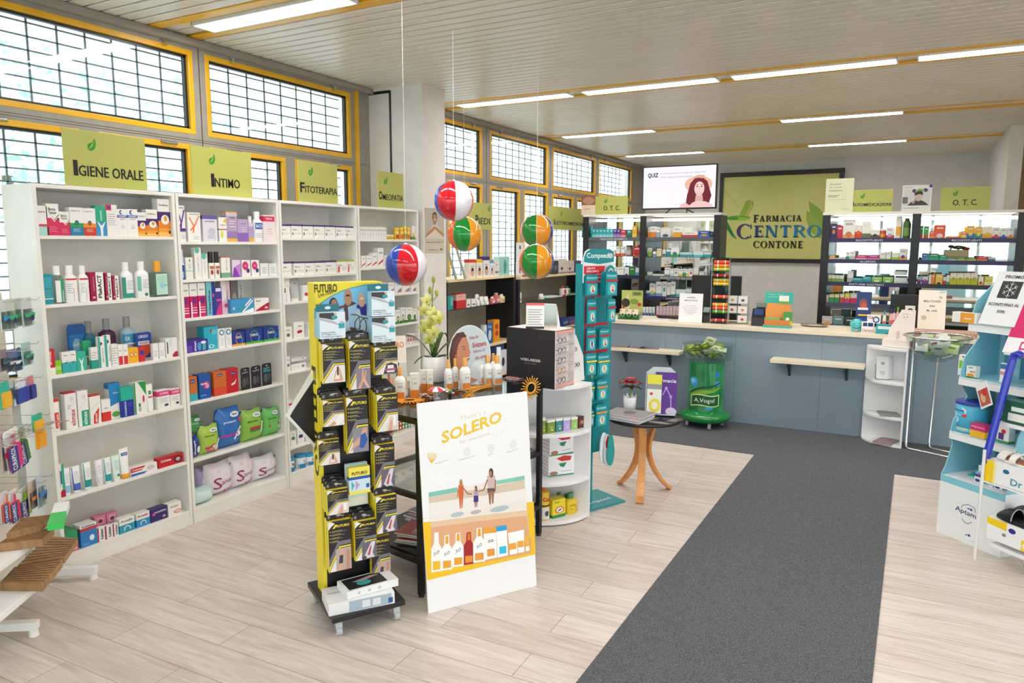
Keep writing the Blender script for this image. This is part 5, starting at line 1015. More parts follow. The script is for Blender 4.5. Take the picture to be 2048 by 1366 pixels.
row(BK,z[5],Z4,wh('sixth'),[
 ('p',135,228,702,'223c8c',[Tx('always',.4,.5,.7,.2,'e6eaf6',90,.03),El(.7,.4,.16,.16,'e9ecf0')],'navy pad packet under a green one',{'d':.09}),('p',132,238,556,'4f9a58',ten('4f9a58','discreet','e3efdc',[]),'green pad packet on top of another',{'d':.09,'sb':.04,'up':.135}),
 ('p',225,368,618,'a9cc50',ten('','discreet','4a6a2a',[Pg('d84a8c',(.2,.1),(.9,.05),(1,.5),(.6,.35),(.3,.25)),El(.62,.25,.1,.06,'f2ccd9'),Rc(.15,.2,.5,.27,'c93a7a'),('l',[(.7,.1),(.9,.5)],.014,'f4eef0')]),'lime pad packet with pink flower',{'d':.09}),
 ('p',360,530,492,'2d72c0',ten('','protect+','eef4fa',[Rc(.05,.3,.7,.36,'b93a9a'),Pg('224f9c',(0,.0),(1,0),(1,.25),(0,.3)),El(.72,.33,.12,.06,'f0f0f4'),('l',[(.55,.2),(.85,.5)],.016,'dfe6f0'),El(.85,.68,.12,.04,'d83a5c')]),'large blue pad packet',{'d':.12}),
 ('p',532,684,505,'8fc04c',ten('','discreet','3f6a2a',[Rc(.25,.38,.75,.47,'c43a34'),Rc(.25,.32,.75,.38,'2f8a44'),('l',[(.78,.25),(.85,.6)],.014,'eef2e6')]),'bright green pad packet',{'d':.11}),('p',686,803,492,'6cc060',ten('','discreet','2f6a3a',[Pg('c43a34',(.2,.42),(.85,.46),(.85,.38),(.2,.34)),('l',[(.8,.25),(.9,.55)],.014,'eef2e6')]),'mint green pad packet',{'d':.10})])
sana=lambda t:[Tx('S',.28,.42,.3,.36,'9c2f5c',0,0),Tx('ana' if t else 'anette',.62,.42,.42 if t else.55,.1,'8c4a70',.04,0),El(.55,.14,.06,.03,'d05a88'),El(.7,.15,.06,.03,'d05a88'),El(.85,.17,.06,.03,'d05a88'),Pg('f2d8e2',(.6,.6),(.95,.5),(.95,.8),(.7,.9)),Tx('12',.35,.8,.12,.08,'c9a0b4',0,0),El(.92,.9,.06,.025,'1f6a70')]
row(BK,z[6],Z4,wh('bottom'),[
 ('p',160,345,1075,'cfe9e6',[],'flat pale mint packet lying down',{'d':.17,'sb':-.0}),('p',200,292,925,'b9a9d8',[El(.5,.5,.25,.25,'e3dcef'),Rc(.6,.3,.75,.7,'6a5ab0')],'lilac packet set back',{'sb':.1,'d':.08}),
 ('p',288,470,892,'f0e6ea',sana(1),'white and pink pad packet',{'d':.15,'sb':.03}),('p',462,616,838,'f0e6ea',sana(1),'white and pink pad packet',{'d':.15,'sb':.03}),('p',618,786,842,'efedee',sana(0),'white soft pad packet',{'d':.14,'sb':.03})])
# ---- herbal remedy
z=BAYS['herbal remedy'][1];wh=lambda s:s+' shelf, herbal remedy bookcase'
hb=[Bd(.88,1,'4a3c78'),Tx('Padma',.3,.62,.4,.12,'55555f'),El(.12,.3,.07,.12,'8a8578'),Rc(.3,.3,.9,.34,'c9c9cc')]
hg=[Bd(.88,1,'a8b83c'),Tx('Padma',.3,.62,.4,.12,'55555f'),Pg('d94a2c',(.05,.05),(.25,.05),(.28,.5),(.1,.55)),Rc(.5,.2,.9,.5,'e2dcd4')]
row(BK,z[0],Z5,wh('top'),[('y',x0,x1,t,WT,hb,'white remedy box with violet edge')for x0,x1,t in((80,155,262),(160,240,262),(246,326,265),(334,410,268),(416,493,270),(499,574,274),(576,646,277))])
row(BK,z[1],Z5,wh('second'),[('y',x0,x1,t,WT,hb,'white remedy box with violet edge')for x0,x1,t in((88,162,546),(180,262,545),(265,338,543),(342,418,541),(420,502,538))]+[('y',x0,x1,t,WT,hg,'white remedy box with olive edge')for x0,x1,t in((506,584,534),(586,658,532))])
row(BK,z[2],Z5,wh('third'),[('t',96,126,665,WT,[El(.5,.5,.3,.1,'2b2b30')],'white tube with black emblem'),('t',124,162,667,WT,[El(.6,.72,.3,.1,'b8304a'),Rc(.7,.3,.9,.6,'a8304a')],'white tube with red emblem'),('t',166,242,663,'b9bdbe',[El(.5,.5,.3,.08,'3a3f42'),Rc(.35,.75,.7,.78,'5a5f62')],'grey tube with dark leaf'),('c',246,300,722,WT,[El(.5,.4,.25,.12,'c43a44')],'white carton with cherry picture'),('c',320,370,720,WT,Ln(3,.3,.6),'plain white herbal carton')])
row(BK,z[3],Z5,wh('fourth'),[('c',108,165,1040,WT,[El(.5,.35,.25,.14,'6a7a3a'),Tx('Herba',.5,.75,.5,.08)],'white carton with green leaf'),('c',178,258,1002,WT,[El(.65,.4,.16,.1,'c42a3c'),El(.45,.38,.14,.1,'b8243a'),Tx('Herba',.6,.75,.4,.08)],'white carton with red berries'),('c',290,360,1010,WT,Ln(3,.3,.6),'plain white herbal carton')])
row(BK,z[4],Z6,wh('fifth'),[('c',33,68,590,WT,[El(.6,.4,.3,.1,'8f8098'),Tx('Echina',.5,.75,.6,.07)],'white carton with grey violet bloom',{'sb':.01}),('y',76,178,640,WT,[El(.8,.5,.1,.25,'8f8098'),Rc(.1,.45,.6,.5,'c9c9cc')],'lower white box with violet bloom',{'sb':.01}),('y',78,178,600,WT,[El(.8,.6,.1,.15,'8f8098'),Rc(.1,.65,.6,.7,'c9c9cc')],'upper white box with violet bloom',{'sb':.02,'up':.062})])
row(BK,z[5],Z6,wh('sixth'),[('c',50,85,890,WT,[Bd(.62,.78,'e0502c'),Tx('Aloe',.5,.5,.5,.06)],'slim white carton with red band'),('y',112,192,928,WT,[Rc(.4,.25,.8,.8,'9cb83c'),El(.6,.5,.1,.2,'4a6a24'),Bd(0,.12,'a9c05a')],'white box with green square')])
row(BK,z[6],Z6,wh('seventh'),[('c',70,108,1102,WT,[Rc(.2,.4,.8,.62,'2f8a78'),Tx('Vita',.5,.8,.5,.08)],'white carton with green block'),('c',118,164,1086,WT,[Rc(.2,.4,.8,.62,'4a2c78'),Tx('Vita',.5,.8,.5,.08)],'white carton with violet block'),('c',174,210,1092,WT,[Rc(.2,.4,.8,.62,'4a2c78'),Tx('Vita',.5,.8,.5,.08)],'white carton with violet block')])
row(BK,z[7],Z6,wh('bottom'),[('j',x0,x1,t,'f0f4f6',[Rc(.05,0,.95,.4,'2a86c0'),Tx(s,.5,.65,.2,.25,'3a5a8c')],'blue and white powder tub number '+w_,{'cap':'2aa0d0'})for x0,x1,t,s,w_ in((64,110,1286,'1','one'),(134,190,1262,'2','two'),(196,245,1258,'3','three'))])
# ---- homeopathy
z=BAYS['homeopathy'][1];wh=lambda s:s+' shelf, homeopathy bookcase'
row(BK,z[0],Z5,wh('top'),[('c',683+i*20.3,701+i*20.3,280+i*.4,WT,[Rc(.2,.68,.8,.8,'b0b0b4'),El(.5,.4,.25,.12,'dedee2')],'small white globule carton')for i in range(10)]+
    [('j',890,916,340,'e9c93c',[Rc(.1,.2,.9,.6,'c9a52c')],'low yellow tin'),('j',920,945,340,'e9c93c',[Rc(.1,.2,.9,.6,'c9a52c')],'low yellow tin')]+
    [('j',x0,x1,t,'e6b92c',[Rc(.1,.1,.9,.45,c),Rc(.1,.55,.9,.75,'f2dc84')],d_,{'cap':'f0d040','cf':.12})for x0,x1,t,c,d_ in((958,986,288,'c4402c','yellow tub with red band'),(992,1018,286,'d8702c','yellow tub with orange band'),(1022,1043,275,'5a8a3a','yellow tub with green band'),(1046,1072,286,'d8702c','short yellow tub with orange band'))]+
    [('c',1076,1097,272,WT,[Bd(0,.2,'5a9a4a'),Pg('e9b42c',(0,.2),(1,.2),(.5,.5))],'white carton with green foot'),('c',1099,1124,286,WT,[Bd(0,.15,'5a9a4a'),Rc(.3,.5,.7,.6,'c43a3a')],'shorter white carton with green foot')])
sw=[Pg('c93a4a',(.1,.1),(.9,.3),(.9,.42),(.1,.2)),Tx('Omida',.5,.75,.6,.08)]
row(BK,z[1],Z5,wh('second'),[('c',x0,x1,t,WT,sw,'white carton with red swoosh')for x0,x1,t in((692,724,500),(732,768,498),(774,812,478),(816,860,440),(868,900,496),(905,940,494),(945,985,490))])
gs=[Pg('9a8288',(.3,.05),(.95,.1),(.95,.5),(.5,.3)),Tx('Similasan',.5,.8,.7,.07)]
row(BK,z[2],Z5,wh('third'),[('c',x0,x1,705,WT,gs,'white carton with grey swoosh')for x0,x1 in((700,740),(748,790),(800,840),(848,880),(886,940),(946,1000),(1004,1062),(1070,1130))])
gn=lambda t:[Bd(0,.18,'4a8a3a'),El(.5,.36,.3,.2,'2f5a2c'),El(.5,.36,.2,.12,t),Tx('Vogel',.5,.85,.55,.07)]
row(BK,z[3],Z5,wh('fourth'),[('c',x0,x1,t,WT,gn(c),'white and green herb carton')for x0,x1,t,c in((860,900,905,'d9e0c4'),(905,945,905,'6a8a4a'),(952,988,912,'d9e0c4'),(994,1024,892,'e9ecd9'),(1030,1080,893,'6a9a3a'),(1084,1124,900,'4a6a2c'))])
row(BK,z[4],Z5,wh('fifth'),[('c',x0,x1,1088,'e9dede',[Rc(.2,.3,.8,.8,'a8384a'),Rc(.3,.5,.6,.7,'e4c9cd')],'pink and wine red carton')for x0,x1 in((1058,1076),(1080,1098),(1102,1120),(1040,1055))])
row(BK,z[6],Z6,wh('seventh'),[('j',812,838,952,'2f6fb0',[],'small blue tub',{'cap':'e8ecf2'}),('c',770,800,950,WT,gn('c9d4a8'),'white herb carton')])
row(BK,z[7],Z6,wh('bottom'),[('c',716+i*19.6,733+i*19.6,1050-i*4.5,'e9e2d4',[Bd(.2,.9,c),Rc(.2,.3,.8,.5,'e9e2d4'),Rc(.2,.65,.8,.8,'f2ead9')],'narrow tea carton with %s front'%n_)for i,(c,n_)in enumerate((('b98a4a','tan'),('d9602c','orange'),('c98a5a','light brown'),('4a9a5a','green'),('c9a04a','ochre'),('c43a34','red'),('6a8a3a','olive'),('4aa08a','teal'),('3a8a7a','dark teal'),('c9d0d4','grey')))])
# ================================================================ HANGING BRACE CARTONS ON THE YELLOW STAND
def T_(z):return z
D1=(590,540,5.69);Z7=(560,900,3.415)
def on_frame(fr,tr,x0,x1,y0,y1,ly):
    a=fr.at(tr[0]+x0/tr[2],tr[1]+y0/tr[2],ly);b=fr.at(tr[0]+x1/tr[2],tr[1]+y0/tr[2],ly);c=fr.at(tr[0]+(x0+x1)/2/tr[2],tr[1]+y1/tr[2],ly)
    return(a[0]+b[0])/2,b[0]-a[0],c[1],(a[1]+b[1])/2-c[1]
SK='d9a488'
def brace_art(pic):
    base=[Rc(0,0,1,1,'231f22'),Rc(0,.9,.12,1,'e9e6e2'),Pg('e9e6e2',(0,.84),(.12,.9),(.3,.955),(.12,1),(0,1)),Pg('f3dd3c',(.18,.86),(.3,.93),(.4,.93),(.28,.86)),Tx('FUTURO',.66,.895,.58,.05,'f3dd3c',0,.04)]
    for i in range(4):base+=[Rc(.05,.80-i*.065,.11,.812-i*.065,'f3dd3c'),Rc(.14,.803-i*.065,.62-.06*i,.813-i*.065,'c9b84a'),Rc(.14,.783-i*.065,.8-.09*i,.79-i*.065,'9a98a0')]
    base+=[Pg('77757f',(.0,.14),(.0,.26),(.42,.6),(1,.6),(1,.52),(.5,.52)),Pg('f3dd3c',(0,0),(0,.12),(.48,.5),(1,.5),(1,.47),(.52,.47),(.04,.08)),Pg('e6e0dd',(.03,.02),(.04,.06),(.53,.455),(1,.455),(1,.02))]
    P_={'hand':[Pg(SK,(.45,.05),(.55,.3),(.72,.42),(.8,.3),(.9,.05)),Pg('f0e2dc',(.5,.1),(.62,.3),(.7,.3),(.75,.1)),Rc(.62,.2,.7,.42,'3c3a42')],
          'hands':[Rc(.3,.02,1,.44,'8a7f8c'),Pg(SK,(.35,.03),(.55,.2),(.6,.42),(.66,.43),(.68,.2),(.5,.03)),Pg('e2b49c',(.95,.03),(.75,.2),(.62,.22),(.7,.12),(.85,.03)),Pg(SK,(.66,.2),(.75,.4),(.8,.39),(.74,.2))],
          'back':[Pg('4a2f38',(.35,.03),(.5,.4),(.7,.44),(.95,.35),(1,.03)),Pg('ece6ea',(.5,.08),(.55,.34),(.8,.34),(.85,.08)),Rc(.45,.14,.9,.22,'b0566a')],
          'wrist':[Pg('f0ece8',(.5,.1),(.8,.44),(.98,.44),(.98,.25),(.7,.03)),Pg(SK,(.2,.03),(.5,.2),(.62,.1),(.45,.02))],
          'elbow':[Rc(.25,.02,1,.45,'8d8a9a'),Pg(SK,(.1,.03),(.35,.12),(.85,.2),(.95,.44),(.75,.44),(.6,.3),(.3,.2)),Pg('2d5cae',(.55,.1),(.62,.32),(.85,.36),(.95,.22),(.75,.08))],
          'knee':[Rc(.3,.02,1,.45,'b9a9a4'),Pg(SK,(.4,.02),(.45,.3),(.55,.44),(.68,.44),(.62,.2),(.55,.02)),Pg('3f3b45',(.42,.16),(.47,.32),(.63,.32),(.6,.16)),Pg('c98a70',(.75,.02),(.8,.4),(.92,.4),(.9,.02))],
          'ankle':[Rc(.3,.02,1,.45,'6e6674'),Pg('d9d4da',(.35,.04),(.5,.2),(.75,.44),(.95,.44),(.8,.16),(.9,.04)),Pg('b84a4a',(.55,.12),(.7,.34),(.76,.34),(.66,.1)),El(.4,.07,.12,.04,'4a4650')],
          'arm':[Pg('d9c9c4',(.4,.02),(.6,.4),(.95,.4),(.95,.02)),Pg(SK,(.5,.02),(.62,.3),(.72,.3),(.7,.02)),Rc(.75,.15,.9,.42,'f2eeea')]}
    return base+P_[pic]
def brace(x0,x1,y0,y1,tr,pic,desc,n=2,ly=.12,tab=.035,d=.026):
    d=min(d,(.216-ly)/n-.0035);cx,w,zb,h=on_frame(FU,tr,x0,x1,y0,y1,ly);key='brace%s%.3f'%(pic,w);src=None
    for i in range(n):
        loc=FU.w(cx,ly+i*(d+.004),zb+(.0 if i==0 else.006*i));lab=desc if i==0 else['','carton right behind the ','third carton back behind the ','rearmost carton behind the '][i]+desc.replace('yellow and black carton','one')
        if src is None:
            o=bpy.data.objects.new('brace_carton',None);o.empty_display_size=.03;C.objects.link(o);put(o,loc,FU.rz);tag(o,lab,'carton','cartons hanging from the yellow stand')
            q=MB();q.box((-w/2,0,0),(w/2,d,h),P('f4dc35'));q.art(w,h,brace_art(pic));q.obj('carton_body',o)
            q=MB();q.prism([(-w/2,h),(w/2,h),(w/2,h+tab*.7),(w/2-.012,h+tab),(-w/2+.012,h+tab),(-w/2,h+tab*.7)],d-.003,d,P('221f22'));q.art(w,tab,[El(.5,.55,.12,.16,'b9b6b2'),Rc(.05,.2,.15,.6,'8a8890')],y=d-.003,z=h);q.obj('hang_tab',o);src=o
        else:dup(src,loc,FU.rz,lab)
    # wire hook, part of the stand
    q=MB();zt=zb+h+tab*.55;q.tube([(cx-.012,.222,zt),(cx-.012,ly-.02,zt+.004),(cx-.012,ly-.03,zt+.016),(cx+.012,ly-.03,zt+.016),(cx+.012,ly-.02,zt+.004),(cx+.012,.222,zt)],.0016,M_chrome,6);q.obj('wire_hook',FUT_E)
YB_='yellow and black carton '
brace(310,560,840,1290,D1,'hand',YB_+'with a single hand, upper left of the stand')
brace(615,848,805,1365,D1,'hands',YB_+'with two praying hands, upper middle of the stand',ly=.11)
brace(905,1165,878,1190,D1,'back',YB_+'with a back support, upper right of the stand',n=3,ly=.10)
brace(292,435,888,1068,Z6,'wrist',YB_+'with white wrist wrap, left of the blue elbow carton',n=3,ly=.12)
brace(452,597,868,1252,Z6,'elbow',YB_+'with a blue elbow sleeve, centre of the stand',n=2,ly=.12)
brace(662,802,850,1104,Z6,'arm',YB_+'in the thick stack right of the elbow carton',n=4,ly=.085)
brace(262,405,1160,1332,Z6,'hand',YB_+'at mid height on the left, above the short one',n=1,ly=.14)
brace(645,780,1190,1498,Z6,'ankle',YB_+'at mid height on the right, beside the pale cartons',n=2,ly=.12)
brace(322,465,270,440,Z7,'arm',YB_+'low on the left, above the walking legs',n=3,ly=.11)
brace(655,795,312,568,Z7,'ankle',YB_+'low on the right edge with a strapped foot',n=4,ly=.09)
brace(328,480,482,830,Z7,'knee',YB_+'with knees and legs, bottom left of the stand',n=2,ly=.11)
brace(510,655,482,750,Z7,'ankle',YB_+'with strapped foot, bottom middle of the stand',n=4,ly=.09)
brace(622,750,592,895,Z7,'knee',YB_+'lowest on the right, behind the strapped foot',n=1,ly=.15)
# pale cartons in the middle
cx,w,zb,h=on_frame(FU,Z7,470,613,118,300,.12)
product('c',w,h,.03,'f2e25a',[Bd(.55,.66,'2d5aa8'),Rc(.0,.12,1,.55,'cfe4ee'),Tx('FUTURO',.5,.78,.75,.12,'4a4420',0,.03),Pg('48b0b8',(.1,.15),(.25,.35),(.1,.52)),Pg('c9a0c8',(.3,.15),(.5,.35),(.3,.52)),Rc(.8,.2,.95,.35,'2d5aa8')],{},FU.w(cx,.12,zb),FU.rz,'yellow and pale blue carton in the middle of the yellow stand')
cx,w,zb,h=on_frame(FU,Z7,448,595,92,380,.16)
product('c',w,h,.02,'dcebe9',[Rc(.1,.03,.9,.2,'f3efe2'),Bd(.88,1,'9fd0de')],{},FU.w(cx,.16,zb),FU.rz,'pale green carton hanging behind the yellow and pale blue one')
def pillow(x0,x1,y0,y1,ly,lab,tabx=None):
    cx,w,zb,h=on_frame(FU,D1,x0,x1,y0,y1,ly);d=.05
    q=MB();q.box((-w/2,0,0),(w/2,d,h),P('a9d3e8'));q.box((-w/2,-.0003,0),(w/2,0,h),P('e2eff6'))
    q.art(w,h,[Pg('3a3138',(.0,.98),(0,.82),(.3,.76),(.55,.7),(.62,.85),(.55,.98)),Pg('b9bcc4',(0,.82),(0,.72),(.9,.45),(.55,.66)),El(.58,.8,.12,.08,'2f9fa8'),El(.62,.92,.05,.06,'d9b09c'),Rc(.74,.38,.97,.56,'2aa3b0'),('l',[(.76,.56),(.85,.64),(.95,.56)],.003,'8a9a9c'),Tx('Cuscino Collo',.32,.24,.55,.045,'24406a',0,.02),Tx('da Viaggio con',.34,.16,.58,.045,'24406a',0,.02),Tx('Pompetta Gonfiaggio',.46,.08,.82,.045,'24406a',0,.02)],y=-.0003)
    o=bpy.data.objects.new('pillow_carton',None);C.objects.link(o);q.obj('carton_body',o)
    if tabx:q=MB();q.box((-w/2-.0,d-.004,h),(w/2-.012,d,h+.032),P('1f7080'));q.art(w,.032,[El(.45,.5,.12,.22,'dfe9ec')],y=d-.004,z=h);q.obj('hang_tab',o)
    put(o,FU.w(cx,ly,zb),FU.rz);tag(o,lab,'carton','travel pillow cartons on the yellow stand')
pillow(868,1132,245,522,.11,'pale blue travel pillow carton, upper one at the top right of the stand',1)
pillow(873,1140,532,820,.11,'pale blue travel pillow carton, lower one of two at the right')
pillow(275,568,480,780,.11,'pale blue travel pillow carton at the left of the stand',1)
# flat cartons lying on the base
bz=.1012
def flatbox(c,wx,wy,h,col,artside,lab,rz=0,top=None,z=bz,name='flat_box'):
    q=MB();q.box((-wx/2,-wy/2,0),(wx/2,wy/2,h),P(col));q.T=Matrix.Translation((0,-wy/2,0));q.art(wx,h,artside);q.T=Matrix()
    if top:q.T=Matrix.Translation((0,-wy/2,h+.0004))@Matrix.Rotation(-R90,4,'X');q.art(wx,wy,top,z=0);q.T=Matrix()
    o=q.obj(name);p=FU.w(c[0],c[1],z);put(o,p,FU.rz+rz);return tag(o,lab,'box','flat boxes on the base of the yellow stand')
flatbox((.15,.095),.30,.17,.055,'ececee',[Rc(.3,.05,.95,.95,'a9bccb'),Rc(.5,.2,.62,.8,'dfe4e8'),Rc(.66,.2,.78,.8,'dfe4e8'),Rc(.9,.15,.97,.6,'2f5a9a')],'wide white and grey box lying lowest on the black base board',-.1,[Tx('mobility',.18,.6,.25,.12,'50545c',0,0),Rc(.6,.3,.95,.9,'c9d3da')])
flatbox((.20,.10),.25,.13,.035,'f0f0f1',[Rc(.2,.3,.25,.7,'c9c9d0'),Rc(.4,.3,.45,.7,'c9c9d0'),Rc(.6,.3,.65,.7,'c9c9d0')],'smaller white box with dark lid lying on the wide one',.05,[Rc(.06,.08,.8,.92,'26242c'),El(.4,.4,.14,.2,'3aa0a8'),Pg('b9a8b8',(.2,.6),(.6,.8),(.75,.7),(.4,.5))],z=bz+.0565)
# ================================================================ ON THE BLACK TABLE
def std(tr,x0,x1,y0,y1,z=TBZ):
    px=lambda x,y:(tr[0]+x/tr[2],tr[1]+y/tr[2]);b=onz(*px((x0+x1)/2,y1),z);dep=(b-CAM).dot(FW);w=(x1-x0)/tr[2]*dep/F
    r=ray(*px((x0+x1)/2,y0));hd=math.hypot(b.x,b.y)/math.hypot(r.x,r.y);return b,w,CAM.z+r.z*hd-z
E1=(780,560,4.552)
faceC=math.radians(38)
sun=[Rc(.12,.05,.88,.32,'e58a34'),Tx('50',.5,.55,.4,.1,'6a6a70',0,0),Rc(.2,.68,.8,.7,'b9b9bd'),Rc(.2,.42,.7,.43,'c9c9cd')]
sunb=[Rc(.12,.05,.88,.28,'e58a34'),Rc(.12,.28,.88,.34,'8fcbe4'),Tx('50',.5,.55,.4,.1,'6a6a70',0,0),Rc(.2,.68,.8,.7,'b9b9bd')]
def lotion(x0,x1,y0,y1,lab,art=sun,rot=.0,back=0):
    b,w,h=std(E1,x0,x1,y0,y1);w*=1.1;h*=.97
    return product('b',round(w*.98,3),round(h,3),round(w*.8,3),'f6f5f3',art,{'cap':'f0b060' if art is not sun or 1 else '','cf':.27,'cw':.46,'sh':.16,'p':2.3},(b.x,b.y,TBZ),faceC+rot,lab,'white sun lotion bottles on the black table','lotion_bottle')
lotion(48,140,790,1092,'white sun lotion spray with orange cap, leftmost on the black table')
lotion(572,630,708,992,'white sun lotion bottle just behind the left one beside the pot',rot=.2);lotion(512,582,722,1010,'white sun lotion bottle in front beside the flower pot',rot=.5)
lotion(655,750,705,1008,'white sun lotion bottle standing alone before the oval picture sign',rot=.4)
lotion(825,885,672,950,'white sun lotion bottle at left rear of the right group',sunb,.6);lotion(925,985,665,935,'white sun lotion bottle at rear of the right group',sunb,.5)
lotion(870,945,680,955,'white sun lotion bottle at front left of the right group',sunb,.4);lotion(950,1040,685,955,'white sun lotion bottle at front right of the right group',sunb,.4)
b,w,h=std(E1,968,1018,615,900)
product('b',w,h,w*.8,'f2f5f8',[Rc(.1,.4,.9,.6,'4a9fd0')],{'cap':'eef2f5','cf':.2,'cw':.8},(b.x,b.y,TBZ),faceC,'white sun bottle with blue band behind the lotion group',None,'lotion_bottle')
def scart(x0,x1,y0,y1,lab,split=.3,col='e58a34'):
    b,w,h=std(E1,x0,x1,y0,y1);product('c',w,h,w*.75,'f4f2ee',[Bd(0,split,col),Tx('50',.6,.62,.35,.1,'6a6a70',0,0),Tx('SOLERO',.25,.6,.4,.1,'9a9aa0',90,0),Rc(.2,.8,.8,.815,'b9b9bd')],{},(b.x,b.y,TBZ),faceC-.1,lab,'white and orange sun lotion cartons on the table')
scart(185,262,855,1085,'wide white and orange sun carton beside the leftmost spray',.36);scart(276,335,822,1035,'white and orange sun carton behind the toy deckchair',.42);scart(338,392,822,1040,'white and orange sun carton next to the white flower pot',.42)
# picture card behind the left spray
b,w,h=std(E1,60,235,490,850);q=MB();q.box((-.07,0,0),(.07,.004,.33),P('e9dfd6'));q.art(.14,.33,[Rc(0,.25,1,.55,'c9cfc9'),Rc(0,.1,1,.3,'dcb89c'),Tx('SOLERO',.5,.85,.85,.1,'d9824a',0,.02),Pg('8a5a48',(.55,.15),(.6,.5),(.7,.5),(.68,.15)),El(.65,.53,.06,.03,'4a3028'),Pg('b9683c',(.2,.1),(.25,.4),(.34,.38),(.32,.1))])
o=q.obj('picture_card');put(o,TF.w(.25,.44,TBZ+.001),TF.rz);o.rotation_euler=(-.18,0,faceC+.1);tag(o,'leaning beach picture card at the back left of the black table','card')
# orchid
b,w,h=std(E1,312,520,765,945);PCt=Vector((b.x,b.y,TBZ));PCt=PCt+Vector((-.06,.07,0));rp=.068
e=thing('potted_orchid','yellow green orchid in a white pot on the black table','plant',PCt)
q=MB();q.lathe([(0,0),(rp*.9,0),(rp,.01),(rp*1.05,.155),(rp*.98,.155),(rp*.94,.13),(0,.13)],mat('f3f2f4',.25),28,caps=False);q.obj('pot',e)
q=MB();q.lathe([(0,.135),(rp*.94,.13)],noisy('m_soil','2a2018','4a3828',60,.9),20,caps=False);q.obj('soil',e)
Mleaf=noisy('m_orchid_leaf','3c5a24','5d7c34',9,.35);Mst=P('7f9a3c');Mpet=noisy('m_orchid_petal','d8dc5a','eef0a4',12,.45);Mbud=P('a8a83c')
def blade(q,p0,ang,L_,wd,rise,m,drop=1.0):
    n=8;vs=[];ca,sa=math.cos(ang),math.sin(ang)
    for i in range(n+1):
        t=i/n;r=L_*t;z=rise*math.sin(t*math.pi*.62)*1.1-drop*.10*t*t*L_/.2;ww=wd*(math.sin(math.pi*min(1,t*.9+.12))**.8)*.5
        c=Vector(p0)+Vector((ca*r,sa*r,z));vs+=[c+Vector((-sa*ww,ca*ww,.006)),c,c+Vector((sa*ww,-ca*ww,.006))]
    vs+=[v-Vector((0,0,.0015))for v in vs];k=3*(n+1)
    q.add(vs,[(i*3+j,i*3+j+1,i*3+j+4,i*3+j+3)for i in range(n)for j in range(2)]+[(k+i*3+j,k+i*3+j+3,k+i*3+j+4,k+i*3+j+1)for i in range(n)for j in range(2)],m,True)
for a_,L_,wd,rs in((3.6,.26,.035,.19),(.75,.2,.05,.14),(1.2,.1,.05,.17),(4.0,.12,.03,.04),(.4,.15,.04,.05),(5.2,.1,.03,.10),(2.3,.18,.04,.12)):
    q=MB();blade(q,(0,0,.13),a_,L_,wd,rs,Mleaf);q.obj('leaf',e)
q=MB();sp_=[(0,0,.13),(-.005,0,.28),(-.01,.0,.42),(-.005,0,.52),(0,.002,.60)];q.tube(sp_,[.005,.0045,.004,.003,.002],Mst,8)
for bx,bz_ in((.004,.615),(-.022,.55),(.026,.535)):q.ell((bx,0,bz_),.011,.011,.022,Mbud,10,8);q.tube([(0,0,bz_-.05),(bx,0,bz_-.015)],.002,Mst,6)
q.obj('flower_stem',e)
def flower(c,s,tilt,lab=None):
    q=MB();rnd=random.Random(int(c[2]*1000))
    q.T=Matrix.Translation(c)@Matrix.Rotation(faceC+tilt,4,'Z')@Matrix.Rotation(.25,4,'X')
    for k in range(5):
        a_=k*2*math.pi/5+.3;n=6;vs=[]
        for i in range(n+1):
            t=i/n;ww=s*.3*math.sin(math.pi*min(1,t*.85+.15))**.7;r=s*t;cy=-.3*s*t+.5*s*t*t
            for sgn in(-1,0,1):vs.append((r*math.cos(a_)-sgn*ww*math.sin(a_),cy+(.0 if sgn else-.06*s),r*math.sin(a_)+sgn*ww*math.cos(a_)))
        m_=len(vs);vs+=[(a,b+.0012,c_)for a,b,c_ in vs]
        q.add(vs,[(i*3+j,i*3+j+1,i*3+j+4,i*3+j+3)for i in range(n)for j in range(2)]+[(m_+i*3+j,m_+i*3+j+3,m_+i*3+j+4,m_+i*3+j+1)for i in range(n)for j in range(2)],Mpet,True)
    q.ell((0,-.25*s,-.08*s),.16*s,.16*s,.16*s,P('c9a03a'),8,6);q.T=Matrix();q.obj('flower',e)
for c,s,t in(((-.035,-.02,.49),.045,.3),((-.045,-.03,.43),.05,-.3),((.02,-.03,.41),.05,.2),((.055,-.03,.385),.052,.6),((-.01,-.035,.355),.055,0),((-.045,-.03,.32),.05,-.4),((.02,-.03,.30),.052,.2),((-.01,-.03,.26),.045,0)):flower(c,s,t)
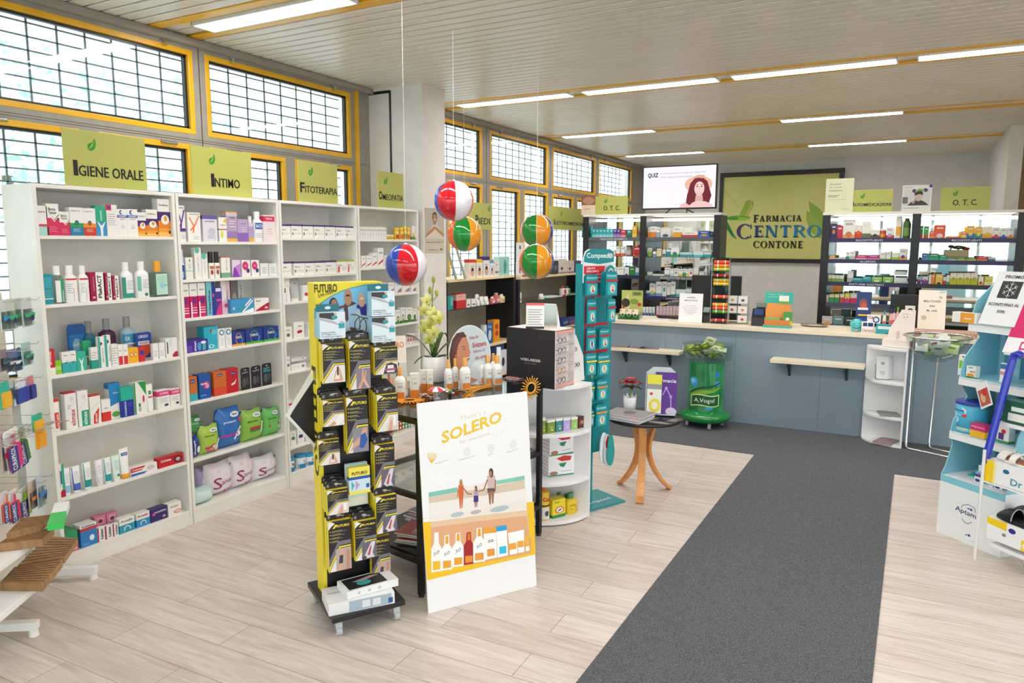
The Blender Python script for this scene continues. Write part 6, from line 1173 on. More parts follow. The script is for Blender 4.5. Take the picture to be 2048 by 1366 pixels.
# oval picture sign
b,w,h=std(E1,525,910,362,935);w*=.93
oc=Vector((-2.27,3.60,TBZ));q=MB();rw,rh=.135,.205;pts=[(rw*math.cos(2*math.pi*i/40),rh+.01+rh*math.sin(2*math.pi*i/40))for i in range(40)]
ow,oh=.27,.43
b2,w2,h2=std(E1,525,910,362,945)
dep=(oc-CAM).dot(FW);ow=385/4.552*dep/F*1.0;oh=ow*1.42;rw,rh=ow/2,oh/2
pts=[(rw*math.cos(2*math.pi*i/40),rh+rh*math.sin(2*math.pi*i/40))for i in range(40)]
q.prism(pts,0,.006,P('e9eef1'))
def E_(X,Y):return((X-525)/385,(945-Y)/583)
q.art(ow,oh,[('p',[(.5+.485*math.cos(2*math.pi*i/40),.5+.485*math.sin(2*math.pi*i/40))for i in range(40)],'cbd9e0'),
    ('p',[E_(600,440),E_(560,500),E_(532,640),E_(545,760),E_(600,880),E_(660,930),E_(680,880),E_(640,640),E_(660,500),E_(690,470),E_(660,425)],'5a302a'),
    ('p',[E_(655,480),E_(690,480),E_(712,560),E_(712,590),E_(728,630),E_(712,650),E_(718,690),E_(700,720),E_(660,720),E_(650,800),E_(690,860),E_(800,900),E_(720,932),E_(620,905),E_(600,760),E_(600,620),E_(620,520)],'cf8a6c'),
    ('p',[E_(590,640),E_(610,560),E_(650,480),E_(620,470),E_(570,560),E_(560,700),E_(590,800)],'6a3a30'),('p',[E_(680,680),E_(718,655),E_(714,690),E_(690,700)],'b23c3c'),('p',[E_(684,680),E_(716,665),E_(712,680),E_(690,690)],'f4f0ee'),('l',[E_(650,590),E_(672,598),E_(680,592)],.003,'2a1a18'),('l',[E_(645,570),E_(680,572)],.003,'4a2a20'),('e',*E_(590,660),.02,.03,'b97058'),
    ('e',*E_(800,760),.16,.09,'e2e8ea'),('e',*E_(760,800),.1,.06,'d5dde0'),
    ('t','Noi in',*E_(757,480),.2,.055,'c8384a',.03,.01),('t','Svizzera',*E_(805,548),.33,.085,'c8384a',.04,.02),('t','abbiamo ciò',*E_(803,610),.28,.05,'c8384a',.03,0),('t','che serve',*E_(820,672),.28,.065,'c8384a',.04,.01)])
q.box((-.06,0,0),(.06,.05,.006),P('e9eef1'))
o=q.obj('oval_picture_sign');put(o,oc,faceC+.02);tag(o,'oval sign with a laughing person in profile and red handwriting','sign')
# orange sunburst ornaments
def burst(name,loc,rot,r,lab,col='f0ab2e',n=22):
    q=MB();m=P(col);q.tube([(r*.42*math.cos(2*math.pi*i/24),0,r*.42*math.sin(2*math.pi*i/24))for i in range(24)],r*.065,m,6,closed=True)
    for i in range(n):a_=2*math.pi*i/n;L_=r*(1 if i%2 else.86);q.cyl((r*.45*math.cos(a_),0,r*.45*math.sin(a_)),(L_*math.cos(a_),0,L_*math.sin(a_)),r*.035,r*.045,m,6)
    o=q.obj(name);o.location=loc;o.rotation_euler=rot;return tag(o,lab,'ornament','orange sunburst ornaments on the black table')
p=TF.at(1062,776,-.06);burst('sunburst_ornament',TF.w(p[0],-.06,p[1]),(0,0,TF.rz-.3),.07,'orange sunburst ornament hanging on the right corner of the black table')
p=TF.at(937,800,-.055);burst('sunburst_ornament',TF.w(p[0],-.055,p[1]),(0,0,TF.rz),.055,'orange sunburst ornament rising behind the middle of the beach board edge')
b=onz(818,803,TBZ);burst('sunburst_ornament',(b.x,b.y,TBZ+.006),(R90,0,0),.085,'orange sunburst ornament lying flat at the left end of the table','e9952e')
for(x,y,c_,lab)in((955,778,'e9a53c','golden raffia bundle lying in front of the lotion bottles'),(1040,757,'d9703c','orange and blue raffia bundle lying beside the dark spectacles cabinet')):
    b=onz(x,y,TBZ);q=MB();rnd=random.Random(x)
    for i in range(40):
        a_=rnd.gauss(1.1,.35);L_=rnd.uniform(.05,.11);ox,oy=rnd.gauss(0,.02),rnd.gauss(0,.03);cc=c_ if(c_=='e9a53c' or i%3)else '7fb8cc'
        q.cyl((ox-L_*math.cos(a_),oy-L_*math.sin(a_),.003+.008*rnd.random()),(ox+L_*math.cos(a_),oy+L_*math.sin(a_),.002+.012*rnd.random()),.0016,.0008,P(cc),5)
    o=q.obj('raffia_bundle');put(o,(b.x,b.y,TBZ));tag(o,lab,'raffia bundle')
# toy beach set
b=onz(874,797,TBZ);e=thing('toy_parasol','tiny red and white toy parasol standing on the black table','toy',b)
q=MB();q.cyl((0,0,0),(0,0,.05),.0025,.0025,P('f2f2f2'),8);q.lathe([(.014,0),(.014,.003),(0,.004)],P('f2f2f2'),14);q.obj('pole',e)
q=MB()
for k in range(8):q.lathe([(.045,.045),(.035,.055),(.018,.062),(.0,.065)],P('cf2a3a' if k%2 else 'f4f1f0'),3,a0=k*.7854,a1=(k+1)*.7854)
q.obj('canopy',e)
for(x,y,rz,lab)in((852,798,.2,'tiny striped toy deckchair left of the toy parasol'),(893,788,-.4,'tiny striped toy deckchair right of the toy parasol')):
    b=onz(x,y,TBZ);e=thing('toy_deckchair',lab,'toy',b,faceC+rz,'toy deckchairs on the black table')
    for s in(-1,1):
        q=MB();q.tube([(-.04,s*.012,0),(-.028,s*.012,.022),(0,s*.012,.03),(.02,s*.012,.014),(.026,s*.012,0)],.0018,P('f4f4f4'),6);q.obj('frame',e)
    q=MB();pr=[(-.035,.032),(-.015,.026),(.005,.014),(.025,.012),(.045,.008)]
    for i in range(4):
        for j in range(3):
            t0,t1=j/3,(j+1)/3;a,c=pr[i],pr[i+1];pa_=(a[0]+(c[0]-a[0])*t0,a[1]+(c[1]-a[1])*t0);pb_=(a[0]+(c[0]-a[0])*t1,a[1]+(c[1]-a[1])*t1)
            q.add([(pa_[0],-.013,pa_[1]),(pb_[0],-.013,pb_[1]),(pb_[0],.013,pb_[1]),(pa_[0],.013,pa_[1])],[(0,1,2,3)],P('c8303f' if j%2 else 'f4f0ee'))
    q.obj('canvas',e)
b=onz(900,796,TBZ);e=thing('toy_cactus','tiny green toy plant in a black pot by the toy deckchairs','toy',b)
q=MB();q.cyl((0,0,0),(0,0,.024),.008,.009,M_black,12);q.obj('pot',e);q=MB();q.ell((0,0,.034),.008,.008,.012,P('4a9a3c'),8,6);q.ell((.008,0,.032),.004,.004,.008,P('4a9a3c'),6,5);q.obj('plant',e)
# magazines on the lower shelf and box on the glass shelf
def mags(loc,rz,n,w,l,lab,grp,cols=('e9e4e2','d9c9c6','e2dcd8','efeae6'),art=None,t=.007,jit=.012,cat='magazine'):
    rnd=random.Random(int(abs(loc[0])*1000))
    for i in range(n):
        q=MB();q.box((-w/2,-l/2,0),(w/2,l/2,t-.001),P(cols[i%len(cols)]));q.box((-w/2-.0002,-l/2-.0002,t-.0016),(w/2,l/2,t-.0008),P('a8484c' if i%2 else '8a8a8e'))
        if i==n-1 and art:q.T=Matrix.Translation((0,-l/2,t-.0006))@Matrix.Rotation(-R90,4,'X');q.art(w,l,art,z=0);q.T=Matrix()
        o=q.obj('magazine');put(o,(loc[0]+rnd.gauss(0,jit),loc[1]+rnd.gauss(0,jit),loc[2]+i*t),rz+rnd.gauss(0,.05));tag(o,(('top ' if i==n-1 else 'bottom ' if i==0 else ORD[i]+' from bottom ')+lab),cat,grp if n>1 else None)
mags(TF.w(.19,.14,.2035),TF.rz+.35,8,.2,.27,'magazine in the front pile on the lower table shelf','magazines piled on the lower table shelf',art=[Rc(.1,.1,.9,.7,'a88a88'),El(.5,.5,.3,.2,'d9b8a8'),Tx('VITA',.5,.85,.7,.12,'c03a44')])
mags(TF.w(.42,.27,.2035),TF.rz,9,.3,.21,'white brochure in the rear pile on the lower table shelf','white brochures on the lower table shelf',cols=('f2f2f2','eaeaee'),t=.009,cat='brochure')
q=MB();q.box((-.02,-.04,0),(.02,.04,.30),P('f2ecee'))
for i in range(5):q.box((-.0205,-.0405,.02+i*.058),(.0205,.0405,.035+i*.058),P('d8306a'))
o=q.obj('striped_box');put(o,TF.w(.045,.3,.5325),TF.rz);tag(o,'tall white box with magenta stripes on the glass shelf of the table','box')
q=MB();q.box((-.1,-.07,0),(.1,.07,.006),P('c9563c'));o=q.obj('leaflet');put(o,TF.w(.88,.12,.5325),TF.rz);tag(o,'orange red leaflet lying on the glass shelf, right end of table','leaflet')
# ================================================================ SPECTACLES CABINET AND WHITE CORNER SHELF
V0=Vector((-1.842,3.872,.886));VA=math.radians(82);VF=Frame(V0,VA)
e=thing('spectacles_cabinet','dark countertop spectacles cabinet with pink white tray front, on the white shelf','cabinet',V0,VA);vw_,vd_,vh_=.215,.36,.352
q=MB();q.box((-.004,.003,0),(0,vd_,vh_),P('28272c'));q.T=Matrix.Translation((-.0042,0,0))@Matrix.Rotation(-R90,4,'Z');q.art(vd_,vh_,[Tx('VISUISSE',.5,.46,.42,.045,'e9e9ec',0,.02),El(.735,.46,.008,.008,'d03a3a'),Tx('SPECIALITY VISION',.5,.40,.24,.016,'a9a9ae',0,0)],x=-vd_/2);q.T=Matrix();q.obj('dark_side',e)
q=MB();q.box((0,.0,0),(.006,vd_,vh_),P('efe6e4'));q.box((vw_-.006,0,0),(vw_,vd_,vh_),P('efe6e4'));q.box((0,0,vh_-.006),(vw_,vd_,vh_),P('ece3df'));q.box((0,0,0),(vw_,vd_,.006),P('ece3df'));q.box((0,vd_-.006,0),(vw_,vd_,vh_),P('ece3df'));q.obj('housing',e)
M_sp=P('1a1a1e')
def specs(q,c,w,m,tilt=0,th=.0016,k=.33):
    for s in(-1,1):
        q.tube([(c[0]+s*w*.25+w*.19*math.cos(t),c[1],c[2]+w*.15*math.sin(t)+tilt*s)for t in[2*math.pi*i/14 for i in range(14)]],th,m,6,closed=True)
        q.tube([(c[0]+s*w*.45,c[1],c[2]+w*.05),(c[0]+s*w*.46,c[1]+w*.6*k,c[2]+w*.02),(c[0]+s*w*.44,c[1]+w*.85*k,c[2]-w*.08)],th,m,6)
    q.tube([(c[0]-w*.07,c[1],c[2]+w*.03),(c[0],c[1],c[2]+w*.06),(c[0]+w*.07,c[1],c[2]+w*.03)],th,m,6)
q=MB();q.box((.006,.04,.006),(vw_-.006,.045,vh_-.006),P('f1e9e7'));q.box((.006,-.0,vh_-.025),(vw_-.006,.002,vh_),P('e6a99c'));q.box((.006,-.0,0),(vw_-.006,.002,.022),P('e6a99c'))
for i in range(1,5):z=.022+i*.061;q.box((.006,0,z-.003),(vw_-.006,.045,z),P('d9c9c6'))
q.box((vw_*.38,-.001,.022),(vw_*.39,.0,vh_-.025),P('e9dcd9'));q.obj('tray_front',e)
for i,(m_,w_)in enumerate((('17171b',.15),('c9883c',.11),('3a3a42',.14),('17171b',.15),('22222a',.14))):
    z=.022+i*.061+.022;q=MB();specs(q,(0,0,0),.11,P(m_));o=q.obj('spectacles');put(o,VF.w(.085,.008,z+.0),VA+.1);tag(o,['black','orange','fine grey','bold black','dark grey'][i]+' spectacles on the %s tray of the spectacles cabinet'%['lowest','second lowest','middle','second highest','highest'][i],'spectacles','spectacles on the cabinet trays')
q=MB();cf=[(0,0),(.17,0),(.15,.16),(.06,.30),(0,.30)];q.prism(cf,0,.004,P('f2ecec'));o=q.obj('spectacles_card');put(o,VF.w(vw_+.002,.03,.0),VA);tag(o,'white slanted card carrying spectacles beside the spectacles cabinet','card');
for i,(z,x)in enumerate(((.21,.035),(.11,.07))):
    q=MB();specs(q,(0,0,0),.075,M_sp);o=q.obj('spectacles');put(o,VF.w(vw_+x,.026,z),VA);tag(o,['black round spectacles, upper pair on the white slanted card','black round spectacles, lower pair on the white slanted card'][i],'spectacles')
# notice holder + mirror on the cabinet
q=MB();q.box((-.055,0,0),(.055,.003,.155),P('f3f0ee'));q.box((-.055,-.0005,.14),(.055,0,.155),P('e2646c'));q.box((-.055,-.02,0),(.055,.012,.012),M_black);q.art(.11,.155,Ln(7,.15,.82,.1,.9,'9a9aa0'));o=q.obj('notice_holder');put(o,VF.w(.03,.17,vh_),math.radians(25));o.rotation_euler=(-.12,0,math.radians(25));tag(o,'small white notice with red top edge on the spectacles cabinet','notice')
e=thing('tabletop_mirror','small rectangular tabletop mirror on the spectacles cabinet','mirror',VF.w(.125,.12,vh_),math.radians(30))
q=MB();q.prism([(-.045,.004),(.045,0),(.035,.145),(-.055,.15)],.004,.01,P('e6e3e2'));q.prism([(.045,0),(.06,0),(.04,.13)],.0,.05,P('eceaea'));q.obj('frame',e);q=MB();q.prism([(-.041,.008),(.040,.005),(.031,.14),(-.05,.145)],.002,.004,mat('b9b2a8',.08,1));q.obj('mirror_glass',e)
# goods on the corner shelf
A4=(1040,760,4.017)
QF=Frame(Vector((-1.93,3.93,0)),math.radians(62))
b9=lambda c,l:[Bd(.82,1,'efeeee'),Tx(l,.6,.45,.5,.1,'e9f0e0',0,0),El(.6,.25,.16,.06,'dfe6d0')]
row(QF,.588,A4,'upper level of corner shelf',[('c',178,205,305,'7e9a2c',b9('','bio'),'olive green soap carton with white lid'),('c',222,282,322,'7e9a2c',b9('','bio'),'wide olive green soap carton'),('c',290,342,310,'3f8a86',b9('','bio'),'teal soap carton with white lid'),('c',350,406,305,'b9a3e0',b9('','bio'),'lilac soap carton with white lid'),('c',412,464,300,'9fc46a',b9('','bio'),'pale green soap carton with white lid'),('c',470,524,292,'5a241f',[Rc(.2,.3,.8,.7,'8a4a3c'),El(.5,.5,.2,.12,'c98a6a')],'dark brown soap carton')],sb=.0)
dif=[Rc(.0,.0,1,.06,'2f9a7a'),Pg('d8392f',(.3,.85),(.5,.7),(.85,.7),(.9,.9),(.6,.97)),El(.2,.4,.16,.3,'eef0f0'),El(.2,.14,.16,.1,'a87a5a'),Pg('2f8a6a',(.4,.6),(.7,.62),(.6,.4),(.45,.45)),Rc(.5,.2,.9,.22,'9a9aa0')]
c_=QF.w(.17,.06,.278)
for z,lab in((.279,'white diffuser box with red burst, lower of the two on corner shelf'),(.279+.137,'white diffuser box with red burst, upper of the two on corner shelf')):
    q=MB();q.box((-.09,0,0),(.09,.13,.135),P('f3f2f3'));q.art(.18,.135,dif)
    for k in range(5):q.box((-.0905,.005,.02+k*.024),(-.09,.125,.023+k*.024),P('d8584c'))
    o=q.obj('diffuser_box');put(o,(c_.x,c_.y,z),QF.rz-.2 if z<.3 else QF.rz-.05);tag(o,lab,'box','white diffuser boxes on the corner shelf')
row(QF,.03,A4,'bottom of the white corner shelf',[('j',176,258,872,'e9c22c',[Rc(.05,.05,.95,.45,'eceae6'),Rc(.1,.5,.9,.55,'2a2a2a'),Tx('Gel',.5,.75,.7,.16,'c43a2c',0,.04),El(.5,.25,.18,.1,'4a4a4c')],'yellow and white spray can',{'cap':'d9603c','cf':.12,'cw':.4,'name':'spray_can','cat':'spray can'}),
    ('c',262,366,960,'ecd62a',[Bd(0,.17,'2f8a4a'),El(.55,.42,.34,.18,'c9303a'),El(.55,.42,.27,.145,'f4f0ea'),('l',[(.38,.36),(.72,.48)],.006,'c9303a'),El(.55,.42,.1,.04,'33333a'),Tx('Stop',.35,.86,.35,.07,'3a5a2a',0,.03)],'yellow repellent carton with red ring'),
    ('b',300,345,908,'ecd62a',[],'yellow spray bottle with green cap',{'cap':'2a6a4a','cf':.25,'cw':.6,'sb':.07}),('b',360,402,920,'ecd62a',[],'small yellow spray bottle with green cap',{'cap':'2a6a4a','cf':.25,'cw':.6,'sb':.07}),
    ('b',385,474,915,'ecc92a',[El(.5,.45,.3,.2,'d9b020'),Tx('Anti Brumm',.5,.6,.6,.08,'4a5a1a',0,.02)],'round yellow bottle with clear pump',{'cap':'4a8a5a','cf':.28,'cw':.45}),('c',478,520,872,'f0e06a',[Rc(.1,.7,.9,.9,'f4f0d0'),Rc(.1,.3,.9,.4,'2a4a3a')],'tall pale yellow carton',{'sb':.05}),('c',395,440,858,'ece27a',[El(.5,.85,.3,.08,'2a6a4a')],'tall yellow carton at the back',{'sb':.12})])
# ================================================================ BLISTER PACKS ON THE TEAL STAND
A8=(1150,480,2.845);CT='compeed'
def cblist(x0,x1,y0,y1,band,pic,lab,ly=.06,n=1):
    cx,w,zb,h=on_frame(CO,A8,x0,x1,y0,y1,ly);z0_=None
    for i in range(n):
        q=MB();d=.012;q.prism([(-w/2,0),(w/2,0),(w/2,h*.9),(w*.36,h),(-w*.36,h),(-w/2,h*.9)],0,d*.3,P('158f9a'));q.box((-w*.38,-.008,h*.06),(w*.38,0,h*.56),P('3fb0b6'))
        q.art(w,h,[Rc(.05,.72,.95,.9,'2aa3ad'),Tx('Compeed',.5,.83,.8,.09,'eefafa',0,.01)]);q.art(w,h,[Rc(.02,.60,.98,.68,band),El(.5,.31,.22,.18,'dff0ee'),El(.5,.33,.1,.14,pic),El(.52,.22,.1,.05,'c8313c' if band=='c8202f' else 'e6c83c')],y=-.0085)
        o=q.obj('blister_pack');p=CO.w(cx,ly+i*.016,zb);put(o,p,CO.rz);tag(o,lab if i==0 else(['','plaster pack right behind the ','plaster pack third back behind the ','rearmost plaster pack behind the '][i]+lab.replace('teal plaster pack ','one ')),'blister pack','plaster packs on the teal stand')
    q=MB();q.cyl((cx,.1,zb+h*.97),(cx,ly-.03,zb+h*.99),.0018,.0018,TEAL,6);q.obj('wire_hook',CO_E)
R_='c8202f';Y_='e9d23c';O_='e9933c'
for a in((62,132,195,318,R_,'d9b08c','teal plaster pack in left column, top row',.065,2),(70,122,338,478,R_,'c9b48a','teal plaster pack in left column, second row',.07,1),(68,118,500,632,R_,'1f4a5a','teal plaster pack in left column, third row',.07,1),(62,122,645,770,Y_,'d9b08c','teal plaster pack in left column, fourth row',.06,2),
          (178,242,180,318,R_,'d9b08c','teal plaster pack in right column, top row',.0,4),(188,232,335,468,R_,'c9b48a','teal plaster pack in right column, second row',-.01,2),(140,196,500,620,R_,'c9b48a','teal plaster pack in right column, third row',.06,1),(130,196,645,770,Y_,'d9b08c','teal plaster pack in right column, fourth row',.06,2),
          (126,184,792,912,O_,'d9b08c','teal plaster pack in right column, fifth row',.06,2),(120,182,935,1060,O_,'c9a08a','teal plaster pack in right column, sixth row',.06,2),(70,110,800,915,Y_,'c9a08a','teal plaster pack in left column, fifth row',.075,1),(70,108,965,1060,Y_,'c9a08a','teal plaster pack in left column, sixth row',.075,1)):cblist(*a)
for i,(x0,x1,y0,y1,col,lab)in enumerate(((142,192,1095,1275,'e9eef0','white oval insole pack hanging lowest on the teal stand, rear'),(168,206,1105,1290,'dfe4ea','red tipped oval insole pack hanging lowest on the teal stand, middle'),(186,228,1108,1285,'2a9a96','teal oval insole pack hanging lowest on the teal stand, front'))):
    cx,w,zb,h=on_frame(CO,A8,x0,x1,y0,y1,.03-i*.02);q=MB();q.prism([(w/2*math.cos(t)*(.85 if math.sin(t)>0 else 1),h/2+h/2*math.sin(t))for t in[2*math.pi*k/20 for k in range(20)]],0,.008,P(col))
    if i==1:q.art(w,h,[Pg('d0303c',(.15,.75),(.5,.99),(.85,.75),(.7,.55),(.25,.6))])
    o=q.obj('insole_pack');put(o,CO.w(cx,.03-i*.02,zb),CO.rz);tag(o,lab,'insole pack')
q=MB();q.cyl((.185,.1,.50),(.185,-.04,.505),.0025,.0025,TEAL,6);q.obj('wire_hook',CO_E)
# ================================================================ REAR SHELF GOODS
BS=Frame((0,YS+.05,0),0);BOUNDS[id(BS)]=[(p[i]+.05,p[i+1]-.05,l)for p,l in((posts['L'],LL),(posts['R'],LZ))for i in(0,1)];C6=(1160,420,5.693);A7=(1620,340,3.794);A6=(1280,310,3.902)
def simple(c1,c2=None,v=.5,e=None):
    a=[Bd(0,v,c2)]if c2 else[]
    a.append(Rc(.2,.72,.8,.82,'a8a8ae' if c1==WT else 'e9e9ea'))
    if e:a.append(El(.5,v*.8+.05,.28,.16,e))
    return a
def mk(x0,x1,t,c1,c2=None,v=.5,e=None,d='',k='c',**o):return(k,x0,x1,t,c1,simple(c1,c2,v,e)if k in 'cy' else([Rc(.1,.15,.9,.6,c2)]if c2 else[]),d,o)
row(BS,LL[0],C6,'top shelf left of television leg',[mk(20,60,190,'2fb0b8','1f8f9c',.3,d='turquoise carton'),mk(64,92,185,'2fb0b8','bfe6e8',.3,d='turquoise and pale carton'),mk(96,134,185,'3fc0c4','1f8f9c',.4,d='tall turquoise carton')]+
    [mk(140+i*40,177+i*40,216,'2fb4c0','9fdce2',.35,d='turquoise tablet carton')for i in range(6)]+[mk(382,418,216,'5a3a9c','a88ad0',.4,d='violet carton'),mk(422,458,216,'5a3a9c','a88ad0',.4,d='violet carton'),mk(465,522,225,'cf3a50','e9a0b0',.3,d='red carton with pale top'),mk(532,588,230,'2f8a7a','1f6a5c',.4,d='dark green carton'),mk(596,650,180,'efb42c','f2c85a',.3,d='tall yellow carton')])
row(BS,LL[1],C6,'second rear shelf under the turquoise cartons',[mk(370,402,455,WT,'e9a48a',.2,d='white carton with peach base'),mk(410,455,412,WT,'d8452e',.25,d='tall white and red carton'),mk(465,512,415,WT,'e06a4a',.3,d='white and coral carton'),mk(518,585,402,'9a8a86','c9b5ae',k='j',cap='4a4648',cf=.1,d='grey brown tub with dark lid'),mk(605,694,418,'cf2a2e','e9605a',.2,e='a81e24',d='wide red support carton')])
row(BS,LL[2],C6,'third rear shelf, left bay behind counter',[mk(360,412,645,WT,'2f9a98',.3,d='white and teal carton'),mk(420,500,655,WT,d='wide white carton'),mk(506,558,652,'ece6ea','6a3aa0',.0,e='7a3ab0',d='white and violet carton'),mk(562,625,655,'3f7a3f','2f8a3c',.4,d='dark green carton'),mk(630,690,660,'dfe9f2','5a9ad0',.4,d='pale blue carton')])
row(BS,LL[0],C6,'top shelf under the television',[mk(735,795,198,WT,'ee8a3c',.5,d='white and orange carton'),mk(798,864,188,WT,'ee8a3c',.5,d='white and orange carton, taller'),mk(868,908,195,WT,'9ab0c4',.5,d='white and grey blue carton'),mk(915,1035,205,'e6e4e0','d4d0ca',.2,e='5a5a5e',k='y',d='wide pale device box'),mk(1062,1155,192,WT,'f0a83a',.5,d='white and amber carton'),mk(1160,1345,248,WT,'cf4a4a',.45,k='y',d='long white and red box'),mk(1350,1478,242,'2f5aa8','3f7ac8',.4,e='e0b04a',k='y',d='navy box'),mk(1482,1515,258,'2a2c4a',d='small dark carton')])
row(BS,LL[1],C6,'second shelf under the television',[mk(742,775,438,WT,'4ab0a8',.4,e='2f7a70',d='white and teal carton'),mk(778,815,432,WT,'8fc43a',.6,d='white and lime carton'),mk(820,868,472,'e9eef0','6a7ac0',k='j',d='small white tub with blue band'),mk(876,928,440,WT,'e2d6a8',.9,d='cream striped carton'),mk(940,975,455,WT,'9a9aa0',.3,e='2a3a4a',d='white carton with dark emblem'),mk(985,1032,452,'e6f2f2','2f8aa0',.7,d='white and deep teal carton'),mk(1038,1130,360,'f4f6f4','5fae4c',.15,e='2f8a78',d='large white carton with teal swirl'),mk(1136,1285,482,'b9e2ea','4aa0b8',.5,k='y',d='wide aqua box'),mk(1290,1405,476,'dff0f2','5ac0d4',.4,k='y',d='white and cyan box'),mk(1410,1500,478,'dff0f2','2fa8b8',.5,k='y',d='cyan end box')])
row(BS,LL[2],C6,'third shelf under the television',[mk(730,755,705,WT,d='slim white carton'),mk(758,820,705,WT,'9aa8b0',.3,d='short white carton'),mk(825,960,730,WT,'c9d4da',.3,k='y',d='long flat white box'),mk(965,1022,655,WT,'8a8a90',.2,d='tall white eye drop carton'),mk(1026,1064,668,WT,'c9dce4',.4,d='white carton with pale blue base'),mk(1068,1120,665,WT,e='9a9aa0',d='white carton with grey dot'),mk(1124,1170,672,WT,'e9c23c',.3,d='white and yellow carton'),mk(1174,1206,668,WT,'2f9a78',.5,d='white and green carton'),mk(1210,1240,672,WT,'e9d23c',.4,d='white and lemon carton'),mk(1244,1286,668,WT,e='c8403c',d='white carton with red dot'),mk(1292,1350,655,'e9e6e6','c9b9b9',.3,d='beige carton'),mk(1360,1385,700,WT,d='tiny white carton'),mk(1388,1410,700,WT,d='tiny white carton'),mk(1415,1455,645,'dfe4e6','b9c0c4',k='b',d='pale grey bottle')])
row(BS,LL[3],C6,'lowest shelf under the television',[mk(722,790,918,WT,'3a5a9a',.5,d='white and navy carton'),mk(792,860,835,WT,'6aa0d0',.3,e='e9c23c',d='tall white nasal carton'),mk(866,935,820,WT,'7aa8c8',.2,d='taller white carton'),mk(940,985,815,WT,e='3aa098',d='white carton with teal ring'),mk(990,1030,825,WT,'3a3a44',.1,d='white carton with bird emblem'),mk(1034,1086,815,WT,'2f8a6a',.15,d='white carton with green drop'),mk(1090,1200,905,'dff2f2','4ab8b0',.4,k='y',d='white and aqua box'),mk(1202,1280,895,'cfe6f0','2f8ac0',.5,k='y',d='blue topped box')])
# bottom row just over the counter
row(Frame((0,YS-.25,0),0),.745,C6,'low rear cabinet left of the notice',[mk(710+i*36,742+i*36,1105,'e2e6ee','4a6aa8',k='j',d='round white and blue tub',cap='f0f2f6')for i in range(4)]+[mk(868+i*38,902+i*38,1095,'e9c9d2','c22a62',.35,d='pink and magenta carton')for i in range(7)])
# right unit
def rr(z,where,L):row(BS,z,A7,where,L)
rr(LZ[0],'left bay, top shelf right of logo',[mk(125,205,408,'2b2f6a',e='ee8a2c',d='navy carton with orange cross'),mk(208,250,422,'cf2a50','e9e0e2',.0,d='crimson carton'),mk(255,345,378,WT,'f0a07a',.2,e='d9803c',d='tall white carton with brown stripe'),mk(345,395,420,'efe0d9','d8402c',.5,e='e9702c',d='cream and red carton'),mk(398,462,392,'f2f2ec','6a7a4a',.3,d='white carton with green roof'),mk(466,525,455,'f0ecea','5a5248',.4,e='3a342e',d='white and dark picture carton'),mk(530,576,448,'c8402c','e9a03c',k='j',cap='e9e4da',cf=.15,d='red orange tub with pale lid'),mk(580,636,435,WT,'cf4058',.3,e='b9a0c8',d='white carton with pink oval'),mk(655,703,352,'f2ede6','f0b03c',k='b',cap='f6f4f2',cf=.1,cw=.9,d='tall white bottle with orange dot'),mk(710,768,365,'4a6a2a','7a9a4a',k='b',cap='3a4a24',cf=.12,cw=.6,d='dark green bottle')])
rr(LZ[0],'right bay, top shelf right of logo',[mk(822,862,425,'3fae4c','e0402c',.2,e='d9452e',d='green carton with red fruit'),mk(866,905,428,'4fb85a','e0402c',.2,e='d9452e',d='green carton with red fruit'),mk(910,945,465,'ee6a4a','f0b03c',.3,d='small orange carton'),mk(948,1032,418,'ee5a34','f07a4c',.2,e='f2e2da',d='large orange sachet carton'),mk(1038,1145,502,'f09a3c','e0502c',.4,k='y',d='flat orange box'),mk(1148,1190,465,'ee9a2c','f2c23c',.4,e='e9e2d2',d='small amber carton'),mk(1194,1252,425,'f0b42c','2f7ab8',.4,e='f2d25a',d='orange and blue carton'),mk(1256,1312,432,'f0b42c','2f9a98',.4,e='f2d25a',d='orange and teal carton'),mk(1318,1385,430,'f0ead9','e9b43c',.4,e='f0c43c',d='cream carton with yellow sign'),mk(1390,1445,435,WT,'d04060',.2,e='d04060',d='white carton with pink figure'),mk(1450,1498,440,WT,'3f6ac0',.2,e='3f6ac0',d='white carton with blue figure'),mk(1502,1552,438,WT,'ee9a4c',.2,e='ee9a4c',d='white carton with orange figure')])
rr(LZ[1],'left bay, second shelf right of logo',[mk(118,190,650,'eeb42c','f4e0b0',.4,k='y',d='flat amber box'),mk(194,270,668,WT,'e9a0b0',.3,k='y',d='flat white box'),mk(274,300,622,WT,'2f9a5a',.4,d='white and green carton'),mk(303,345,618,WT,'c9c9cc',.4,d='plain white carton'),mk(348,432,650,'e2307a','f2e0e8',.3,k='y',d='flat magenta box'),mk(435,528,650,'c02a8a','e9a0c8',.3,k='y',d='flat purple pink box'),mk(532,576,628,WT,'8ac03a',.2,d='white carton with lime foot'),mk(580,616,622,WT,'8ac03a',.15,d='taller white carton with lime foot'),mk(622,674,632,'eaf0da','a0c83a',.4,d='pale lime carton'),mk(680,738,600,WT,'e0b03c',.3,e='6a3a8a',d='white and purple bottle carton')])
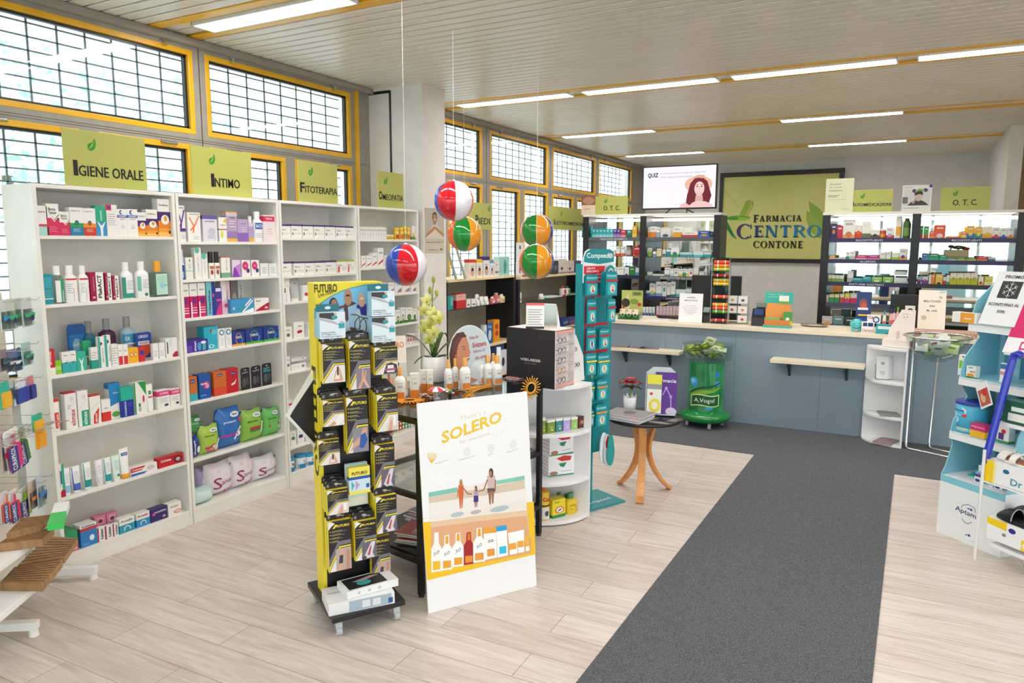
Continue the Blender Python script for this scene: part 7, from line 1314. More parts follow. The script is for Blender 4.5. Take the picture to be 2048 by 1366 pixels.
rr(LZ[1],'right bay, second shelf right of logo',[mk(812,848,668,'26407a',d='small navy tub',k='j',cap='1f3060'),mk(852,898,636,'2f6ab0','3f9ac0',.5,d='blue carton'),mk(902,980,638,'1f8f6a','2aa87c',.4,k='y',d='tall dark green box'),mk(984,1038,648,'1f9a74','35b088',.4,k='y',d='green box'),mk(1042,1110,670,'2a9a8a','dfe9e4',.4,k='y',d='flat teal box'),mk(1114,1188,668,'2f9a4a','e2d23c',.4,k='y',d='flat green and yellow box'),mk(1192,1264,668,'2f9a4a','e2d23c',.4,k='y',d='flat green and yellow box'),mk(1268,1350,658,'d0303a','eea03c',.35,k='y',d='red and amber box'),mk(1354,1410,662,'dfe6ea','3f6a9a',.5,k='y',d='white and blue box')])
rr(LZ[2],'left bay, third shelf right of logo',[mk(108+i*30,135+i*30,795+i*1.5,'e9e9d4','8aa84a',.5,d='small pale green carton')for i in range(5)]+[mk(286,330,768,'e6eaec','a9b4ba',.4,d='grey white carton'),mk(318,396,820,'3fb0b8','2a8f9c',.4,k='y',d='flat turquoise box'),mk(398,466,810,'3fb0b8','2a8f9c',.4,k='y',d='turquoise box'),mk(470,548,812,'9ac86a','5aa04a',.3,e='e4f0c8',k='y',d='leaf green box'),mk(554,632,812,'9ac86a','5aa04a',.3,e='e4f0c8',k='y',d='leaf green box'),mk(638,738,818,'e6ebe4','c9d4c4',.3,k='y',d='grey white lower box'),mk(640,736,770,'e6ebe4','c9d4c4',.3,k='y',up=.098,d='grey white upper box')])
rr(LZ[2],'right bay, third shelf right of logo',[mk(802,846,808,'b9e0e2','7a3a9a',.5,e='d0408a',d='aqua and violet carton'),mk(850,898,808,'b9e0e2','7a3a9a',.5,e='d0408a',d='aqua and violet carton'),mk(904,924,795,'e9e4da',d='slim cream carton'),mk(926,950,790,'f08a2c',d='slim orange carton'),mk(955,1010,790,'f0c45a','3a2a24',.0,e='5a2a24',d='yellow carton with dark cross'),mk(1012,1036,812,'e9e2e0','c03a3a',.5,d='white and red carton'),mk(1038,1062,800,'dfeae2','3a9a6a',.3,d='white and green carton'),]+[mk(1066+i*53,1117+i*53,782,'efe4d2','c4c42c',.55,e='b0b02a',d='cream and mustard carton')for i in range(4)]+[mk(1280,1320,808,'efe6da','d0c83c',.3,e='c03a3a',d='cream carton with red arrow'),mk(1325,1390,808,'d8cf3a','e9e4b0',.4,d='mustard carton')])
rr(LZ[3],'lowest visible shelf right of logo',[mk(102,142,948,'e9e6d9','c9c6b4',.4,d='cream carton'),mk(146,184,942,'f0ea9a','3aa06a',.6,d='yellow and green tubes carton'),mk(188,222,942,'f0ea9a','3aa06a',.6,d='yellow and green tubes carton'),mk(228,262,940,'f0e4c4','d04a4a',.6,d='cream and red tubes carton'),mk(266,304,935,'ecd83c','d0408a',.4,e='d0408a',d='yellow and pink carton'),mk(308,360,935,'efe2e6','d8305c',.5,d='white and crimson carton')])
row(Frame((0,YS-.25,0),0),.745,A7,'low rear cabinet right of logo',[mk(92,172,1112,'d9d0c9','7a3a6a',.4,e='e0a03c',d='white and plum carton'),mk(176,255,1110,'7a9aa0','5a7a84',.4,d='grey blue carton'),mk(262,345,1120,'3a4a4a','b9c4c4',.2,d='dark device carton')])
b=ony(1918,500,YS+.12);e=thing('toy_insect','yellow and black toy insect perched on the rear shelf, right bay','toy',(b.x,YS+.2,LZ[1]+.12))
q=MB();q.ell((0,0,.03),.06,.022,.022,P('5a4a2a'),12,8);q.ell((.075,0,.015),.035,.018,.018,P('b82a34'),10,8);q.ell((-.075,0,.04),.025,.018,.018,P('4a3a24'),10,8);q.lathe([(.0235,-.006),(.0235,.006)],P('e0c02c'),14,c=(0,0,.03));q.obj('body',e)
q=MB()
for s in(-1,1):
    for k in(-.05,0,.05):q.tube([(k,s*.01,.02),(k*1.3,s*.045,.04),(k*1.6,s*.05,-.0)],.003,M_black,5)
q.obj('legs',e)
q=MB();q.box((-.12,-.06,0),(.12,.06,.118),P('b9a67c'));q.box((-.1205,-.0605,.03),(.1205,.0,.05),P('a08c62'));o=q.obj('kraft_box');put(o,(b.x-.02,YS+.22,LZ[1]+.001));tag(o,'kraft cardboard box under the toy insect on the rear shelf','box')
# ================================================================ BLACK SHELVING GOODS
BU=Frame((XU-.015,0,0),R90);BOUNDS[id(BU)]=[(5.775,7.065,[]),(7.225,9.245,[])];A2=(740,340,4.017);F4=(820,400,3.794)
pp=lambda c,h='3a2a24':[Bd(.82,1,c),El(.5,.3,.3,.22,'d9b09a'),El(.5,.45,.18,.1,h),Tx('bionic',.5,.62,.5,.05)]
row(BU,1.405,F4,'top board beside the column',[('c',448,498,450,'ece4e0',pp('d8402c'),'white support carton with red top',{'d':.06}),('c',505,550,450,'ece8dc',pp('eeb42c'),'white support carton with yellow top',{'d':.06}),('c',556,604,430,'ece8ea',pp('3a2a7a'),'white support carton with violet top',{'d':.06}),('c',608,636,458,'e8ecee',pp('5aa8d0'),'white support carton with blue top',{'d':.05}),('c',638,680,455,'e6e2de',[Rc(.2,.2,.8,.3,'6a6a6e'),El(.5,.7,.1,.05,'8a8a8e')],'plain pale support carton',{'d':.05}),('c',682,755,430,'9fd2c8',[Pg('2f9a90',(.45,.1),(.6,.1),(.7,.6),(.5,.9),(.4,.6))],'large mint glove carton',{'d':.08})])
row(BU,1.115,F4,'glass shelf beside the column',[('c',283,328,728,'2a9a9c',[Rc(.55,.3,.95,.9,'7ac0c0')],'teal cream carton'),('c',352,424,710,'cf2a34',[Bd(.55,.95,'e9b9b0'),Tx('VICHY',.5,.8,.6,.08,'d0403c')],'large red and pink cream carton'),('c',430,458,752,WT,[Bd(0,.45,'e9e6e4'),El(.5,.3,.3,.1,'5a4a48')],'small white cream carton'),('c',468,498,750,WT,[El(.5,.3,.3,.1,'5a4a48')],'small white cream carton'),('t',512,540,716,WT,[Rc(.3,.5,.7,.7,'3a3a3e')],'tall white cream tube'),('t',546,576,732,WT,[Rc(.3,.4,.7,.6,'9a9a9e')],'white cream tube'),('t',580,610,732,WT,[Rc(.3,.4,.7,.6,'9a9a9e')],'white cream tube'),('b',624,652,735,'d8707a',[Rc(.2,.2,.8,.6,'ecd0d0')],'pink lotion bottle'),('b',656,692,706,'c96a6e',[Rc(.2,.2,.8,.6,'e9c9c9')],'taller pink lotion bottle',{'cap':'c9b09a'}),('b',696,728,716,'e2d6b0',[Rc(.2,.2,.8,.5,'d8a04a')],'cream coloured lotion bottle')])
row(BU,.70,F4,'lower wood board beside the column',[('f',586,626,930,'2f6ab0',[El(.5,.4,.3,.25,'e0e6ee'),Tx('Clear',.5,.8,.7,.1,'eef2f6')],'blue hanging eye pack',{'d':.03}),('c',634,680,910,'ee9a2c',[El(.5,.7,.28,.12,'c43a2c'),El(.5,.4,.28,.12,'c43a2c')],'tall orange carton with red dots'),('c',560,582,950,'dfe4e6',[El(.5,.6,.2,.1,'5a9ac0')],'slim pale carton')])
row(BU,.35,F4,'lowest board beside the column',[('c',650,715,1085,'3a4a8a',[Rc(.1,.1,.9,.6,'d9dce6')],'white and navy carton'),('c',680,735,1140,'dfe0e6',[El(.5,.5,.2,.2,'3a3a44')],'white carton with dark circle',{'sb':-.03})])
q=MB();q.box((-.08,0,0),(.08,.004,.36),P('f3f2f6'));q.art(.16,.36,[Rc(.4,.05,.6,.5,'d04a8a'),El(.5,.85,.12,.06,'3a4a6a')]);o=q.obj('poster');a=onx(1040,500,-3.9);put(o,(-3.9,a.y,1.40),R90);tag(o,'narrow white card standing between the two black shelving units','card')
bx=lambda c:[El(.35,.35,.16,.12,'4a4a4e'),Rc(.5,.6,.9,.7,'c9c4c0'),Bd(0,.12,c)]
row(BU,1.375,F4,'top board under Elettromedicali sign',[('c',850,940,470,'e4ded6',bx('8a4a6a'),'pale device carton behind the balls',{'d':.08}),('c',1085,1126,462,'2a2a30',[El(.5,.5,.3,.2,'6a6a72')],'black device carton',{'d':.08}),('c',1132,1192,448,'e0d8ce',bx('9a8a9a'),'beige device carton',{'d':.08}),('c',1196,1246,460,'dccfc6',bx('8a6a8a'),'beige and mauve device carton',{'d':.08}),('c',1252,1300,460,'4a3a5a',[El(.5,.5,.3,.2,'d9c9c0')],'dark plum device carton',{'d':.08})])
row(BU,1.085,F4,'glass shelf under Elettromedicali sign',[('c',825,846,702,WT,[Rc(.2,.2,.8,.4,'8a8a8e')],'slim white carton'),('t',1003,1032,712,WT,[Rc(.3,.3,.7,.6,'6a9a6a')],'white foot cream tube'),('j',1038,1066,728,'35b58c',[],'green roll-on deodorant',{'cap':'eef2f0','cf':.5}),('j',1072,1098,725,'f0efec',[],'white roll-on deodorant'),('j',1104,1130,725,'f0efec',[],'white roll-on deodorant'),('j',1136,1154,740,'f0efec',[],'small white roll-on'),('b',1165,1192,655,'f0eeec',[Rc(.05,.0,.95,.2,'cf2a34'),Rc(.25,.3,.75,.85,'c93a3a')],'white spray with red cap',{'cap':'cf2a34'}),('b',1198,1226,655,'f0eeec',[Rc(.05,.0,.95,.2,'2a6a44'),Rc(.25,.3,.75,.85,'3a7a54')],'white spray with green cap',{'cap':'2a6a44'}),('j',1234,1264,704,'f0efec',[Rc(.1,.1,.9,.4,'3a3a3e')],'white jar with green lid',{'cap':'2a6a3c','cf':.4}),('j',1272,1296,704,'f0efec',[],'white jar with red lid',{'cap':'cf2a34','cf':.4})])
row(BU,.70,F4,'lower wood board under Elettromedicali sign',[('c',1160,1205,895,'2f4a8a',[Rc(.1,.3,.9,.6,'8aa0d0')],'navy blue carton',{'d':.1}),('c',1208,1270,890,'4a5aa0',[Rc(.1,.3,.9,.6,'b05a6a')],'wide blue and red carton',{'d':.1}),('c',1275,1300,955,'c9c4bc',[],'small beige carton')])
# grey folded metal rack leaning on the column
q=MB();m=P('a8a596')
for dx in(0,.09):
    q.T=Matrix.Translation((0,dx,0))@Matrix.Rotation(-.28,4,'X')
    for x in(0,.085):q.box((x-.01,-.008,0),(x+.012,.008,.42),m)
    for z in(.03,.16,.28,.40):q.box((0,-.006,z),(.09,.006,z+.022),m)
    q.T=Matrix()
o=q.obj('folding_rack');p=onx(912,562,-3.84);put(o,(-3.80,5.95,1.406),R90+.5);tag(o,'grey folding metal rack leaning on the top board by the column','rack')
# ================================================================ BEACH BALLS ON THREADS
bc=['2347b0','d01226','e9e6f0','ee6a2c','0a8a2c','f5a024']
def ball(px,py,Y,dpx,ang0,lab,thread=True,order=bc):
    c=ony(px,py,Y);dep=(c-CAM).dot(FW);r=dpx/2/F*dep
    e=thing('beach_ball',lab,'beach ball',c,0,'inflatable beach balls hanging from the ceiling')
    fa=math.atan2(-c.y,-c.x)     # direction to the photographer
    n=18
    for k in range(6):
        a0=fa+ang0+k*math.pi/3;q=MB();vs=[];N=8
        for j in range(n+1):
            t=math.pi*j/n
            for i in range(N+1):
                u=i/N;s=r*math.sin(t)*(1-.018*(abs(2*u-1)**3));a_=a0+u*math.pi/3;vs.append((s*math.cos(a_),s*math.sin(a_),r*1.0*math.cos(t)))
        q.add(vs,[(j*(N+1)+i,(j+1)*(N+1)+i,(j+1)*(N+1)+i+1,j*(N+1)+i+1)for j in range(n)for i in range(N)],mat(order[k],.12,coat=.7),True);q.obj('panel',e)
    q=MB();q.cyl((0,0,r*.985),(0,0,r*1.04),.012,.006,P('e9e6f0'),10)
    q.cyl((0,0,r),(0,0,ZC-c.z),.0009,.0009,P('f4f4f4'),5);q.obj('hanging_thread',e);return c
S6=math.pi/3
ball(812,530,3.5,84,-1.47,'blue, red and white beach ball hanging lowest, over the yellow stand')
ball(908,402,3.9,80,-2.0,'red and white beach ball hanging highest, in front of the Piedi sign')
ball(929,468,4.6,70,-4.89,'orange and green beach ball just behind the highest red and white one')
ball(1074,461,5.2,66,-5.29,'upper of the two green and amber balls hanging together')
ball(1073,523,4.75,71,-5.2,'lower of the two green and amber balls hanging together')
# ================================================================ SIDE TABLE GOODS
zt2=.5605;b=onz(1275,838,zt2)
mags((RC.x-.07,RC.y-.13,zt2+.001),math.radians(-8),5,.29,.21,'magazine on the round side table','magazines on the round side table',cols=('efeaea','e2d9da','f2efef','e9dddd','f0eceb'),t=.008,jit=.006,art=[Rc(.25,.2,.75,.8,'9a8a86'),El(.5,.5,.16,.2,'5a4a48')])
pc=Vector((RC.x-.14,RC.y+.10,zt2));e=thing('potted_poinsettia','red poinsettia in a small white cat-eared pot on the round side table','plant',pc)
q=MB();q.lathe([(0,0),(.036,0),(.042,.01),(.046,.10),(.04,.10),(.038,.07),(0,.07)],mat('eceaee',.3),20,caps=False)
for a_ in range(8):t=a_*.785;q.add([(.044*math.cos(t-.3),.044*math.sin(t-.3),.095),(.044*math.cos(t+.3),.044*math.sin(t+.3),.095),(.05*math.cos(t),.05*math.sin(t),.125)],[(0,1,2)],mat('eceaee',.3))
q.obj('pot',e);q=MB();q.cyl((0,0,.07),(0,0,.19),.005,.004,Mst,6);q.obj('stem',e)
for k,(m_,zz,L_,n_)in enumerate((('3f5a2a',.17,.085,6),('a8161f',.205,.085,9),('c0222c',.225,.05,7))):
    q=MB()
    for i in range(n_):blade(q,(0,0,zz),i*2*math.pi/n_+k*.4,L_,.036,.012,P(m_),.5)
    q.obj('leaves' if k==0 else 'bract',e)
bh=Vector((RC.x+.10,RC.y+.05,zt2+.006));e=thing('brochure_holder','grey plastic brochure holder standing on the round side table','holder',bh,math.radians(12));e.rotation_euler=(-.2,0,math.radians(14))
q=MB();q.prism([(-.105,0),(.105,0),(.10,.30),(.06,.335),(-.06,.335),(-.10,.30)],.025,.032,mat('c9ccd2',.25));q.box((-.105,0,0),(-.1,.03,.3),mat('c9ccd2',.25));q.box((-.105,-.02,0),(.105,.03,.006),mat('c9ccd2',.25));q.obj('holder_back',e)
for x,y,w,h,c,art,lab in((-.045,-.004,.10,.27,'f0efe6',[Bd(.75,1,'e9e23c'),Bd(.62,.75,'9a9a98'),El(.55,.2,.4,.18,'f2d83c'),El(.55,.2,.22,.1,'f7f0d0'),El(.3,.5,.12,.04,'d8503c')],'yellow and white brochure in front in the grey holder'),(.035,.012,.15,.29,'5a1f8a',[Tx('farmacia',.5,.8,.9,.09,'f0ecf6',0,.03),('l',[(.35,.45),(.5,.62),(.72,.42),(.75,.1)],.008,'b98ad8'),El(.5,.62,.06,.03,'c9a0e2'),El(.72,.42,.07,.035,'b98ad8'),El(.75,.06,.25,.1,'c9c0d8')],'purple brochure behind the yellow one in the grey holder')):
    q=MB();q.box((-w/2,0,0),(w/2,.008,h),P(c));q.art(w,h,art);o=q.obj('brochure');m_=Matrix.Translation(bh)@Matrix.Rotation(math.radians(14),4,'Z')@Matrix.Rotation(-.2,4,'X');o.location=m_@Vector((x,y,.010));o.rotation_euler=(-.2,0,math.radians(14));tag(o,lab,'brochure')
# ================================================================ SACHETS, BOWL PACKETS
def packet(loc,rot,w,h,cols,name,lab,cat,grp):
    q=MB();n=5;vs=[]
    for s in(0,1):
        for j in range(n+1):
            for i in range(n+1):u,v=i/n,j/n;vs.append(((u-.5)*w,(1 if s else-1)*.012*(math.sin(math.pi*u)*math.sin(math.pi*v))**.6,(v-.5)*h))
    k=(n+1)**2;fs=[]
    for j in range(n):
        for i in range(n):
            a=j*(n+1)+i;fs.append((a,a+1,a+n+2,a+n+1));fs.append((k+a,k+a+n+1,k+a+n+2,k+a+1))
    half=len(fs)//2;q.add(vs,fs[:],mat(cols[0],.3),True);q.add([(a*.8,b*1.15+(.0008 if b>0 else-.0008),c*.45+h*.05)for a,b,c in vs],fs,mat(cols[1],.3),True)
    o=q.obj(name);o.location=loc;o.rotation_euler=rot;return tag(o,lab,cat,grp)
rnd=random.Random(3);gc=[('7f9a2c','d9d84a'),('cfdcb0','6a8a3a'),('4a6a1f','b9c43c'),('e2e8d0','8aa84a'),('9ab04a','e9e9c9')]
for i in range(26):
    a_=i*2.4;r=.165*math.sqrt((i%13+.5)/13);zz=.70+.055*(i//13)+(.03 if r<.08 else 0)+rnd.uniform(-.01,.01)
    packet(VC+Vector((r*math.cos(a_),r*math.sin(a_),zz)),(rnd.uniform(-1.2,1.2),rnd.uniform(-.7,.7),rnd.uniform(0,6)),.085,.065,gc[i%5],'sweet_packet','green herbal sweet packet in the clear bowl of the green bin','sweets','sweet packets in the green bin')
packet(VC+Vector((.03,-.03,.84)),(.5,.3,.6),.10,.075,('dfe6c9','7a9a3a'),'sweet_packet','pale sweet packet sticking up highest from the green bin','sweets',None)
bs=Vector((.19,6.93,0));wc=[('e9e8e2','c9c8c0'),('c9d4a0','7a9a3a'),('dfe2de','8a8f8a'),('eeebe4','b04a5a')]
for i in range(14):
    a_=i*2.4;r=.14*math.sqrt((i%7+.5)/7);zz=.88+.06*(i//7)+.03*(r>.08)
    packet(bs+Vector((r*math.cos(a_),r*math.sin(a_),zz)),(rnd.uniform(-.6,.6),rnd.uniform(-.4,.4),rnd.uniform(-.5,.5)),.095,.085,wc[i%4],'tea_packet','small pale sachet lying in the glass bowl on the chrome stand','sachet','sachets in the glass bowl')
# ================================================================ ON THE COUNTER
A5=(1160,560,4.018);A8b=(1500,560,3.795)
def cst(tr,x0,x1,y0,y1,z=ZT):
    b,w,h=std(tr,x0,x1,y0,y1,z);Y=7.42 if z==1.001 else 7.6
    if b.y>Y+.1:      # keep it on the counter top
        a_=ony(tr[0]+x0/tr[2],tr[1]+y0/tr[2],Y);c=ony(tr[0]+x1/tr[2],tr[1]+y0/tr[2],Y);return Vector(((a_.x+c.x)/2,Y,z+.001)),c.x-a_.x,(a_.z+c.z)/2-z
    return Vector((b.x,b.y,z+.0006)),w,h
def ccard(tr,x0,x1,y0,y1,col,art,name,lab,cat,d=.004,tilt=-.15,z=ZT,rz=.12,back=.03):
    p,w,h=cst(tr,x0,x1,y0,y1,z);q=MB();q.box((-w/2,0,0),(w/2,d,h),P(col));q.art(w,h,art);q.box((-w/2,0,0),(w/2,.06,.004),P(col));o=q.obj(name);put(o,p,rz);o.rotation_euler=(tilt,0,rz);return tag(o,lab,cat)
def ccart(tr,x0,x1,y0,y1,col,art,lab,z=ZT,d=None,rz=.1,kind='c',grp=None,**o):
    p,w,h=cst(tr,x0,x1,y0,y1,z);return product(kind,round(w,3),round(h,3),round(d or w*.6,3),col,art,o,p,rz,lab,grp)
# basket of herbal cartons
p,w,h=cst(A5,300,475,90,318);e=thing('counter_basket','clear counter tray with green leafy backboard, at the left end of the counter','display tray',p,.1)
q=MB();q.box((-w/2,0,0),(w/2,.16,.004),M_cg);q.box((-w/2,0,0),(w/2,.003,.05),M_cg)
for s in(-1,1):q.box((s*w/2-.0015,0,0),(s*w/2+.0015,.16,.07),M_cg)
q.obj('clear_tray',e)
q=MB();q.box((-w/2,.15,0),(w/2,.156,h),P('b8bf6a'));q.art(w,h,[Pg('e6dcc2',(.0,.35),(.3,.9),(.38,.35)),El(.2,.55,.2,.16,'3a3020'),Rc(.5,.8,.95,.97,'8a9a4a'),Rc(.55,.85,.9,.92,'5a6a3a'),El(.6,.6,.2,.1,'7a9a3a'),El(.85,.5,.1,.06,'c43a2c'),El(.1,.4,.07,.05,'c43a2c')],y=.15);q.obj('backboard',e)
for i in range(3):product('c',.062,.10,.05,'efe6cc',[Bd(0,.5,'2f8a34'),El(.5,.42,.32,.2,'efe6cc'),El(.5,.42,.2,.13,'2a3a24'),El(.2,.85,.12,.08,'c8302c')],{},p+Vector((-.072+i*.07,.02,.005)),.1,'cream and green herbal carton, %s from left in the clear counter tray'%ORD[i],'herbal cartons in the counter tray')
ccard(A5,790,975,108,345,'f2f1f3',[Tx('AVVISO',.5,.86,.36,.045,'2a2a30'),Tx('IMPORTANTE',.5,.76,.55,.045,'2a2a30')]+[Tx(t,.5,.58-i*.07,w_,.03,'5a5a60',0,0)for i,(t,w_)in enumerate((('per la salute',.45),('di tutti vi preghiamo',.7),('di mantenere',.55),('la distanza',.5),('grazie',.25)))],'notice_card','white notice card headed Avviso standing on the counter','notice',d=.006)
q=MB();q.box((-.17,-.08,0),(.17,.08,.006),P('efe9e2'));q.box((-.14,-.06,.006),(.1,.05,.01),P('dcd4cc'));o=q.obj('paper_sheets');p,_,_=cst(A5,540,660,300,318);put(o,p,.1);tag(o,'loose white paper sheets lying on the counter left of the notice','paper')
q=MB();q.box((-.13,-.03,0),(.13,.03,.03),M_black);q.ell((-.13,0,.015),.03,.02,.012,M_black,8,6);o=q.obj('black_scanner');p,_,_=cst(A5,660,790,280,305);put(o,p+Vector((0,.04,0)),.05);tag(o,'long black hand scanner lying on the counter behind the notice','scanner')
# sweet rack tower
p,w,h=cst(A6,548,680,800,1318);e=thing('sweet_rack','tall narrow clear rack of colourful sweet rolls on the counter','rack',p,.1);d=.12
q=MB()
for s in(-1,1):q.box((s*w/2-.002,0,0),(s*w/2+.002,d,h),M_cg);q.box((s*w/2-.002,-.002,0),(s*w/2+.002,.0,h),P('b9b9bc'))
q.box((-w/2,d,0),(w/2,d+.004,h),M_cg);q.obj('clear_frame',e)
lv=[(.02,('cf2a34',)),(.135,('5a9a2c','e8452c','f0a82c')),(.33,('e8502c',)),(.50,('f2c02c','f0c83c')),(.61,('b0202c',)),(.69,('c0c02c','f0802c','e8402c'))]
for z0_,cs in lv:
    q=MB();q.box((-w/2,0,z0_*h/.87-.012),(w/2,d,z0_*h/.87-.009),M_cg);q.box((-w/2,-.003,z0_*h/.87-.014),(w/2,0,z0_*h/.87+.006),M_cg);q.obj('rack_shelf',e)
k=0
for z0_,cs in lv:
    for c_ in cs:
        z=z0_*h/.87+cs.index(c_)*.036;q=MB();q.cyl((-w*.43,0,.018),(w*.43,0,.018),.0175,.0175,P(c_),12)
        for s in(-1,1):q.cyl((s*w*.18,0,.018),(s*w*.24,0,.018),.0178,.0178,P('f4ead0'),12)
        k+=1;o=q.obj('sweet_roll');put(o,p+Vector((0,.03,z)),.1);tag(o,'sweet roll packet, %s from the bottom of the clear sweet rack'%ORD[k-1],'sweets','sweet rolls in the clear rack')
# carton rack
p,w,h=cst(A6,672,832,1095,1318);e=thing('carton_rack','small wire rack of white tea cartons beside the sweet rack','rack',p,.1)
q=MB()
for x in(-w/2,0,w/2):
    for y in(0,.1):q.cyl((x,y,0),(x,y,h*.98),.002,.002,M_chrome,6)
for z in(.01,h*.36,h*.70):
    q.box((-w/2,0,z),(w/2,.1,z+.002),M_chrome)
q.obj('wire_frame',e)
for i in range(3):
    for j in range(2):
        if(i,j)==(0,0):continue
        product('c',w*.43,h*.25,.08,'ece8e4',[El(.5,.45,.18,.18,('4a4a44','c83a4a','d9824a')[(i+j)%3])],{},p+Vector(((j-.5)*w*.5,.01,(.013,h*.36+.003,h*.70+.003)[i])),.1,'white tea carton, %s column and %s row of the wire rack'%(('left','right')[j],('bottom','middle','top')[i]),'tea cartons in the wire rack')
# terminals, monitors
p,w,h=cst(A6,470,545,1180,1310)
for nm,tr,a,lab,zz in(('card_terminal',A6,(472,540,1190,1310),'small black device with a pale screen left of the sweet rack',0),('card_terminal',A6,(868,965,1205,1335),'black card terminal with blue screen left of the teal counter display',0)):
    p,w,h=cst(tr,*a);e=thing(nm,lab,'card terminal',p,.1);q=MB();q.add([(-w/2,0,0),(w/2,0,0),(w/2,.12,0),(-w/2,.12,0),(-w/2,.02,h*.45),(w/2,.02,h*.45),(w/2,.12,h),(-w/2,.12,h)],[(0,3,2,1),(4,5,6,7),(0,1,5,4),(1,2,6,5),(2,3,7,6),(3,0,4,7)],M_black);bev(q.obj('body',e),.004)
    q=MB();t=math.atan2(h*.55,.1);q.T=Matrix.Translation((0,.02,h*.45+.001))@Matrix.Rotation(-(R90-t),4,'X');q.art(w,math.hypot(.1,h*.55),[Rc(.15,.35,.85,.9,'9fb0a8' if 'pale' in lab else '2c4a8a')]);q.T=Matrix();q.obj('display',e)
q=MB();p,w,h=cst(A6,880,962,1150,1205);p=cst(A6,880,962,1150,1335)[0];q.box((-w/2,0,0),(w/2,.08,h+.0),M_cg);q.box((-w/2+.003,.003,.0),(w/2-.003,.077,h*.8),clearm('a9a8c0'));o=q.obj('clear_box');put(o,p+Vector((0,.14,0)),.1);tag(o,'clear violet tinted box behind the black card terminal','box')
for x0,x1,y0,Y,lab in((1385,1484,550,8.05,'black flat monitor seen from behind, behind the sweet rack'),(1782,1848,588,8.12,'black flat monitor behind the honey notice')):
    a=ony(x0,y0,Y);b_=ony(x1,y0,Y);w=b_.x-a.x;ht=a.z-.84;e=thing('monitor',lab,'monitor',((a.x+b_.x)/2,Y,.74),0,'monitors behind the counter');q=MB();q.box((-w/2,-.02,.16),(w/2,.015,ht+.1),M_black);bev(q.obj('housing',e),.004);q=MB();q.box((-.03,.0,.01),(.03,.03,.3),M_black);q.box((-.12,-.08,.0),(.12,.1,.012),M_black);q.obj('stand',e)
q=MB();q.box((-3.2,7.86,0),(3.2,8.4,.738),M_birch);tag(q.obj('inner_desk'),'pale wood work desk behind the counter carrying the monitors','desk')
# teal and orange counter display
p,w,h=cst(A6,960,1172,1075,1350);e=thing('counter_display','teal and orange cardboard counter display with small cartons','display',p,.08)
q=MB();q.box((-w/2,0,0),(w/2,.14,.02),P('3fb0a4'));q.box((-w*.45,.02,.02),(w*.45,.024,h*.22),P('d9823c'));q.prism([(-w*.42,.02),(w*.42,.02),(w*.45,h*.5),(w*.38,h*.68),(-w*.38,h*.68),(-w*.45,h*.5)],.09,.095,P('ee9a4c'));q.prism([(-w*.5,h*.70),(-w*.46,h*.66),(w*.46,h*.66),(w*.5,h*.70),(w*.5,h*.96),(w*.46,h),(-w*.46,h),(-w*.5,h*.96)],.1,.105,P('3fb8a8'));q.T=Matrix.Translation((0,.1,0));q.art(w,h,[Tx('scopri i nuovi',-.0+.4,.93,.5,.04,'dff2ee',0,0),Tx('prodotti',.3,.86,.3,.04,'dff2ee',0,0)],y=-.001);q.T=Matrix();q.obj('card_display',e)
for dx,dz,ww,hh,c1,c2,lab in((.09,.02,.08,.13,'4a9a4a','c9d43c','green carton at the right of the teal and orange display'),(-.05,.02,.14,.07,'8ac06a','d9c04a','pale green low carton in front of the teal and orange display'),(.04,.19*1,.09,.08,'eef2ea','7ab04a','white and green carton fixed high on the teal and orange display')):product('c',ww,hh,.04 if dz<.1 else.01,c1,[Bd(0,.35,c2),El(.5,.5,.2,.12,'f0f0e6')],{},p+Vector((dx,.03 if dz<.1 else.0905,.021 if dz<.1 else h*.66)),.08,lab)
q=MB();q.lathe([(0,.003),(.11,.004),(.125,.014),(.13,.018),(.127,.02),(.11,.009),(0,.008)],mat('c9c4b8',.25,1),28,sy=.7,caps=False);o=q.obj('coin_dish');p,_,_=cst(A8b,405,568,335,352);put(o,p);tag(o,'oval silver dish lying on the counter','dish')
# right end
p,w,h=cst(A8b,757,850,298,395);r=w/2;e=thing('piggy_bank','turquoise piggy bank on the counter','piggy bank',p+Vector((0,.03,.001)),.1);m=mat('5fc6cc',.3);q=MB();q.ell((0,.03,r*1.0+.012),r,r*1.1,r*.85,m,18,12)
for s in(-1,1):q.cyl((s*r*.5,0,0),(s*r*.5,0,r*.6),.012,.014,m,8);q.cyl((s*r*.5,.06,0),(s*r*.5,.06,r*.6),.012,.014,m,8);q.add([(s*r*.3,-.0,r*1.75),(s*r*.75,.0,r*1.5),(s*r*.6,-.01,r*2.1)],[(0,1,2),(2,1,0)],m)
q.obj('body',e);q=MB();q.cyl((0,-.045,r),(0,-.02,r),r*.26,r*.3,m,12)
for s in(-1,1):q.ell((s*.006,-.046,r),.003,.002,.004,M_black,6,5);q.ell((s*r*.4,-.02-.012,r*1.4),.004,.003,.004,M_black,6,5)
q.obj('face',e)
ccart(A8b,848,935,322,400,WT,[Rc(.1,.6,.45,.95,'2c3a7a'),Rc(.5,.6,.9,.95,'2c3a7a'),Tx('Carmol',.5,.22,.9,.28,'c9242c',0,.05)],'white carton reading in red, lowest beside the piggy bank',d=.08)
ccart(A8b,895,985,268,330,WT,[Tx('Ca',.25,.75,.4,.35,'c9242c',0,.05),El(.65,.45,.25,.4,'2c3a8a'),El(.65,.45,.16,.25,'eef0f6')],'white carton with blue oval stacked above the lowest one',z=ZT+.085,d=.07)
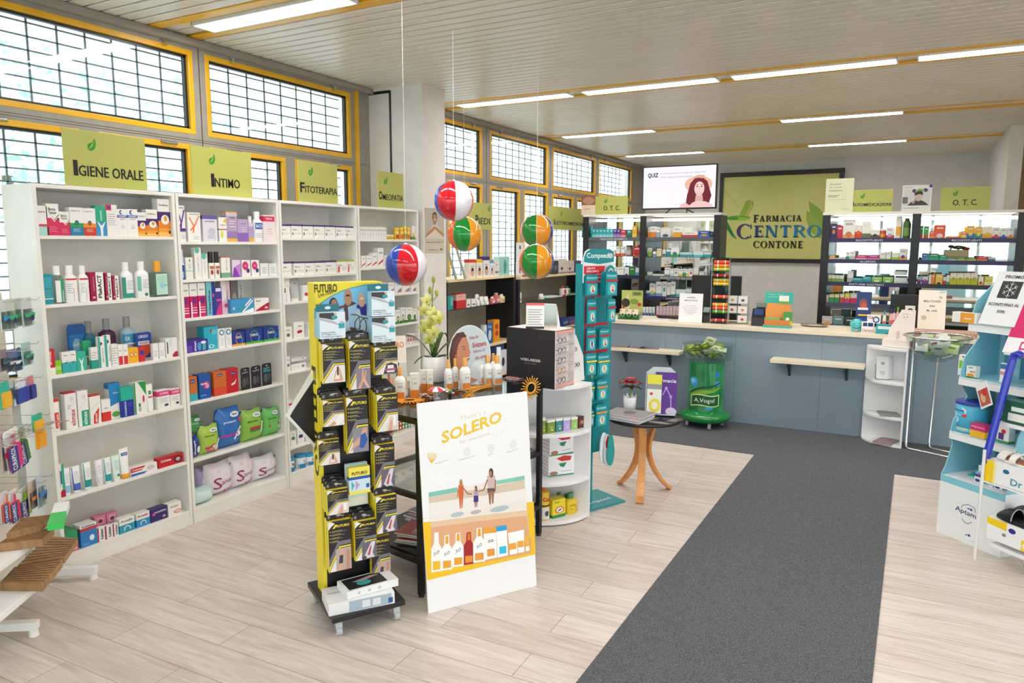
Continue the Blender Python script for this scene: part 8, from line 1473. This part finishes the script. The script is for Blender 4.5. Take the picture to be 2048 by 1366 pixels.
ccard(A8b,815,930,92,330,'1f3a70',[El(.45,.68,.28,.14,'8a4a44'),El(.5,.62,.2,.1,'c8564a'),Rc(.1,.52,.8,.58,'e9ebf0'),Rc(.0,.0,1,.30,'2444a0'),Rc(.15,.36,.8,.40,'e9c83c')],'counter_card','tall dark blue counter display behind the piggy bank','display',tilt=-.1,d=.01)
ccart(A8b,955,1075,338,485,'2aa3ac',[Rc(.1,.75,.9,.9,'e0f0f2'),El(.4,.3,.3,.15,'7fd0d8'),El(.7,.5,.2,.1,'1a7a8a')],'turquoise carton display on top of the white corner shelf',z=.8665,d=.05,rz=-.1)
for x,c,cc in((1012,'f2f0ee','3a8ac0'),(1062,'e9b9b6','3a3a7a'),(1085,'f0c9c6','3a3a6a'),(1112,'e9b0b0','8ab03a')):ccart(A8b,x,x+26,215+(1085-x)*.3,330,c,[Rc(.1,.2,.9,.6,'d9606a')],['slim white bottle','slim pink bottle','second slim pink bottle','slim pink bottle with green cap'][[1012,1062,1085,1112].index(x)]+' standing behind the turquoise carton display',kind='b',cap=cc)
p,w,h=cst(A8b,1020,1215,228,510,.866);w=.22;e=thing('face_display','cream and red cardboard display with a small drawn face, on the corner shelf','display',p+Vector((.0,-.01,.001)),-.25)
q=MB();q.box((-w/2,-.05,0),(w/2,.06,.065),P('f2e6de'));q.box((w/2,-.05,0),(w/2+.001,.06,.065),P('c01f34'));q.prism([(-w/2,.0),(w/2,.0),(w/2,h),(0,h),(-w/2+.02,h*.45)],.056,.062,P('f4e8e0'));q.prism([(-w/2,.065),(-.01,.065),(-.01,.14)],-.02,.05,P('f2e6de'));q.T=Matrix.Translation((0,.056,0));q.art(w,h,[El(.6,.80,.02,.012,'3a3034'),El(.72,.80,.02,.012,'3a3034'),El(.66,.74,.015,.01,'c8404a'),('l',[(.55,.86),(.66,.9),(.78,.86)],.002,'5a4a4a')],y=-.0005);q.T=Matrix();q.obj('card_display',e)
ccart(A8b,1182,1256,200,300,WT,[El(.5,.8,.3,.12,'3a3a3e'),El(.5,.8,.15,.06,WT)],'white carton with black ring beside the cardboard face display',d=.05)
ccard(A8b,1290,1503,78,315,'efe6d8',[Tx('MIELE TICINESE',.5,.72,.62,.05,'3a342e'),Tx('500G',.5,.6,.2,.045,'3a342e'),Tx('FR. 14.50',.5,.48,.38,.05,'3a342e'),El(.8,.82,.06,.03,'b9ad9c'),El(.22,.3,.1,.06,'c9bdac'),Rc(.75,.94,.95,.96,'7fc4b4')],'notice_card','cream notice about local honey with price, on the right of the counter','notice',z=1.001)
p,w,h=cst(A8b,1250,1545,318,392);m=noisy('m_wicker','b08074','e2bfae',90,.8,.6);e=thing('wicker_basket','pinkish woven basket under the honey notice on the counter','basket',Vector((p.x+.0,7.40,ZT)),0);q=MB();q.box((-.32,-.12,0),(.32,.12,.045),m)
for i in range(3):q.tube([(-.32,-.12,.012+i*.014),(.32,-.12,.012+i*.014),(.32,.12,.012+i*.014),(-.32,.12,.012+i*.014)],.008,m,6,closed=True)
q.obj('weave',e)
# leaflets
for i,(x,c)in enumerate(((1262,'d9c4b8'),(1292,'c9b0a4'),(1230,'b98a7e'))):b=onz(x,700-i,.688);mags((b.x,YC-.10,.6872),.1*i,1,.2,.15,'leaflet on the left counter wall shelf, '+('middle','right','left')[i]+' of three',None,cols=(c,),art=[El(.5,.5,.3,.3,'8a6a5e')],cat='leaflet')
e=thing('leaflet_holder','wire holder with white leaflets on the white shelf by the counter','holder',(-.20,7.12,.5705),.15);q=MB();q.tube([(-.05,-.02,.005),(.05,-.02,.005),(.05,.05,.005),(-.05,.05,.005)],.002,M_black,5,closed=True);q.tube([(-.05,.05,.0),(-.05,.08,.12),(.05,.08,.12),(.05,.05,0)],.002,M_black,5);q.obj('wire',e)
for i in range(3):q=MB();q.box((-.05,0,0),(.05,.004,.2),P('eceef0'));q.art(.1,.2,[El(.5,.7,.15,.06,'9aa0a4'),Rc(.3,.3,.7,.34,'a9aeb2'),Rc(.3,.22,.7,.25,'a9aeb2')]);o=q.obj('leaflet');o.location=(-.20+i*.012,7.115+i*.014,.575);o.rotation_euler=(-.22,0,.15);tag(o,['front','middle','rear'][i]+' white leaflet in the wire holder beside the counter','leaflet','leaflets in the wire holder')
mags((-.14,7.12,.2655),.2,3,.15,.21,'magazine on the middle board of the shelf by the counter','magazines on the middle board',t=.003);mags((-.15,7.10,.0225),-.3,3,.15,.21,'magazine on the lowest board of the shelf by the counter','magazines on the lowest board',t=.003,art=[Rc(.1,.2,.9,.8,'b98a8a')])
# ================================================================ PALE BLUE DISPLAY GOODS
B1=(1840,500,5.255);B2=(1840,740,3.415)
def ap(z,tr,it,where,sb):row(AP,z,tr,where,it,sb=sb)
ap(.964,B1,[('c',412,488,1105,WT,[Rc(.1,.35,.9,.72,'8ad03a'),El(.6,.92,.1,.04,'2a2a30')],'tall white carton with lime block'),('c',490,590,1220,WT,[El(.5,.18,.4,.16,'ee9a2c'),Rc(.45,.42,.95,.58,'d8305c'),Tx('-20%',.7,.5,.4,.1,'f6e6ea'),Bd(0,.06,'3aa04a'),Rc(.25,.8,.7,.88,'5a9a6a')],'white carton with orange fruit')],'upper shelf, pale blue display',.12)
ap(.964,B1,[('c',850,912,1190,WT,[Bd(.7,.95,'3a7ab0'),Rc(.1,.4,.9,.55,'d8305c'),Tx('-20%',.5,.475,.7,.1,'f6e6ea')],'white and blue carton by blue tube')],'upper shelf, pale blue display',.14)
ap(.634,B2,[('j',200,385,215,'4ab0d8',[Rc(.05,.0,.95,.15,'7fd0ea'),El(.35,.75,.32,.17,'eef4f8'),Tx('Aptamil',.33,.76,.5,.11,'24306e',0,.03),El(.3,.42,.12,.12,'e4f2f8'),El(.6,.6,.09,.06,'d9483c'),El(.12,.2,.1,.08,'d9eef6'),Rc(.35,.08,.75,.14,'eed8a0')],'light blue milk powder tin',{'cap':'1f3a9a','cf':.1}),('y',345,450,372,'d0307a',[Bd(0,.5,'eebc2c'),Tx('Magnesium',.5,.78,.85,.13,'f4e0ea',0,.03)],'magenta and yellow carton',{'d':.06,'sb':.04}),('c',530,615,370,WT,[Bd(0,.1,'3aa05a'),El(.55,.6,.2,.12,'d83a44'),Rc(.15,.15,.6,.5,'5a3a8a')],'red dotted carton by blue tube',{'d':.05})],'middle shelf of pale blue display',.08)
row(AP,.3655,B2,'pale blue display base',[('b',368,438,655,'5ab0d8',[Rc(.0,.0,1,.5,'e9f0f4'),Rc(.0,.55,1,.75,'26348a'),El(.7,.7,.25,.15,'d83a3c'),El(.5,.2,.25,.14,'26348a')],'baby milk bottle with clear teat cap',{'cap':'e2e8ec','cf':.36,'cw':.5}),('b',500,572,745,'5ab0d8',[Rc(.0,.0,1,.5,'e9f0f4'),Rc(.0,.55,1,.75,'26348a'),El(.4,.72,.3,.15,'d83a3c'),El(.5,.2,.25,.14,'26348a')],'baby milk bottle right of the white leg',{'cap':'e2e8ec','cf':.2,'cw':.5}),('b',470,498,770,'5ac0b0',[Rc(.0,.0,1,.5,'e9f0f4'),El(.5,.75,.3,.12,'d83a3c')],'baby milk bottle behind the white leg',{'cf':.2})],sb=.06)
q=MB();q.box((0,0,0),(.14,.09,.008),P('3fb8b0'));q.box((.02,.01,.008),(.12,.08,.013),P('2fa098'));o=q.obj('sandwich_pack');put(o,AP.w(.08,.12,.366),AP.rz+.2);tag(o,'flat teal packet lying on the base of the pale blue display','packet')
ap(1.285,B1,[('y',340,605,660,'f0f0ee',[Rc(.34,0,.9,1,'f0a43c'),Rc(.5,.35,.8,.5,'f6d8a8')],'flat white and orange box',{'d':.05})],'top shelf of pale blue display',.11)
# posters on the display
def lean(fr,tl,tr_,br,bl,ly,col,art,lab,d=.003):
    p=[fr.at(x,y,ly)for x,y in(tl,tr_,br,bl)];q=MB();z0=(p[2][1]+p[3][1])/2;w=p[2][0]-p[3][0];h=((p[0][1]+p[1][1])/2-z0)*1.12
    q.box((-w/2,0,0),(w/2,d,h),P(col));q.art(w,h,art);q.prism([(-w*.3,0),(w*.3,0),(w*.2,h*.35),(-w*.2,h*.35)],d,d+.003,P(col));o=q.obj('promo_card');put(o,fr.w((p[2][0]+p[3][0])/2,ly,z0),fr.rz);o.rotation_euler=(-.42,0,fr.rz);return tag(o,lab,'notice')
flake=sum([[('l',[(.5,.66),(.5+.2*math.cos(i*S6+.5),.66+.155*math.sin(i*S6+.5))],.003,'eceef0')]+[('l',[(.5+.12*math.cos(i*S6+.5),.66+.093*math.sin(i*S6+.5)),(.5+.17*math.cos(i*S6+.5+s*.35),.66+.13*math.sin(i*S6+.5+s*.35))],.0025,'eceef0')for s in(-1,1)]for i in range(6)],[])
lean(AP,(1988,545),(2060,550),(2028,657),(1956,644),.10,'eff0f2',[Rc(.22,.5,.78,.82,'33343a')]+flake+[Tx('PROMO',.5,.9,.5,.06,'2a2a30'),Tx('SCONTI FINO AL',.5,.38,.84,.055,'2a2a30'),Tx('50%',.5,.25,.22,.055,'2a2a30')],'white promo card with snowflake on the pale blue display')
lean(AP,(1997,496),(2075,498),(2070,548),(1992,546),.2,'f0c23a',[Rc(.08,.0,1,.5,'e9c9a0'),El(.4,.28,.3,.14,'d9705a'),El(.8,.22,.2,.08,'8a4a34'),Tx('Carnitin',.5,.86,.5,.12,'8a5a1a',0,0),Tx('DERMAFLEX',.5,.64,.65,.12,'a8701f',0,0)],'yellow card with food picture behind the snowflake card')
for n_ in('promo_card.001',):bpy.data.objects[n_].location.z=1.286;
lean(SC,(2046,600),(2092,605),(2075,716),(2004,702),.16,'f2f0f2',[Rc(0,.28,1,1,'d81f6c'),Rc(.42,.08,.75,.22,'d83a7c'),Rc(.47,.11,.70,.19,'f2f0f2')],'white and hot pink card at the right edge above the sandals')
# ================================================================ SANDALS AND BOXES
(xs1,zs1,l1),(xs2,zs2,l2),(xs3,zs3,l3)=SCS
def sandal(loc,rz,col,strap,lab,closed=False,L_=.24):
    e=thing('sandal' if not closed else 'clog',lab,'shoe',loc,rz);n=18;out=[]
    for i in range(n):t=2*math.pi*i/n;x=math.cos(t)*L_/2;y=math.sin(t)*(.038+.007*math.cos(t))+.004*math.cos(t*2);out.append((x,y))
    q=MB();q.slab(out,0,.014,P('f0ede8' if not closed else '1c1c1f'));q.slab([(a*.97,b*.95)for a,b in out],.014,.022,P(col));bev(q.obj('sole',e),.003)
    if closed:
        q=MB();N=10;vs=[]
        for j in range(7):
            x=-L_*.02+(L_*.5)*j/6;hh=.06*(1-(j/6)**2.2)+.004;ww=.044*math.sqrt(max(0.02,1-(j/6.15)**3))
            for i in range(N+1):t=math.pi*i/N;vs.append((x,ww*math.cos(t),.016+hh*math.sin(t)))
        q.add(vs,[(j*(N+1)+i,j*(N+1)+i+1,(j+1)*(N+1)+i+1,(j+1)*(N+1)+i)for j in range(6)for i in range(N)],P(strap),True);q.tube([(-L_*.02,.044*math.cos(math.pi*i/10),.018+.064*math.sin(math.pi*i/10))for i in range(11)],.003,P('a9aab0'),6);q.obj('upper',e)
    else:
        for x0,x1 in((.02,.075),(-.05,-.005)):
            q=MB();N=10;vs=[(x,.043*math.cos(math.pi*i/N)*1.04,.012+(.045 if x0<0 else.038)*math.sin(math.pi*i/N))for x in(x0,x1)for i in range(N+1)];vs+=[(a,b*1.04,c_+.003)for a,b,c_ in vs];k_=2*(N+1)
            q.add(vs,[(i,i+1,N+2+i,N+1+i)for i in range(N)]+[(k_+i,k_+N+1+i,k_+N+2+i,k_+i+1)for i in range(N)],P(strap),True);q.obj('strap',e)
def sbox(a,tr,x0,x1,y0,y1,ly,d,col,art,lab,name='shoe_box',dx=.0,wmin=None):
    p0=SC.at(tr[0]+x0/tr[2],tr[1]+y0/tr[2],ly);p1=SC.at(tr[0]+x1/tr[2],tr[1]+y0/tr[2],ly);z1=p0[1];z0=SC.at(tr[0]+x0/tr[2],tr[1]+y1/tr[2],ly)[1];w=wmin or p1[0]-p0[0];q=MB();q.box((0,0,0),(w,d,z1-z0),P(col));q.art(w,z1-z0,art,x=w/2);o=q.obj(name);put(o,SC.w(p0[0],ly,z0),SC.rz);tag(o,lab,'shoe box');return p0[0],z1,w
B6b=(1940,860,5.25)
x_,zt3,w_=sbox(0,B6b,162,640,300,530,-.02,.16,'f2f2f3',[Rc(0,0,.14,1,'f5cf1f'),Rc(.14,0,.18,1,'f8ea9a'),El(.34,.68,.05,.1,'1f6a9a'),Tx('Dr Scholl',.72,.3,.6,.3,'2a9aa8',0,.01)],'white and yellow box under the brown sandals at the right edge',wmin=.36)
sandal(SC.w(x_+.125,.04,zt3+.001),SC.rz+2.9,'a86a44','f0ede9','brown sandal with white straps on the white and yellow box, nearer one');sandal(SC.w(x_+.19,.125,zt3+.001),SC.rz+2.9,'a86a44','f0ede9','brown sandal with white straps on the white and yellow box, rear one')
q=MB();zz=zt3-.085;q.box((x_-.0,-.02,-.012),(.64,.16,-.002),mat('f0eff0',.3));o=q.obj('shelf');o.parent=bpy.data.objects['sandal_stand'];o.location=(0,0,SC.at(1940+162/5.25,860+530/5.25,-.02)[1])
x_,zt4,w_=sbox(0,B6b,185,620,905,1130,0,.18,'f1f1f2',[Pg('f5cf1f',(0,1),(.33,1),(.33,.62),(0,.7)),El(.42,.72,.06,.12,'2a2f8a'),Rc(.58,.0,.85,.5,'f5d02a'),El(.7,.25,.1,.2,'f6efe0'),Rc(.86,0,1,.55,'dc2430'),Rc(.27,.35,.33,.48,'8a8a8e')],'white and yellow box under the black clogs at the right edge',wmin=.34)
sandal(SC.w(x_+.135,.04,zt4+.001),SC.rz+3.0,'1f1f23','18181b','black clog on the lower shoe box, nearer one',True);sandal(SC.w(x_+.12,.15,zt4+.001),SC.rz+2.8,'1f1f23','18181b','black clog on the lower shoe box, rear one',True)
x_,zt5,w_=sbox(0,B2,575,740,200,350,.1,.16,'1c5a44',[Rc(.1,.1,.7,.45,'eceae4'),Rc(.15,.55,.6,.75,'e6ece8'),Tx('FU',.92,.2,.15,.25,'e9c83c',0,.03)],'dark green shoe box with white label on the middle sandal shelf',wmin=.3)
sandal(SC.w(x_+.16,.18,zt5+.001),SC.rz+2.9,'b98a5a','c8303c','tan sandal with red strap on the dark green shoe box')
q=MB();q.box((-.05,0,0),(.05,.003,.14),P('f0eeee'));q.art(.1,.14,[Rc(.08,.08,.92,.75,'b9604c'),El(.4,.4,.2,.2,'e0b09a'),El(.6,.6,.2,.15,'c8303c')]);o=q.obj('hanging_card');p_=SC.at(1975,800,.07);put(o,SC.w(p_[0],.07,p_[1]-.04),SC.rz-.3);o.rotation_euler=(0,-.5,SC.rz-.3);tag(o,'tilted picture card clipped behind the blue tube','card')
# ================================================================ TOOTHBRUSH STAND GOODS
B3=(0,560,4.018);E5=(0,740,4.553);B4=(0,860,3.105);GDE=bpy.data.objects['pegboard_stand']
def gblist(tr,x0,x1,y0,y1,col,c2,lab,ly=-.14,kind=0,tilt=0,lev=None):
    cx,w,zb,h=on_frame(GD,tr,x0,x1,y0,y1,ly);w*=1.3;q=MB();q.prism([(-w/2,0),(w/2,0),(w/2,h*.95),(w*.4,h),(-w*.4,h),(-w/2,h*.95)],0,.004,P(col))
    q.box((-w*.4,-.012,h*.05),(w*.4,0,h*.62),clearm('e6eeee')if kind==0 else P(c2))
    q.art(w,h,[Rc(.0,.34,1,.48,c2),El(.7,.3,.22,.1,'26345a')]if kind==0 else[('l',[(.4,.1),(.5,.9)],w*.2,c2)]if kind==2 else[Rc(.1,.1,.9,.5,c2)],y=-.0125 if kind!=2 else-.0125)
    if kind==2:q.art(w,h,[Rc(0,0,.62,.62,'2a2f80'),Tx('CURAPROX',.3,.32,.55,.32,'e9ecf4',90,.02)],y=-.0128)
    o=q.obj('toothbrush_pack');put(o,GD.w(cx,ly,zb),GD.rz);o.rotation_euler=(0,tilt,GD.rz);tag(o,lab,'toothbrush pack','toothbrush packs on the pegboard')
    q=MB();q.tube([(cx,0,zb+h*.93),(cx,ly-.05,zb+h*.93),(cx,ly-.06,zb+h*.93+.012)],.002,M_chrome,6);q.obj('wire_hook',GDE)
W=gblist
for a in((B3,0,44,160,412,'cdd4d2','2f90c8','flosser pack with blue band at far left of the top row'),(B3,48,100,150,405,'c9cfc4','35b070','flosser pack with green band in the top row'),(B3,118,165,145,378,'c6ccca','2fa060','slim grey and green pack in the top row',-.1),(B3,178,240,142,378,'c9cfcc','2faa68','green topped flosser pack, rightmost in the top row',-.16),(B3,0,48,560,735,'8a7a86','3a6a6a','dark pack at far left of the second row'),(B3,52,96,560,742,'6a6a90','b9c0d0','violet interdental pack in the second row'),(B3,100,158,548,735,'5a78b0','e2e8ee','blue interdental brush pack in the second row',-.12),(B3,182,235,500,690,'a9c9c4','2f9a7a','pale teal pack, rightmost in the second row',-.14),
          (B3,0,62,820,1040,'2fb8a4','eeb42c','teal and yellow pack at left of the third row',-.12,1),(B3,75,112,800,970,'b9c0c8','2f3a6a','grey and navy pack in the third row',-.12),(B3,115,200,790,1000,'e0e4ea','2a40a0','white and navy pack in the middle of the third row',-.12,1),(B3,225,262,770,965,'d07a8c','2a3a8c','pink and navy pack at right of the third row',-.13,1),(E5,300,372,400,560,'2ab09c','eeb42c','teal pack hanging at the right of the fourth row',-.2,1),(E5,325,388,480,720,'efb02c','e9a01f','amber pack hanging at the right of the fourth row',-.2,1),(E5,5,50,560,945,'c9a8ac','d83a5c','toothbrush pack with red handle at far left of the fourth row'),(E5,60,165,530,925,'e9e9e6','d8307a','white pack with magenta toothbrush in the fourth row',-.15,2,-.1),(E5,160,240,520,860,'b9b49c','4a8a4a','beige pack with green toothbrush in the fourth row',-.12,2,-.2),
          (E5,0,60,1110,1400,'d9d4da','e8602c','navy toothbrush pack with orange brush at far left, lowest row',-.15,2),(E5,72,150,1095,1390,'e2dfe4','d8285c','navy toothbrush pack with crimson brush, lowest row',-.15,2,-.05),(E5,165,250,1075,1350,'dfe2dc','a0c82c','navy toothbrush pack with lime brush, lowest row',-.15,2,-.05),(E5,262,330,1010,1270,'c9b4a0','c8743c','pack with orange brush, lowest row',-.18),(E5,335,385,950,1260,'b9c4cc','2f78c8','pack with blue brush, rightmost in the lowest row',-.2)):W(*a)
q=MB()
for k in range(9):y_=-.03-k*.025;q.tube([(-.75,y_,.835+k*.002),(.0,y_,.835+k*.002)],.0022,M_chrome,5)
for x in(-.6,-.45,-.3,-.15,0):q.tube([(x,0,.82),(x,-.28,.85)],.003,M_chrome,5)
q.obj('wire_shelf',GDE)
# wooden grooved display blocks on white trays
M_blk=woodm('m_block_wood','8a6540','b48a5c',.6,(2,12,2));M_cut=P('5a3a20')
def block(tr,pts,z,h,lab,n=9):
    P3=[onz(tr[0]+x/tr[2],tr[1]+y/tr[2],z+h)for x,y in pts];o3=P3[0];q=MB()
    v=[p-o3 for p in P3];q.slab([(a.x,a.y)for a in v],0,h,M_blk)
    for i in range(1,n):
        t=i/n;a=v[0].lerp(v[3],t);b=v[1].lerp(v[2],t);dd=(v[3]-v[0])/n*.16;q.slab([(a.x,a.y),(b.x,b.y),((b+dd).x,(b+dd).y),((a+dd).x,(a+dd).y)],h+.0,h+.0012,M_cut)
    o=q.obj('wooden_block');put(o,(o3.x,o3.y,z));tag(o,lab,'wooden block','grooved wooden blocks on the pegboard stand')
block(B4,((40,645),(250,590),(338,522),(135,545)),.45,.03,'grooved wooden block, upper one of the top pair');block(B4,((-20,712),(262,680),(335,605),(90,640)),.415,.034,'grooved wooden block, lower one of the top pair')
block(B4,((110,840),(400,790),(482,672),(300,658)),.2545,.03,'grooved wooden block at the rear of the low tray');block(B4,((0,950),(262,955),(388,805),(90,850)),.2545,.035,'grooved wooden block at the front of the low tray')
for z,ext in((.385,-.335),(.225,-.39)):q=MB();q.box((-1.12,ext,z),(-.53,0,z+.028),M_wf);bev(q.obj('tray',GDE),.002)
q=MB();q.box((-.03,-.15,0),(.03,.15,.03),P('eef0ee'));q.box((-.0305,-.151,-.0003),(.0305,-.0,.0305),P('3ac05a'));o=q.obj('carton');p_=onz(118,1030,.5);put(o,(p_.x,p_.y,.484),GD.rz-1.2);tag(o,'white and green carton lying on the wooden blocks','carton')
# ================================================================ TREES OUTSIDE THE WINDOWS
for i,(x,y,r,hh,c1,c2)in enumerate(((-10.5,3.4,1.2,2.3,'b0dcc4','dcf0e4'),(-11,5.6,1.5,3.0,'bfe2da','e0f4f0'),(-12.5,9.6,1.6,3.0,'bfe2da','e0f4f0'),(-9.0,1.2,1.0,1.6,'5a9a5a','9acb90'))):
    e=thing('tree','leafy green tree outside, %s one beyond the window grilles'%('nearest','second nearest','farthest','lowest')[i],'tree',(x,y,-.35),0,'trees outside the windows');q=MB();q.cyl((0,0,0),(0,0,hh),.12,.07,P('6a5a48'),8);q.obj('trunk',e)
    q=MB();rd=random.Random(i);m1=[P(c1),P(c2)]
    for k in range(900):
        a_=rd.uniform(0,6.283);b_=math.acos(rd.uniform(-1,1));rr_=r*rd.uniform(.5,1)*(1+.25*math.sin(a_*3+b_*4));c=Vector((rr_*math.sin(b_)*math.cos(a_),rr_*math.sin(b_)*math.sin(a_),hh+.6+rr_*math.cos(b_)));s=rd.uniform(.05,.11);d1=Vector((rd.gauss(0,1),rd.gauss(0,1),rd.gauss(0,1))).normalized();d2=d1.orthogonal().normalized()
        q.add([c-d1*s,c+d2*s*.5,c+d1*s,c-d2*s*.5],[(0,1,2,3)],m1[k%2])
    q.obj('foliage',e)
